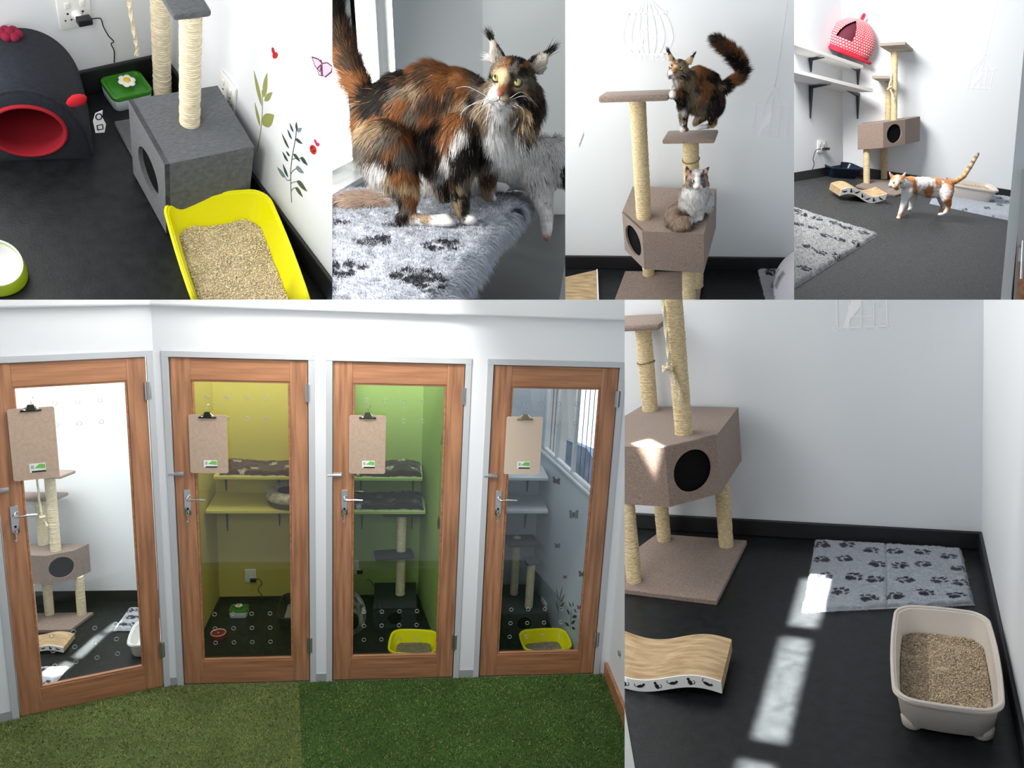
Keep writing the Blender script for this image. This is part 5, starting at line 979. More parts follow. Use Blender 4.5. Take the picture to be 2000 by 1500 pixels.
# blue grey room
cat_tree(5, 'small grey felt cat tree with two platforms in the room with the window reflection', [(1.99, .50), (2.30, .50), (2.24, .93), (1.99, .93)], .004, .155, 0, .05, [(1.99, .50), (2.30, .50), (2.24, .93), (1.99, .93)], [], [(2.186, .60, .154, .50), (2.105, .79, .154, .60)], [(2.19, .60, .50, .055, .06, .02, .05, 0), (2.13, .76, .575, .115, .11, .022, .05, -.1)], r=.029, sisal=PALE_SISAL, felt=mat('slate_felt', (.05, .058, .068), .95, bump=(200, .4)), base_t=.006, name='cat_tree')
tr, TM = tray(5, 'lime yellow litter tray on the floor below the reflected window', (2.245, .225, .002), .06, .155, .125, .12, .125, .095, mat('yellow_plastic'), .05, lip=.007); litter(5, 'grey brown litter in the tray below the reflected window', TM, rrect(.119, .09, .035, 5), .045, 1800, .0028, (.36, .32, .25), 8)
p = onD(1058, 1186); socket(5, 'white socket on the side wall above the small grey cat tree', MD@Matrix.Translation((p.x, p.y, .001)), .10, .085)
MD2 = MD@Matrix.Translation((0, 0, .001))
def dd2(px, py): p = onD(px, py); return (p.x, p.y)
def fly(lab, cx, cy, s, m, m2=None, tilt=0):
    pl = []
    for sgn in (-1, 1):
        bm = BM(); poly3(bm, [dd2(cx+sgn*x*s, cy+y*s+tilt*sgn*x*s) for x, y in ((.05, -.1), (.5, -.9), (.95, -.8), (.8, -.1), (.85, .6), (.4, .8), (.06, .3))][::sgn], MD2); pl.append(('wing', bm, m))
    bm = BM(); poly3(bm, [dd2(cx+x*s, cy+y*s) for x, y in ((-.07, -.5), (.07, -.5), (.07, .6), (-.07, .6))], MD2, .0015); pl.append(('body', bm, m2 or MATS['print_black'])); decal_obj(5, lab, pl)
GV = mat('grey_vinyl', (.16, .19, .19), .6)
fly('dark plum butterfly sticker just under the reflected window', 1087, 939, 8, mat('plum_grey_vinyl', (.09, .06, .09), .6), tilt=.3); fly('large grey butterfly sticker in the middle of the side wall', 1121, 1005, 10, GV); fly('small grey butterfly sticker below the large grey one', 1089, 1066, 6, GV)
fly('little red ladybird sticker above the leaf sprigs behind glass', 1104, 1127, 4, mat('dull_red_vinyl', (.25, .04, .04), .6)); fly('pale plum butterfly sticker beside the right door stile', 1137, 1121, 7, mat('plum_grey_vinyl')); fly('red beetle sticker low beside the right door stile', 1132, 1186, 5, MATS['dull_red_vinyl'])
for lab, m, lv in (('grey olive leaf sprig sticker behind the last door', mat('grey_olive_vinyl', (.15, .17, .10), .6), [((1091, 1172), (1087, 1147)), ((1093, 1172), (1099, 1145)), ((1095, 1176), (1104, 1160)), ((1090, 1192), (1086, 1172)), ((1093, 1190), (1103, 1175)), ((1090, 1206), (1092, 1170))]), ('dark leafy branch sticker behind the last door', DG, [((1116, 1185), (1111, 1176)), ((1120, 1185), (1119, 1175)), ((1121, 1190), (1127, 1196)), ((1113, 1200), (1107, 1190)), ((1118, 1205), (1128, 1203)), ((1112, 1222), (1103, 1216)), ((1116, 1218), (1124, 1212)), ((1117, 1226), (1124, 1228)), ((1114, 1235), (1117, 1180))])):
    decal_obj(5, lab, [('leaf' if j < len(lv)-1 else 'plant_stem', leaf(BM(), MD2, dd2(*b), dd2(*e), .010 if j < len(lv)-1 else .0015), m) for j, (b, e) in enumerate(lv)])
# white room behind the angled door
lgr, lgb, lgl = fl(5, 160, 1200, .02), fl(5, 97, 1200, .02), fl(5, 64, 1221, .02); bR, bF, bL = fl(5, 183, 1196, .02), fl(5, 138, 1230, .02), fl(5, 60, 1231, .02)
yb = float((lgr[1]+lgb[1])/2); zb_ = float(wy(5, 162, 1125, lgr[1])[2]); ycf = bF[1]+.02; zt_ = zb_+.205
ctp = lambda px, py, z: tuple(fl(5, px, py, z)[:2])
BRc, FRc, FLc = ctp(173.5, 1062, zt_), ctp(143.5, 1076, zt_), ctp(91.5, 1085.5, zt_); BLc = (FLc[0]-.18, BRc[1]); FLL = (FLc[0]-.22, FLc[1]+.01)
mp, bp = ctp(109, 1074, zt_), ctp(85, 1062, zt_); zu = float(wy(5, 110, 930, mp[1])[2]); zv = float(wy(5, 80, 974, bp[1])[2])
cat_tree(5, 'taupe cat tree with a sunlit box behind the leftmost glass door', [BRc, BLc, FLL, FLc, FRc], zb_, zt_, 3, .075, [(bR[0], bR[1]), (bR[0]-.5, bR[1]), (bL[0]-.25, bL[1]), (bF[0], bF[1])], [tuple(lgr[:2]), tuple(lgb[:2]), tuple(lgl[:2])], [(*mp, zt_, zu), (*bp, zt_, zv)],
         [(mp[0]-.02, mp[1], zu, .14, .12, .025, 0, -.2), (bp[0]-.03, bp[1], zv, .17, .12, .025, 0, -.2)], r=.033, sisal=PALE_SISAL, rope=dict(pts=[(mp[0]-.06, mp[1]-.04, zu), (mp[0]-.055, mp[1]-.045, zu-.15), (mp[0]-.045, mp[1]-.045, zu-.27), (mp[0]-.02, mp[1]-.045, zu-.33)], r=.006, knot=(mp[0]-.045, mp[1]-.045, zu-.27)))
q = [fl(5, *p, .006) for p in ((252, 1189), (300, 1189), (300, 1233), (222, 1232))]; fleece(5, 'fleece_mat', 'grey paw print fleece by the back wall behind the leftmost glass door', q, [(u, v, 1+u, .034) for u, v in ((.15, .2), (.45, .15), (.3, .5), (.62, .5), (.15, .8), (.48, .82), (.8, .3), (.85, .8))], res=.008, base=(.42, .45, .5))
q = [fl(5, *p, .006) for p in ((70, 1304), (134, 1304), (95, 1349), (35, 1352))]; fleece(5, 'fleece_mat', 'sunlit paw print fleece at the bottom corner behind the leftmost glass door', q, [(u, v, 1+u, .034) for u, v in ((.3, .2), (.7, .3), (.4, .65), (.8, .75))], res=.008, base=(.42, .45, .5))
s0, s1, s2 = fl(5, 68, 1262, .06), fl(5, 123, 1262, .06), fl(5, 145, 1246, .06); ex = (s1-s0); ln = np.linalg.norm(ex); ex /= ln; p0 = s0-ex*.15; p0[2] = .001; scratcher(5, 'cardboard scratcher with printed cats behind the leftmost glass door', frame3(p0, ex, (-ex[1], ex[0], 0)), ln+.15, .17, .035, .014, 3.2)
p = fl(5, 285, 1262, 0); tray(5, 'white litter tray peeping past the stile of the leftmost door', (p[0]+.02, p[1], .002), .1, .10, .15, .10, .08, .12, WHITE_PLASTIC, .04)
# ================================================================ room 6: scratching tree by the back wall, sun on the floor
shell(6, (-2.6, 0), (-2.7, 0), 2.2, ('back', 'right'), .086)
def T6(u, v):
    c, s = math.cos(-.0477), math.sin(-.0477); return (-.9867+c*u-s*v, -.06+s*u+c*v)
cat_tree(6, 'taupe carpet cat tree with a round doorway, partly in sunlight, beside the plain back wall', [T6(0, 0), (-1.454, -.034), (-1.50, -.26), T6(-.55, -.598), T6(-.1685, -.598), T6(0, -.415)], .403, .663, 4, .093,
         [T6(.012, -.048), (-1.414, -.10), (-1.47, -.3), T6(-.55, -.643), T6(.012, -.643)], [(-1.06, -.181), (-1.361, -.165), (-1.385, -.60)],
         [(-1.149, -.455, .663, 1.42), (-1.391, -.105, .663, 1.08)], [(-1.44, -.13, 1.078, .17, .135, .03, 0, 0)],
         rope=dict(pts=[(-1.185, -.505, 1.4), (-1.18, -.503, 1.243), (-1.176, -.505, 1.1), (-1.174, -.508, 1.0), (-1.18, -.51, .965), (-1.15, -.515, .90), (-1.137, -.508, .845)], r=.0075, knot=(-1.182, -.512, .962), tassel=(-1.137, -.508, .85)),
         twine=[(-1.391, -.105, .90)])
P = lambda x, y: ((x-(150-115*(y-130)/650))/((1435+115*(y-130)/650)-(150-115*(y-130)/650)), (y-130)/650)
PAWS6 = [(220, 200, 60), (440, 185, -60), (655, 235, -50), (880, 235, 60), (1100, 225, -50), (1325, 265, -50), (215, 350, 50), (425, 335, 60), (705, 380, -50), (925, 390, 55), (1125, 375, 50), (1415, 410, -40), (240, 510, 60), (500, 515, -50), (690, 540, -45), (965, 545, 70), (1245, 550, -45), (1435, 575, -50), (115, 665, 65), (365, 650, -45), (620, 715, -30), (870, 705, 50), (1130, 680, -40), (1400, 715, -20)]
PAWS6 = [(*P(x, y), math.radians(a), .046) for x, y, a in PAWS6]
M6 = [fl(6, 1593, 1047.5, .02), fl(6, 1875, 1055, .02), fl(6, 1902, 1174, .02), fl(6, 1568, 1188, .02)]
M6[0][1] = min(M6[0][1], -.03); M6[1][1] = min(M6[1][1], -.03)
for q in M6: q[2] = .002
fleece(6, 'fleece_mat', 'grey fleece mat with black paw prints behind the beige litter tray with feet', M6, PAWS6, res=.006, seam=.5, strand=(16000, .011, .0016), base=(.37, .40, .45))
BEIGE = mat('beige_plastic', (.66, .60, .54), .42)
zr = .135; a, b, c, d = [fl(6, *q, zr) for q in ((1752, 1187), (1925, 1195), (1966, 1393), (1742, 1362))]
ctr = (a+b+c+d)/4; axy = ((a+b)/2-(c+d)/2); hx = (np.linalg.norm(b-a)+np.linalg.norm(c-d))/4; hy = np.linalg.norm(axy)/2
tr, TM = tray(6, 'beige litter tray with round feet standing in front of a paw print mat', (ctr[0], ctr[1], 0), math.atan2(axy[1], axy[0])-math.pi/2, hx, hy, zr, hx*.84, hy*.86, BEIGE, .055, .012)
litter(6, 'tan pellet litter in the beige tray by the sunlit floor', TM, rrect(hx*.835, hy*.84, .05, 5, .006), .062, 8000, .0026, dark_zone=lambda q: q[:, 0] < -.045)
s0, s1, s2 = [fl(6, *q, .085) for q in ((1220, 1306), (1408, 1327), (1435, 1246))]
ex = s1-s0; L6 = np.linalg.norm(ex); ex /= L6; off = .10; p0 = s0-ex*off; p0[2] = 0
scratcher(6, 'wavy cardboard scratcher lying beside the strip of sunlight on the black floor', frame3(p0, ex, (-ex[1], ex[0], 0)), L6+off, .27, .045, .021, 2.6)
a, b = wy(6, 1635.6, 641), wy(6, 1732.7, 641); wd = (b-a)[0]; m = frame3(a-np.array([0, .001, 0]), (1, 0, 0), (0, 0, 1))@Matrix.Scale(wd, 4)
straight_cage(6, 'white birdcage sticker high on the back wall above the paw print mat', Matrix(m))
q = [fl(6, *p, 0) for p in ((1195, 1385), (1221, 1391), (1241, 1508), (1195, 1508))]; struct(6, 'trim_1', hexa(BM(), [(x, y, 0) for x, y, z in q[::-1]], [(x, y, .012) for x, y, z in q[::-1]]), mat('grey_frame_paint', (.42, .43, .44), .5))
# ================================================================ cats
HUE = dict(I=(.66, .60, .52), K=(.012, .009, .007), O=(.30, .122, .042), T=(.36, .265, .165), G=(.17, .145, .12), W=(.86, .84, .82), B=(.085, .048, .028), C=(.66, .48, .28), S=(.46, .34, .26), D=(.055, .042, .038), R=(.62, .27, .10), P=(.70, .42, .36), E=(.22, .16, .125))
def organic(parts, voxel=.005, smooth=6):
    """one continuous skin over ellipsoids and tapering limbs"""
    bm = BM()
    def ball(c, r, M=None):
        m = Matrix.Translation(vec(c))@(M or Matrix())@Matrix.Diagonal((*(r if hasattr(r, '__len__') else (r, r, r)), 1)); bmesh.ops.create_icosphere(bm, subdivisions=2, radius=1, matrix=m)
    for p in parts:
        if p[0] == 'e': ball(p[1], p[2], p[3] if len(p) > 3 else None)
        else:
            for (a, ra), (b, rb) in zip(p[1], p[1][1:]):
                a, b = np.array(a), np.array(b); n = max(1, int(np.linalg.norm(b-a)/(min(ra, rb)*.45)))
                for k in range(n+1): ball(a+(b-a)*k/n, ra+(rb-ra)*k/n)
    me = bpy.data.meshes.new('t'); bm.to_mesh(me); bm.free(); o = bpy.data.objects.new('t', me); COL.objects.link(o)
    m = o.modifiers.new('r', 'REMESH'); m.mode = 'VOXEL'; m.voxel_size = voxel; s = o.modifiers.new('s', 'SMOOTH'); s.factor = .5; s.iterations = smooth
    dg = bpy.context.evaluated_depsgraph_get(); out = bpy.data.meshes.new_from_object(o.evaluated_get(dg)); bpy.data.objects.remove(o); out.polygons.foreach_set('use_smooth', [True]*len(out.polygons)); return out
def pix(r, P): c = P@RR[r].T+RT[r]; return np.stack([CX+FPX*c[:, 0]/c[:, 2], CY+FPX*c[:, 1]/c[:, 2]], 1)
class Cat:
    """built in its room from surveyed points: px, py of the photograph, radius in the same measure, distance"""
    def __init__(s, room, D, coat, flow, warp=7, scale=1.0, foot=None, mix=5.0): s.r, s.D, s.coat, s.flow, s.warp, s.k, s.parts, s.foot, s.mix = room, D, coat, flow, warp, scale, [], foot, mix
    def p(s, x, y, dz=0.0):
        if s.foot is not None:                                   # upright above its feet, not parallel to the lens
            u = RR[s.r][:, 2]; dz += u[2]*s.D*(y-s.foot)/(FPX*(u[1]-(y-CY)/FPX*u[2]))
        return at(s.r, x, y, s.D+dz)
    def R(s, r, dz=0.0): return r*(s.D+dz)/FPX
    def chain(s, *pts): s.parts.append(('c', [(s.p(x, y, dz), s.R(r, dz)) for x, y, r, dz in pts]))
    def ell(s, x, y, dz, rx, ry, rz, rot=0.0):
        M = np.eye(4); B_ = RR[s.r].T; c, q = math.cos(rot), math.sin(rot); M[:3, 0] = B_@np.array((c, q, 0)); M[:3, 1] = B_@np.array((-q, c, 0)); M[:3, 2] = B_@np.array((0, 0, 1)); s.parts.append(('e', s.p(x, y, dz), (s.R(rx), s.R(ry), s.R(rz)), Matrix(M.tolist())))
    def near(s, uv, vals, P, sharp, seed, hard=True, rg=None):
        pts = np.array([v[:2] for v in vals], float); warp = (np.stack([vnoise(P, 38/s.k, seed), vnoise(P, 38/s.k, seed+3)], 1)-.5)*2*s.warp; d = np.linalg.norm((uv+warp)[:, None]-pts[None], axis=2)+.5; wgt = d**-sharp
        wgt /= wgt.sum(1, keepdims=True)
        if hard and rg is not None: return (np.cumsum(wgt, 1) > rg.uniform(0, 1, (len(uv), 1))).argmax(1), wgt
        return wgt.argmax(1), wgt
    def colour(s, P, rg=None):
        uv = pix(s.r, P); k, w = s.near(uv, s.coat, P, s.mix, 2, True, rg); c = np.array([HUE[v[2]] for v in s.coat])
        return c[k] if rg is not None else w@c
    def build(s, name, label, cat, voxel, n, width, length, group=None, smooth=6, lift=.35, droop=.25, jit=.25, bare=None, tip=None, minl=.4):
        global GRAV
        me = organic(s.parts, voxel, smooth); nv = len(me.vertices); co = np.empty(nv*3, np.float32); me.vertices.foreach_get('co', co); P = co.reshape(-1, 3).astype(float)
        base = vec(P.mean(0)); base.z = P[:, 2].min(); s.base = base; c = s.colour(P); a = me.color_attributes.new('Col', 'FLOAT_COLOR', 'POINT'); cc = np.ones((nv, 4), np.float32); cc[:, :3] = c; a.data.foreach_set('color', cc.ravel())
        me.calc_loop_triangles(); tr = np.empty(len(me.loop_triangles)*3, np.int32); me.loop_triangles.foreach_get('vertices', tr); tr = tr.reshape(-1, 3); nr = np.empty(nv*3, np.float32); me.vertices.foreach_get('normal', nr); Nn = nr.reshape(-1, 3).astype(float); s.P, s.N, s.tr = P, Nn, tr
        from mathutils.bvhtree import BVHTree
        s.bvh = BVHTree.FromPolygons([tuple(v) for v in P], [tuple(int(i) for i in t) for t in tr])
        me.transform(Matrix.Translation(-base)); t = thing(s.r, name, label, cat, base, group=group); s.t = t; b = link('body', me, SKIN, t)
        e1, e2 = P[tr[:, 1]]-P[tr[:, 0]], P[tr[:, 2]]-P[tr[:, 0]]; ar = np.linalg.norm(np.cross(e1, e2), axis=1); rg = np.random.default_rng(5)
        cam_ = cam_in(s.r); fac = np.where(((cam_-P[tr[:, 0]])*Nn[tr[:, 0]]).sum(1) > -.25*np.linalg.norm(cam_-P[tr[:, 0]], axis=1), 1, .35); ar = ar*fac
        k = rg.choice(len(tr), n, p=ar/ar.sum()); u = rg.uniform(0, 1, (n, 2)); f = u.sum(1) > 1; u[f] = 1-u[f]; w0 = 1-u.sum(1); T_ = tr[k]
        Q = P[T_[:, 0]]*w0[:, None]+P[T_[:, 1]]*u[:, :1]+P[T_[:, 2]]*u[:, 1:]; M = Nn[T_[:, 0]]*w0[:, None]+Nn[T_[:, 1]]*u[:, :1]+Nn[T_[:, 2]]*u[:, 1:]; M /= np.linalg.norm(M, axis=1)[:, None]+1e-9
        uv = pix(s.r, Q); fl_ = np.array([v[2:5] for v in s.flow], float); pts = np.array([v[:2] for v in s.flow], float); d = np.linalg.norm(uv[:, None]-pts[None], axis=2)+2; w = d**-3; w /= w.sum(1, keepdims=True); fw = w@fl_
        dirc = np.c_[fw[:, :2], np.zeros(n)]@RR[s.r]; L = fw[:, 2]*length
        clump = np.stack([vnoise(Q, 70/s.k, 40+j) for j in range(3)], 1)-.5
        dirc = dirc/(np.linalg.norm(dirc, axis=1)[:, None]+1e-9); dirc -= M*(dirc*M).sum(1)[:, None]*.9; D_ = dirc+M*lift+clump*jit*2.2+rg.normal(0, jit*.45, (n, 3)); D_ /= np.linalg.norm(D_, axis=1)[:, None]
        L = L*rg.uniform(minl, 1.15, n); col = s.colour(Q, rg)*rg.uniform(.72, 1.28, (n, 1))
        ok = np.ones(n, bool)
        if bare:
            for x, y, r in bare: ok &= np.hypot(uv[:, 0]-x, uv[:, 1]-y) > r
        GRAV = (0, 0, -1); Q, D_, M, L, col = Q[ok]-M[ok]*.0008, D_[ok], M[ok], L[ok], np.clip(col[ok], 0, 1); vt, fc, ct, c3, nm = strands(Q-np.array(base), D_, M, L, np.full(len(Q), width)*(.7+.6*rg.uniform(0, 1, len(Q))), col, droop)
        o = link('fur', np_mesh(vt, fc, ct, c3, nm), FUR, t); o['kind'] = 'stuff'; return t
    def hit(s, x, y):
        o = cam_in(s.r); d = RR[s.r].T@_ray(x, y); d /= np.linalg.norm(d); h = s.bvh.ray_cast(vec(o), vec(d)); return (h[0], h[1], vec(d)) if h[0] is not None else (vec(s.p(x, y)), vec(-d), vec(d))
    def eye(s, x, y, r, iris, gaze=(0, 0), pupil=(.30, .62), sink=.45):
        h, n, d = s.hit(x, y); rad = s.R(r); c = h+d*rad*sink; B_ = RR[s.r].T; g = vec(B_@np.array((gaze[0], gaze[1], -1.))).normalized(); ux = vec(B_@np.array((1, 0, 0))); ux = (ux-g*ux.dot(g)).normalized(); uy = g.cross(ux)
        bm = BM(); bmesh.ops.create_uvsphere(bm, u_segments=40, v_segments=28, radius=rad, matrix=Matrix.Translation(c-s.base)); me = mesh(bm, 'all'); P = np.array([v.co for v in me.vertices])-np.array(c-s.base); X, Y, Z = P@np.array(ux)/rad, P@np.array(uy)/rad, P@np.array(g)/rad
        rr = np.hypot(X, Y); C = np.tile(np.array(iris), (len(P), 1))*(.75+.5*np.clip(rr, 0, 1))[:, None]; C[(X/pupil[0])**2+(Y/pupil[1])**2 < 1] = (.004, .004, .004); C[(rr > .93) | (Z < 0)] = (.01, .008, .006)
        a = me.color_attributes.new('Col', 'FLOAT_COLOR', 'POINT'); q = np.ones((len(P), 4), np.float32); q[:, :3] = C; a.data.foreach_set('color', q.ravel()); link('eye', me, mat_attr('eye_gloss', .06, spec=.7), s.t)
    def blob(s, name, pts, m, out=.3):
        for x, y, rx, ry in pts:
            h, n, d = s.hit(x, y); bm = BM(); B_ = RR[s.r].T; M = np.eye(4); M[:3, 0], M[:3, 1], M[:3, 2] = B_[:, 0], B_[:, 1], B_[:, 2]; bmesh.ops.create_uvsphere(bm, u_segments=18, v_segments=12, radius=1, matrix=Matrix.Translation(h-d*s.R(ry)*out-s.base)@Matrix(M.tolist())@Matrix.Diagonal((s.R(rx), s.R(ry), s.R(ry)*.8, 1))); part(name, bm, m, s.t, 'all')
    def line(s, name, pts, wd, m, lift=1.0):
        P = []
        for x, y in pts: h, n, d = s.hit(x, y); P.append(h-d*s.R(lift)-s.base)
        part(name, tube(BM(), P, s.R(wd), 6, 3), m, s.t, 'all')
    def whisker(s, a, b, c, da, db, dc, wd=.45):
        h, n, d = s.hit(*a); p0 = h-s.base; tube_ = tube(BM(), [p0, vec(s.p(*b, db))-s.base, vec(s.p(*c, dc))-s.base], lambda t: s.R(wd)*(1-.75*t), 5, 8); part('whisker', tube_, mat('whisker_white', (.85, .85, .83), .4), s.t, 'all')
    def tuft(s, name, root, tip, n, wd, col, spread=.25, dz=0.0):
        rg = np.random.default_rng(int(root[0])); a, b = s.p(*root, dz), s.p(*tip, dz); L = np.linalg.norm(b-a); d = (b-a)/L; D_ = d+rg.normal(0, spread, (n, 3)); D_ /= np.linalg.norm(D_, axis=1)[:, None]; r = np.tile(a, (n, 1))+rg.normal(0, L*.10, (n, 3)); nr = np.tile(cam_in(s.r)-a, (n, 1)); nr /= np.linalg.norm(nr, axis=1)[:, None]
        vt, fc, ct, cc, nm = strands(r-np.array(s.base), D_, nr, L*rg.uniform(.5, 1.05, n), np.full(n, s.R(wd)), np.tile(np.array(HUE[col]), (n, 1))*rg.uniform(.7, 1.2, (n, 1)), .05); o = link(name, np_mesh(vt, fc, ct, cc, nm), FUR, s.t); o['kind'] = 'stuff'
PINK = mat('pink_nose', (.45, .13, .11), .45); DKNOSE = mat('brown_nose', (.22, .09, .07), .45); LINE = mat('mouth_line', (.03, .015, .012), .6)
# ---------------------------------------------------------------- long-haired tortoiseshell on the window shelf
coat = [(790,140,'K'),(815,125,'O'),(850,110,'O'),(885,108,'O'),(910,120,'O'),(928,140,'B'),(760,165,'K'),(735,190,'K'),(830,140,'B'),(790,155,'B'),(870,140,'O'),(900,150,'O'),(800,170,'T'),(780,175,'G'),(790,195,'O'),(770,215,'O'),(765,240,'B'),(790,235,'O'),(810,215,'G'),(835,200,'B'),(840,215,'O'),(860,190,'B'),(865,165,'O'),(885,180,'B'),(905,175,'O'),(900,200,'T'),(890,225,'O'),(880,250,'O'),(875,275,'O'),(860,230,'K'),(840,245,'K'),(820,235,'B'),(850,270,'K'),(810,262,'K'),(795,265,'O'),(745,200,'K'),(728,215,'K'),(735,225,'O'),(715,235,'C'),(725,255,'T'),(745,250,'T'),(755,265,'G'),(715,280,'G'),(740,290,'B'),(765,285,'O'),(790,290,'G'),(770,305,'K'),(800,300,'G'),(820,290,'G'),(835,310,'K'),(820,325,'K'),(850,320,'G'),(862,335,'W'),(855,290,'B'),(870,300,'W'),(885,280,'W'),(895,262,'W'),
 (740,320,'W'),(735,350,'W'),(755,345,'T'),(775,335,'O'),(800,345,'O'),(815,340,'O'),(795,360,'C'),(815,372,'C'),(795,385,'O'),(810,395,'O'),(765,375,'G'),(775,395,'K'),(750,395,'G'),(745,410,'W'),(785,405,'G'),(790,420,'K'),(775,424,'K'),(805,415,'T'),(825,425,'T'),(810,437,'W'),(850,435,'W'),(880,435,'W'),
 (885,300,'K'),(905,300,'K'),(920,300,'K'),(905,330,'K'),(925,345,'T'),(915,350,'G'),(885,345,'K'),(880,355,'B'),(900,368,'T'),(890,378,'K'),(905,385,'K'),(895,395,'T'),(905,405,'K'),(890,415,'T'),(905,418,'K'),(915,432,'W'),(928,430,'W'),(950,350,'B'),(945,375,'T'),(958,388,'T'),(966,390,'W'),
 (930,265,'K'),(940,290,'K'),(925,285,'K'),(945,310,'G'),(960,235,'W'),(975,225,'W'),(985,250,'W'),(965,265,'W'),(990,275,'W'),(975,300,'W'),(998,300,'W'),(1005,265,'W'),(1020,280,'W'),(955,250,'W'),(935,180,'G'),(945,205,'T'),(935,225,'T'),(950,235,'T'),(925,240,'B'),(920,210,'G'),(928,195,'K'),(1030,200,'K'),(1045,215,'K'),(1040,235,'K'),(1050,190,'K'),(1015,225,'T'),(1025,250,'G'),(1048,175,'B'),(1040,150,'B'),(1052,205,'B'),(1046,230,'B'),(1036,250,'T'),(1028,262,'B'),(1022,215,'C'),(1018,240,'C'),(938,215,'T'),(932,235,'G'),(943,195,'T'),(1012,174,'T'),(1020,170,'T'),(1036,178,'B'),(1042,165,'G'),(1008,128,'G'),(1010,118,'K'),(988,120,'O'),(983,148,'C'),(1003,150,'K'),(1012,140,'G'),(1022,138,'K'),(950,155,'T'),(948,175,'T'),(958,150,'K'),(957,168,'T'),
 (945,150,'G'),(955,140,'G'),(960,130,'G'),(975,125,'T'),(985,130,'O'),(980,140,'C'),(995,140,'G'),(1000,125,'K'),(1005,135,'G'),(1015,125,'K'),(1018,145,'K'),(1025,130,'O'),(1035,140,'B'),(1030,160,'G'),(1025,172,'T'),(1000,165,'B'),(990,158,'T'),(978,160,'C'),(985,172,'O'),(980,175,'O'),(965,175,'W'),(958,182,'W'),(955,190,'W'),(970,195,'W'),(988,190,'T'),(995,195,'T'),(985,200,'W'),(972,208,'W'),(985,212,'W'),(1003,185,'K'),(1015,190,'K'),(950,165,'G'),(945,185,'G'),(955,165,'G'),(1005,180,'B'),
 (965,95,'I'),(972,110,'I'),(961,76,'K'),(985,108,'K'),(978,95,'K'),(1060,120,'I'),(1050,130,'I'),(1068,105,'K'),(1040,118,'K'),(1045,145,'B'),(1062,140,'T'),(957,112,'I'),(978,112,'I'),(968,84,'I'),(1066,112,'I'),(1042,128,'I'),(1056,140,'I'),(715,190,'K'),(700,180,'O'),(680,160,'O'),(660,170,'C'),(655,190,'C'),(690,140,'B'),(660,40,'K'),(665,80,'B'),(680,120,'B'),(660,120,'O'),(655,140,'O'),(690,165,'O'),(670,190,'O'),(700,220,'O'),(685,215,'C'),(645,60,'B'),(650,10,'K')]
flow = [(850,110,-.8,.2,34),(900,115,-.7,.2,30),(780,150,-.8,.6,26),(760,220,-.6,.8,30),(820,200,-.5,.85,34),(880,200,-.4,.9,34),(860,300,-.1,1,42),(800,290,-.3,.95,36),(740,270,-.5,.85,34),(730,340,-.3,.95,34),(780,350,-.1,1,22),(800,390,0,1,14),(775,410,-.2,1,16),(830,430,.9,.25,7),(870,432,.9,.2,5),(895,330,-.1,1,22),(895,385,0,1,11),(905,420,.1,1,7),(920,432,.6,.7,4),(955,365,0,1,11),(965,392,.6,.6,4),(960,240,-.3,1,34),(985,260,.1,1,42),(1010,270,.2,1,40),(940,290,-.1,1,30),(935,200,-.5,.85,26),(925,230,-.4,.9,28),(1045,200,.5,.85,24),(1035,230,.3,.95,28),
 (945,160,-.8,.5,14),(960,135,-.5,-.5,9),(975,130,-.2,-1,6),(1000,130,.1,-1,7),(1030,140,.6,-.6,9),(1040,165,.8,.5,13),(990,155,.1,-1,4),(970,150,-.4,-.6,3.5),(1010,158,.4,-.6,3.5),(980,180,0,-1,3.2),(962,188,-.6,.6,4.5),(990,193,.6,.6,4.5),(975,208,0,1,8),(1010,185,.8,.5,7),(965,95,-.2,-1,7),(975,108,-.3,-.8,9),(1060,118,.5,-.8,7),(1048,132,.3,-.7,9),(705,180,-.5,-.8,34),(680,140,-.5,-.85,40),(660,90,-.45,-.9,42),(650,30,-.3,-.95,42),(690,215,-.6,.75,40),(665,190,-.8,.5,46)]
mc = Cat(2, 1.78, coat, flow, 6.5, foot=432, mix=4.4)
mc.chain((748,238,52,.04),(790,205,62,.04),(842,196,70,.05),(892,204,66,.05),(935,240,54,.02)); mc.chain((790,262,50,.04),(860,262,50,.04)); mc.chain((935,235,50,.01),(962,215,44,-.01),(995,170,40,-.01)); mc.chain((950,190,22,-.0),(943,215,24,-.01),(944,240,18,-.01)); mc.chain((1036,180,22,.0),(1040,208,24,.0),(1034,235,20,.0),(1020,262,18,0)); mc.chain((962,262,36,-.01),(985,290,22,-.01))
mc.chain((752,285,54,-.02),(780,340,36,-.05),(797,378,23,-.05),(797,408,16,-.05)); mc.chain((782,424,11,-.05),(835,431,12,-.06),(872,430,14,-.07)); mc.ell(880,434,-.075,10,8,10)
mc.chain((900,262,42,-.03),(902,315,30,-.05),(898,360,21,-.05),(902,405,17,-.05),(910,425,15,-.05)); mc.ell(918,430,-.06,15,10,13)
mc.chain((952,290,28,.12),(953,340,19,.15),(953,380,14,.17)); mc.ell(960,388,.16,13,7,10); mc.chain((850,300,34,.14),(860,350,20,.16),(866,388,13,.17))
mc.chain((735,215,26,.05),(712,185,20,.05),(690,140,22,.05),(668,90,22,.05),(652,35,20,.05),(644,-15,18,.05))
mc.ell(1000,152,-.02,42,36,40); mc.ell(966,178,-.03,22,20,22); mc.ell(1030,186,-.02,24,22,26); mc.ell(962,189,-.062,12,10,13); mc.ell(985,193,-.064,12.5,10,13); mc.ell(974,205,-.055,10,8,10); mc.chain((993,150,13,-.052),(984,170,10,-.062),(977,182,8,-.070)); mc.ell(972,142,-.035,15,9,14); mc.ell(1016,150,-.032,17,10,15)
for cx, cy, rx in ((973,119,20),(971,109,17.5),(968,99,14),(965,89,10),(962.5,80,5.5)): mc.ell(cx, cy, -.005, rx, 9, 5)
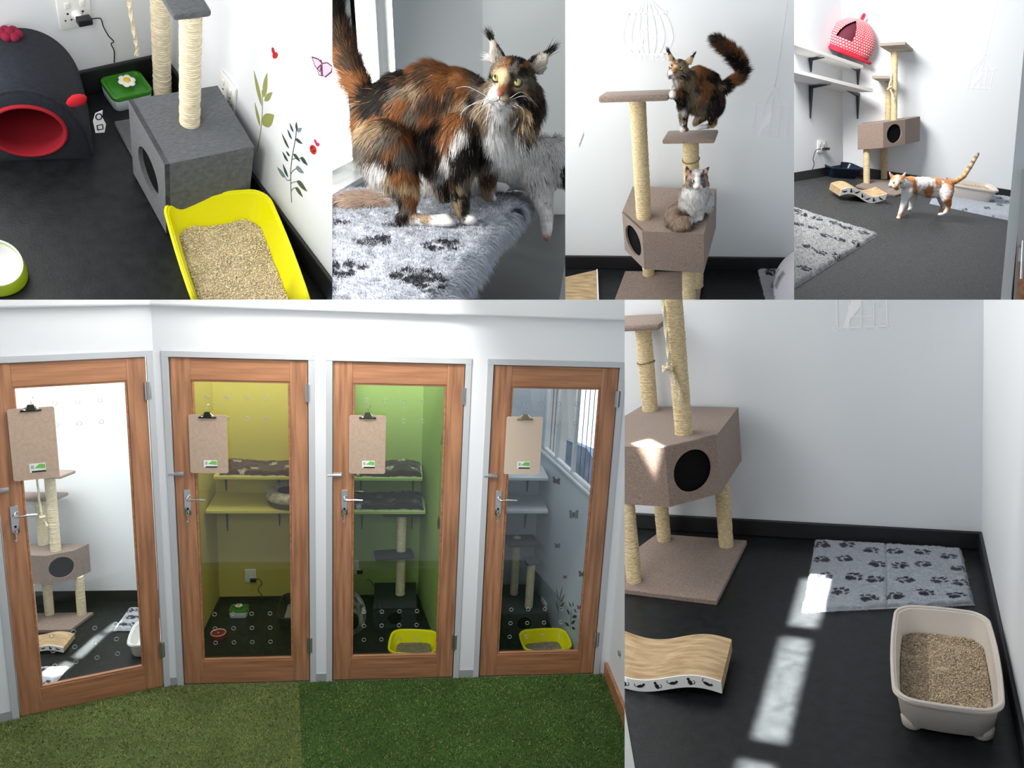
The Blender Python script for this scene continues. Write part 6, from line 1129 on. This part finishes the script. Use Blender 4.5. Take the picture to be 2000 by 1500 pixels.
for cx, cy, rx in ((1045,131,22),(1051,124,20),(1057,117,16),(1063,110,11),(1069,104,6)): mc.ell(cx, cy, .0, rx, 10, 5, .75)
mc.build('cat', 'long haired tortoiseshell cat with a white bib standing on the shaggy blanket', 'cat', .0042, 95000, .0011, .001, smooth=5, bare=[(969,153,8),(1011,161.5,9.5),(976,183,4)])
mc.eye(969,153.5,7.8,(.44,.39,.14),(-.25,-.15),(.22,.55)); mc.eye(1010.5,161.5,8.6,(.37,.33,.10),(-.3,-.15),(.20,.48))
for x_, y_, r_ in ((969,153.5,7.8),(1010.5,161.5,8.6)):
    h, n_, d = mc.hit(x_, y_); c_ = h+d*mc.R(r_)*.12-mc.base; B_ = RR[2].T; ux, uy = vec(B_[:, 0]), vec(B_[:, 1]); part('eyelid', tube(BM(), [c_+(ux*math.cos(k*.4)+uy*(math.sin(k*.4)*.80+.08*math.cos(k*.4)))*mc.R(r_*.93)-d*mc.R(1.0) for k in range(18)], mc.R(1.5), 8, 3), mat('eye_rim', (.018, .013, .010), .5), mc.t, 'all')
mc.blob('nose', [(976.5,183,5.0,3.8)], PINK, .2); mc.line('mouth', [(976,187),(975,194)], .6, LINE); mc.line('mouth', [(965,198),(970,197.5),(975,194.5),(981,198),(990,198)], .6, LINE)
for a, b, c in (((955,192),(920,205),(875,245)),((955,190),(915,170),(890,172)),((957,195),(905,215),(898,275)),((958,196),(922,222),(918,262)),((960,197),(925,235),(922,290)),((995,192),(1020,180),(1045,200)),((997,195),(1025,188),(1052,208)),((998,198),(1012,205),(1024,225)),((996,200),(1022,215),(1020,250)),((994,200),(1010,210),(1026,208))): mc.whisker(a, b, c, 0, -.07, -.04)
mc.tuft('ear_tuft', (961,76), (947,50), 70, .8, 'K', .13, -.005); mc.tuft('ear_tuft', (1070,103), (1092,80), 80, .8, 'K', .15, .0); mc.tuft('ear_hair', (962,112), (935,110), 60, .7, 'W', .22, -.012); mc.tuft('ear_hair', (1042,135), (1064,118), 160, .8, 'I', .20, -.014); mc.tuft('ear_hair', (966,118), (966,86), 130, .8, 'I', .16, -.012)
# ---------------------------------------------------------------- white cat lying behind, brown tail at the left
coat = [(700,400,'S'),(660,410,'D'),(740,395,'S'),(700,420,'E'),(680,380,'S'),(670,425,'D'),(800,380,'W'),(900,360,'W'),(990,330,'W'),(1050,320,'W'),(1060,420,'W'),(1068,450,'W'),(1068,466,'P'),(1095,300,'W'),(1085,345,'W'),(1080,365,'W'),(1107,345,'K'),(1110,335,'K'),(1104,358,'D'),(980,368,'W')]
flow = [(700,400,-1,.05,40),(660,405,-1,.15,40),(740,395,-.9,.1,30),(990,320,.1,1,26),(1050,330,.2,1,26),(1090,310,.4,.9,24),(1065,400,0,1,12),(1068,445,0,1,6),(980,366,.9,.1,6),(900,360,0,1,20)]
rd2 = Cat(2, 2.02, coat, flow, 3, foot=374)
rd2.chain((760,392,26,-.10),(725,398,26,-.12),(690,402,26,-.14),(658,407,20,-.14)); rd2.chain((760,385,34,-.05),(830,370,36,0),(900,350,38,.02),(985,330,44,.02),(1040,318,50,0),(1090,312,44,-.02)); rd2.chain((1050,345,34,-.04),(1060,385,22,-.06),(1066,420,16,-.07),(1068,445,13,-.075),(1068,458,11,-.08)); rd2.chain((930,360,13,-.05),(985,366,10,-.06)); rd2.ell(1108,340,-.06,20,22,24)
rd2.build('cat', 'white cat with a fluffy brown tail lying behind, one leg dangling', 'cat', .0055, 42000, .0015, .001, smooth=5)
# ---------------------------------------------------------------- tortoiseshell on the small platform of room 3
coat = [(1312,170,'W'),(1318,165,'W'),(1322,175,'C'),(1316,160,'W'),(1330,165,'T'),(1340,170,'T'),(1346,160,'T'),(1350,150,'T'),(1305,155,'T'),(1303,165,'G'),(1335,180,'B'),(1345,185,'G'),(1352,175,'T'),(1318,182,'W'),(1312,185,'W'),(1325,182,'O'),(1330,190,'K'),(1340,198,'K'),(1330,205,'B'),(1325,200,'K'),(1350,200,'T'),(1350,185,'T'),(1360,125,'O'),(1370,130,'O'),(1378,135,'O'),(1385,142,'B'),(1362,140,'O'),(1358,150,'O'),(1368,150,'B'),(1378,155,'O'),(1385,165,'O'),(1372,165,'O'),(1362,170,'B'),(1375,178,'O'),(1370,190,'O'),(1365,185,'T'),(1385,150,'K'),(1393,150,'K'),(1400,160,'B'),(1395,170,'K'),(1390,185,'K'),(1400,185,'K'),(1408,175,'B'),(1405,165,'T'),(1412,170,'K'),(1418,180,'B'),(1408,195,'B'),(1398,200,'K'),(1388,205,'K'),(1378,200,'G'),(1385,220,'K'),(1395,215,'K'),(1405,210,'K'),(1375,215,'T'),(1365,215,'T'),(1355,215,'G'),(1360,205,'T'),(1345,212,'G'),(1335,212,'W'),(1392,228,'K'),(1382,236,'K'),(1388,240,'K'),(1398,240,'O'),(1393,243,'C'),(1366,250,'W'),(1378,248,'W'),(1336,225,'T'),(1338,232,'K'),(1336,238,'T'),(1339,244,'K'),(1333,256,'W'),(1341,254,'O'),(1358,236,'T'),(1368,238,'B'),(1329,242,'W'),
 (1306,130,'G'),(1303,140,'G'),(1310,122,'T'),(1318,124,'O'),(1322,120,'C'),(1327,121,'K'),(1330,126,'T'),(1335,125,'G'),(1340,135,'T'),(1336,142,'G'),(1333,148,'K'),(1340,148,'B'),(1320,132,'C'),(1317,137,'O'),(1315,140,'O'),(1308,142,'W'),(1312,147,'W'),(1320,148,'C'),(1322,153,'T'),(1326,140,'T'),(1345,140,'G'),(1305,105,'K'),(1308,112,'C'),(1314,110,'K'),(1350,118,'C'),(1345,120,'C'),(1354,108,'K'),
 (1412,162,'K'),(1425,158,'O'),(1430,150,'O'),(1435,165,'O'),(1420,150,'O'),(1440,158,'B'),(1448,150,'K'),(1450,140,'K'),(1445,130,'K'),(1440,120,'K'),(1432,112,'K'),(1455,135,'B'),(1460,130,'O'),(1448,112,'O'),(1440,102,'O'),(1430,95,'O'),(1425,100,'B'),(1415,95,'B'),(1420,85,'O'),(1408,85,'B'),(1400,78,'K'),(1396,70,'B'),(1412,75,'B'),(1462,145,'B')]
flow = [(1318,165,-.1,1,26),(1340,170,.3,.95,30),(1305,155,-.4,.9,22),(1345,155,.5,.85,26),(1370,130,.7,.5,26),(1365,160,.2,.95,34),(1395,160,.6,.75,26),(1390,190,.2,1,30),(1360,205,0,1,44),(1340,205,-.1,1,30),(1405,205,.2,.95,22),(1388,232,0,1,16),(1370,249,-.8,.4,5),(1337,235,0,1,9),(1333,255,-.4,.6,4),(1314,184,-.5,.5,8),(1358,238,0,1,12),
 (1306,130,-.7,.3,10),(1318,122,-.1,-1,6),(1335,126,.5,-.6,8),(1340,142,.7,.5,12),(1320,135,0,-1,3),(1310,143,-.5,.6,4),(1320,150,.2,1,6),(1306,108,0,-1,6),(1350,115,.5,-.8,7),(1425,158,.8,-.1,46),(1450,150,.5,-.85,55),(1445,125,-.1,-1,55),(1432,105,-.6,-.8,55),(1410,85,-.75,-.6,52),(1398,76,-.8,-.4,46)]
DP = depth(3, PLAT3); c3 = Cat(3, DP, coat, flow, 3.4, 1.0, foot=255, mix=4.0)
c3.chain((1334,176,22,-.03),(1358,176,28,0),(1384,184,26,.03),(1396,200,19,.03)); c3.chain((1362,152,22,0),(1385,160,20,.03)); c3.chain((1345,165,22,-.02),(1332,150,19,-.05),(1324,135,15,-.07)); c3.chain((1355,195,18,0),(1372,205,15,.02))
c3.chain((1397,205,18,-.02),(1391,226,11,-.04),(1394,240,5.5,-.03)); c3.chain((1392,244,4.5,-.04),(1378,247,4.5,-.05),(1366,249,5.5,-.06)); c3.chain((1380,215,14,.07),(1366,232,9,.07),(1358,240,6,.06))
c3.chain((1336,195,15,-.06),(1336,220,8.5,-.07),(1337,242,6,-.08),(1337,250,5.5,-.09)); c3.ell(1333,254.5,-.10,6.5,4.5,6); c3.ell(1341,253.5,-.09,4.5,4,5); c3.chain((1338,192,13,-.08),(1328,187,9,-.13),(1318,184,8,-.16)); c3.ell(1314,184,-.17,7,8,8); c3.chain((1331,225,6,.02),(1330,241,4.5,.02))
c3.chain((1408,172,10,.03),(1424,160,9,.05),(1441,152,9.5,.06),(1448,135,10,.06),(1441,116,10,.05),(1425,98,10,.04),(1408,84,9,.03),(1400,78,7,.02))
c3.ell(1325,133,-.08,17,15.5,16); c3.ell(1311,144,-.10,8,7,8); c3.ell(1333,146,-.09,9,8,9); c3.ell(1309.5,144,-.125,5,4.2,5); c3.ell(1319,147,-.125,5,4.2,5); c3.ell(1317,152,-.12,4,3.2,4); c3.chain((1321,130,5.5,-.12),(1318,137,4,-.135),(1316,141,3.4,-.14))
for cx, cy, rx in ((1312,116,7.5),(1310,111,6),(1308.5,106.5,4.4),(1307,102,2.6)): c3.ell(cx, cy, -.085, rx, 4, 2.6)
for cx, cy, rx in ((1344.5,121,8),(1347.5,117.5,6.6),(1350.5,113.5,4.8),(1353,110,2.8)): c3.ell(cx, cy, -.08, rx, 4, 2.6, .7)
c3.build('cat', 'tortoiseshell cat with raised paw standing on the small upper platform', 'cat', .0055, 60000, .0022, .001, smooth=4, bare=[(1312,129.5,3.6),(1329.5,134,4),(1316,141.5,1.8)])
c3.eye(1312,129.6,3.9,(.48,.36,.12),(-.3,-.2),(.28,.5)); c3.eye(1329.4,134,4.2,(.44,.34,.10),(-.3,-.2),(.28,.5)); c3.blob('nose', [(1316,142,2.2,1.7)], DKNOSE, .2); c3.line('mouth', [(1313,147.5),(1315.5,146),(1319,149)], .35, LINE)
for a, b, c in (((1307,145),(1295,150),(1287,160)),((1308,146),(1298,155),(1290,166)),((1323,147),(1335,146),(1342,152)),((1323,149),(1333,152),(1338,160))): c3.whisker(a, b, c, -.12, -.13, -.12, .25)
c3.tuft('ear_tuft', (1306,102), (1302,89), 50, .5, 'K', .13, -.085); c3.tuft('ear_tuft', (1354,109), (1360,99), 50, .5, 'K', .13, -.08); c3.tuft('ear_hair', (1311,117), (1309,105), 90, .5, 'C', .2, -.105); c3.tuft('ear_hair', (1345,121), (1351,112), 90, .5, 'C', .2, -.10)
# ---------------------------------------------------------------- white cat with grey mask sitting on the box of room 3
coat = [(1350,383,'W'),(1375,385,'W'),(1360,400,'W'),(1340,380,'W'),(1390,390,'W'),(1350,415,'W'),(1367,412,'W'),(1356,432,'W'),(1367,428,'W'),(1359,375,'W'),(1364,362,'W'),(1363,350,'W'),(1362,342,'W'),(1360,335,'W'),(1352,336,'W'),(1368,334,'W'),(1358,366,'W'),(1370,367,'W'),(1348,368,'W'),(1378,366,'W'),(1347,352,'E'),(1350,356,'E'),(1344,358,'S'),(1352,345,'S'),(1345,348,'S'),(1349,361,'E'),(1373,350,'E'),(1376,356,'E'),(1379,352,'S'),(1372,344,'D'),(1377,346,'S'),(1374,361,'E'),(1342,332,'D'),(1346,336,'D'),(1344,338,'P'),(1350,335,'D'),(1340,346,'D'),(1379,333,'P'),(1375,334,'D'),(1382,330,'D'),(1380,342,'E'),(1320,402,'S'),(1315,418,'S'),(1322,430,'S'),(1335,430,'S'),(1345,438,'E'),(1330,445,'E'),(1312,430,'E'),(1325,415,'S'),(1338,420,'S'),(1334,404,'W'),(1330,385,'W')]
flow = [(1350,383,0,1,30),(1375,385,.2,1,30),(1340,385,-.4,.9,20),(1392,390,.4,.9,18),(1362,395,0,1,30),(1350,415,0,1,10),(1366,415,0,1,10),(1357,432,.2,.6,4),(1367,428,.2,.6,4),(1345,355,-.8,.4,8),(1378,355,.8,.4,8),(1360,338,0,-1,6),(1363,352,0,-1,3),(1364,364,0,.9,3),(1345,366,-.6,.8,10),(1380,366,.6,.8,10),(1344,334,-.2,-1,4),(1379,333,.3,-1,4),(1318,405,-.4,.9,36),(1315,425,-.5,.85,46),(1330,438,0,1,48),(1342,435,.5,.85,42)]
pr_ = fl(3, 1358, 434, ZB); DR = depth(3, pr_); c5 = Cat(3, DR, coat, flow, 1.8, foot=433)
c5.chain((1357,376,27,.05),(1357,388,31,.07),(1356,396,27,.09)); c5.chain((1352,398,15,.02),(1350,412,9.5,0),(1354,426,7.5,0)); c5.ell(1356,431,-.01,7,5,7); c5.chain((1367,395,13,.01),(1367,412,9,.01),(1367,423,7.5,.01)); c5.ell(1367,427,0,7,5,7); c5.chain((1378,390,16,.06),(1382,405,10,.08)); c5.chain((1362,375,20,.0),(1364,392,15,-.01))
c5.ell(1361,350,0,21,19,19); c5.ell(1349,359,-.02,10,9,10); c5.ell(1375,359,-.02,10,9,10); c5.ell(1360.5,365,-.055,6,4.8,6); c5.ell(1368,365,-.055,5.5,4.8,6); c5.ell(1364,370,-.05,4.5,3.5,5); c5.chain((1363,350,7,-.045),(1364,358,5,-.055),(1364.5,362,4,-.062))
for cx, cy, rx in ((1346,339,8.5),(1344,335,6.6),(1342.5,331,4.6),(1341,327.5,2.4)): c5.ell(cx, cy, .0, rx, 4, 2.8, .1)
for cx, cy, rx in ((1375,337,7.8),(1378,334,6),(1380.5,331,4.2),(1383,328.5,2.2)): c5.ell(cx, cy, .0, rx, 4, 2.8, .6)
c5.chain((1334,400,12,.08),(1320,408,11,.06),(1314,422,12,.01),(1324,432,12,-.03),(1337,431,11,-.05),(1346,430,8,-.05))
c5.build('cat', 'white blue-eyed cat with grey mask and fawn tail sitting on the box', 'cat', .0055, 52000, .0022, .001, smooth=4, bare=[(1354,354,3.2),(1371,354,3),(1365,366.8,2)])
c5.eye(1354,354.3,3.5,(.22,.30,.42),(.1,0),(.42,.5)); c5.eye(1371,354.3,3.2,(.20,.27,.38),(.1,0),(.42,.5)); c5.blob('nose', [(1365,365.5,2,1.5)], PINK, .2); c5.line('mouth', [(1358,370),(1361.5,370.5),(1365,368.5),(1368.5,370),(1370,369)], .35, LINE)
for a, b, c in (((1370,367),(1380,370),(1390,378)),((1370,368),(1379,374),(1387,384)),((1357,368),(1346,370),(1336,378))): c5.whisker(a, b, c, -.05, -.06, -.05, .25)
c5.tuft('ear_hair', (1345,339), (1343,330), 60, .5, 'P', .2, -.02); c5.tuft('ear_hair', (1377,337), (1381,331), 50, .5, 'P', .2, -.02)
# ---------------------------------------------------------------- white and ginger short-haired cat walking in room 4
coat = [(1776,362,'W'),(1792,345,'W'),(1794,358,'W'),(1805,357,'W'),(1805,364,'W'),(1825,368,'W'),(1822,354,'W'),(1776,372,'W'),(1841,359,'W'),(1812,344,'W'),(1767,352,'W'),(1794,370,'W'),(1800,384,'W'),(1752,346,'W'),(1752,355,'W'),(1742,362,'W'),(1760,365,'W'),(1765,370,'W'),(1770,360,'W'),(1768,378,'W'),(1778,378,'W'),(1795,352,'W'),(1800,345,'W'),(1810,350,'W'),(1800,365,'W'),(1800,378,'W'),(1826,380,'W'),(1822,360,'W'),(1845,372,'W'),(1838,372,'W'),(1852,376,'W'),(1845,385,'W'),(1840,392,'W'),(1766,395,'W'),(1760,412,'W'),(1753,428,'W'),(1778,408,'W'),(1844,403,'W'),(1838,419,'W'),(1832,420,'W'),(1846,414,'W'),(1741,355,'W'),
 (1745,345,'R'),(1742,349,'R'),(1748,342,'R'),(1759,344,'R'),(1763,348,'R'),(1755,352,'C'),(1744,353,'C'),(1748,364,'R'),(1754,366,'R'),(1751,364,'C'),(1772,346,'R'),(1779,348,'R'),(1785,352,'R'),(1788,360,'R'),(1789,368,'R'),(1787,372,'R'),(1808,372,'R'),(1814,368,'R'),(1819,374,'R'),(1812,378,'R'),(1820,367,'R'),(1829,355,'R'),(1835,360,'R'),(1833,353,'R'),(1822,345,'R'),(1832,346,'R'),(1842,348,'R'),(1850,352,'R'),(1856,356,'R'),(1859,364,'R'),(1853,386,'R'),(1850,392,'R'),(1854,400,'R'),(1853,408,'R'),(1848,396,'R'),(1763,416,'R'),(1761,422,'R'),(1839,407,'R'),(1738,340,'P'),(1768,340,'P'),
 (1864,354,'R'),(1869,352,'C'),(1873,350,'R'),(1877,347,'C'),(1881,344,'R'),(1884,340,'C'),(1887,336,'R'),(1890,332,'C'),(1893,327,'E'),(1896,322,'C'),(1899,316,'E'),(1902,312,'C'),(1905,307,'E'),(1908,303,'S'),(1911,300,'E')]
flow = [(1752,355,0,-1,3),(1742,362,-.5,.6,4),(1762,362,.5,.7,5),(1752,345,0,-1,3),(1790,350,.9,.2,8),(1800,370,.8,.5,9),(1840,355,.9,.3,8),(1820,382,.5,.9,9),(1850,375,.2,1,8),(1768,380,.1,1,7),(1762,410,0,1,4),(1853,404,0,1,4),(1838,418,-.8,.3,3),(1753,427,-.5,.5,3),(1738,340,-.2,-1,3),(1768,340,.2,-1,3),(1870,352,.8,-.5,8),(1895,325,.5,-.85,8),(1908,303,.4,-.9,7)]
DG_ = depth(4, f4(1795, 424)); cg = Cat(4, DG_, coat, flow, 1.0, foot=424)
cg.chain((1776,362,16.5,.0),(1800,363,18,.02),(1824,364,17.5,.04),(1846,366,16,.05)); cg.chain((1778,360,16,0),(1766,358,12.5,-.05),(1754,355,11,-.09)); cg.chain((1812,374,12,.02),(1840,376,11,.04))
cg.chain((1773,374,12.5,-.04),(1767,392,7.2,-.06),(1761,409,5.2,-.09),(1757,421,4.6,-.10)); cg.ell(1754,427,-.11,5.2,4,6); cg.chain((1783,376,10,.08),(1781,394,5.5,.09),(1779,405,4.4,.09)); cg.ell(1777,409,.08,4.8,3.6,5)
cg.chain((1848,374,14.5,-.02),(1849,388,9.5,-.05),(1853,400,5.6,-.03),(1851,408,4.4,-.03),(1846,415,4.2,-.05)); cg.ell(1838,419,-.07,7,3.8,6); cg.chain((1840,378,12,.10),(1840,395,6,.11),(1843,404,4.2,.12),(1838,411,4,.11))
cg.chain((1856,358,7,.05),(1868,353,5.6,.06),(1882,344,5.2,.06),(1895,325,4.6,.06),(1905,308,4.0,.06),(1910,301,3.2,.06))
cg.ell(1752,354,-.10,13.5,13,13); cg.ell(1742,361,-.11,6.5,6,7); cg.ell(1762,361,-.11,6.5,6,7); cg.ell(1748.5,365.5,-.145,4.2,3.4,4); cg.ell(1754,366,-.145,4.2,3.4,4); cg.ell(1751,369,-.14,3.4,2.4,3.5); cg.chain((1752,356,4.6,-.145),(1751.5,362,3.2,-.155))
for cx, cy, rx in ((1743,346,5.2),(1741,343,4),(1739,340,2.8),(1737.5,337.5,1.5)): cg.ell(cx, cy, -.10, rx, 2.8, 2.2, -.1)
for cx, cy, rx in ((1763,346,5.2),(1765,343,4),(1767,340,2.8),(1768.5,338,1.5)): cg.ell(cx, cy, -.10, rx, 2.8, 2.2, .2)
cg.build('cat', 'white and ginger cat with a striped raised tail walking on the grey floor', 'cat', .0075, 46000, .0042, .0014, smooth=3, lift=.12, jit=.12, bare=[(1746,357,2.2),(1758,357.4,2.2)])
cg.eye(1746,357,2.3,(.30,.16,.04),(0,0),(.5,.7)); cg.eye(1758.2,357.4,2.3,(.30,.16,.04),(0,0),(.5,.7)); cg.blob('nose', [(1750.8,365,1.5,1.2)], DKNOSE, .2); cg.line('mouth', [(1748,369),(1750.8,367.6),(1753.5,369.3)], .3, LINE)
for a, b, c in (((1746,367),(1738,369),(1731,374)),((1746,368),(1740,372),(1735,378)),((1755,367),(1763,370),(1770,374))): cg.whisker(a, b, c, -.17, -.18, -.17, .2)
# ================================================================ place every room and end it where its neighbour begins
bpy.context.view_layer.update()
PANEL = {1: dict(r=649, b=585.4), 2: dict(l=649, r=1104, b=585.4), 3: dict(r=1551, b=585.4), 4: dict(l=1551, b=585.4), 5: dict(t=585.4, r=1220), 6: dict(l=1220, t=585.4)}
Rc = RR[5].T
def planes(i):
    out = []
    for k, v in PANEL[i].items():
        a = (v-CX)/FPX if k in 'lr' else (v-CY)/FPX
        n = {'l': (1, 0, -a), 'r': (-1, 0, a), 't': (0, 1, -a), 'b': (0, -1, a)}[k]; n = Rc@np.array(n, float); out.append(n/np.linalg.norm(n))
    return out
def family(o):
    yield o
    for c in o.children: yield from family(c)
for room, top in TOPS: top.matrix_world = ROOM[room]@top.matrix_world
bpy.context.view_layer.update()
for room, top in TOPS:
    pl = planes(room)
    for o in list(family(top)):
        if o.type != 'MESH' or len(o.data.vertices) == 0: continue
        mw = np.array(o.matrix_world); n = len(o.data.vertices); co = np.empty(n*3, np.float32); o.data.vertices.foreach_get('co', co)
        P = co.reshape(-1, 3)@mw[:3, :3].T+mw[:3, 3]; bad = [p for p in pl if ((P-CAMP)@p).min() < -1e-5]
        if not bad: continue
        if all(((P-CAMP)@p).max() < 0 for p in bad[:1]) or any(((P-CAMP)@p).max() < 0 for p in bad):
            if not o.children: bpy.data.objects.remove(o); continue
        if o.data.users > 1: o.data = o.data.copy()
        if n > 40000:
            for p in bad:
                s = (P-CAMP)@p; k = s < 0; P[k] -= s[k, None]*p
            inv = np.linalg.inv(mw); o.data.vertices.foreach_set('co', (P@inv[:3, :3].T+inv[:3, 3]).astype(np.float32).ravel()); o.data.update(); continue
        bm = bmesh.new(); bm.from_mesh(o.data); M = o.matrix_world; bm.transform(M)
        for p in bad:
            r = bmesh.ops.bisect_plane(bm, geom=list(bm.verts)+list(bm.edges)+list(bm.faces), dist=1e-6, plane_co=Vector(CAMP), plane_no=Vector(p), clear_inner=True)
            ed = [e for e in r['geom_cut'] if isinstance(e, bmesh.types.BMEdge)]
            if ed and n < 20000: bmesh.ops.holes_fill(bm, edges=ed, sides=0)
        bm.transform(M.inverted()); bm.to_mesh(o.data); bm.free(); o.data.update()
bpy.context.view_layer.update()
for room, top in TOPS:                                      # a thing with nothing left inside its room
    try: nm = top.name
    except ReferenceError: continue
    if top.type == 'EMPTY' and not any(c.type == 'MESH' for c in family(top)): bpy.data.objects.remove(top)
    elif top.type == 'MESH' and len(top.data.vertices) == 0: bpy.data.objects.remove(top)
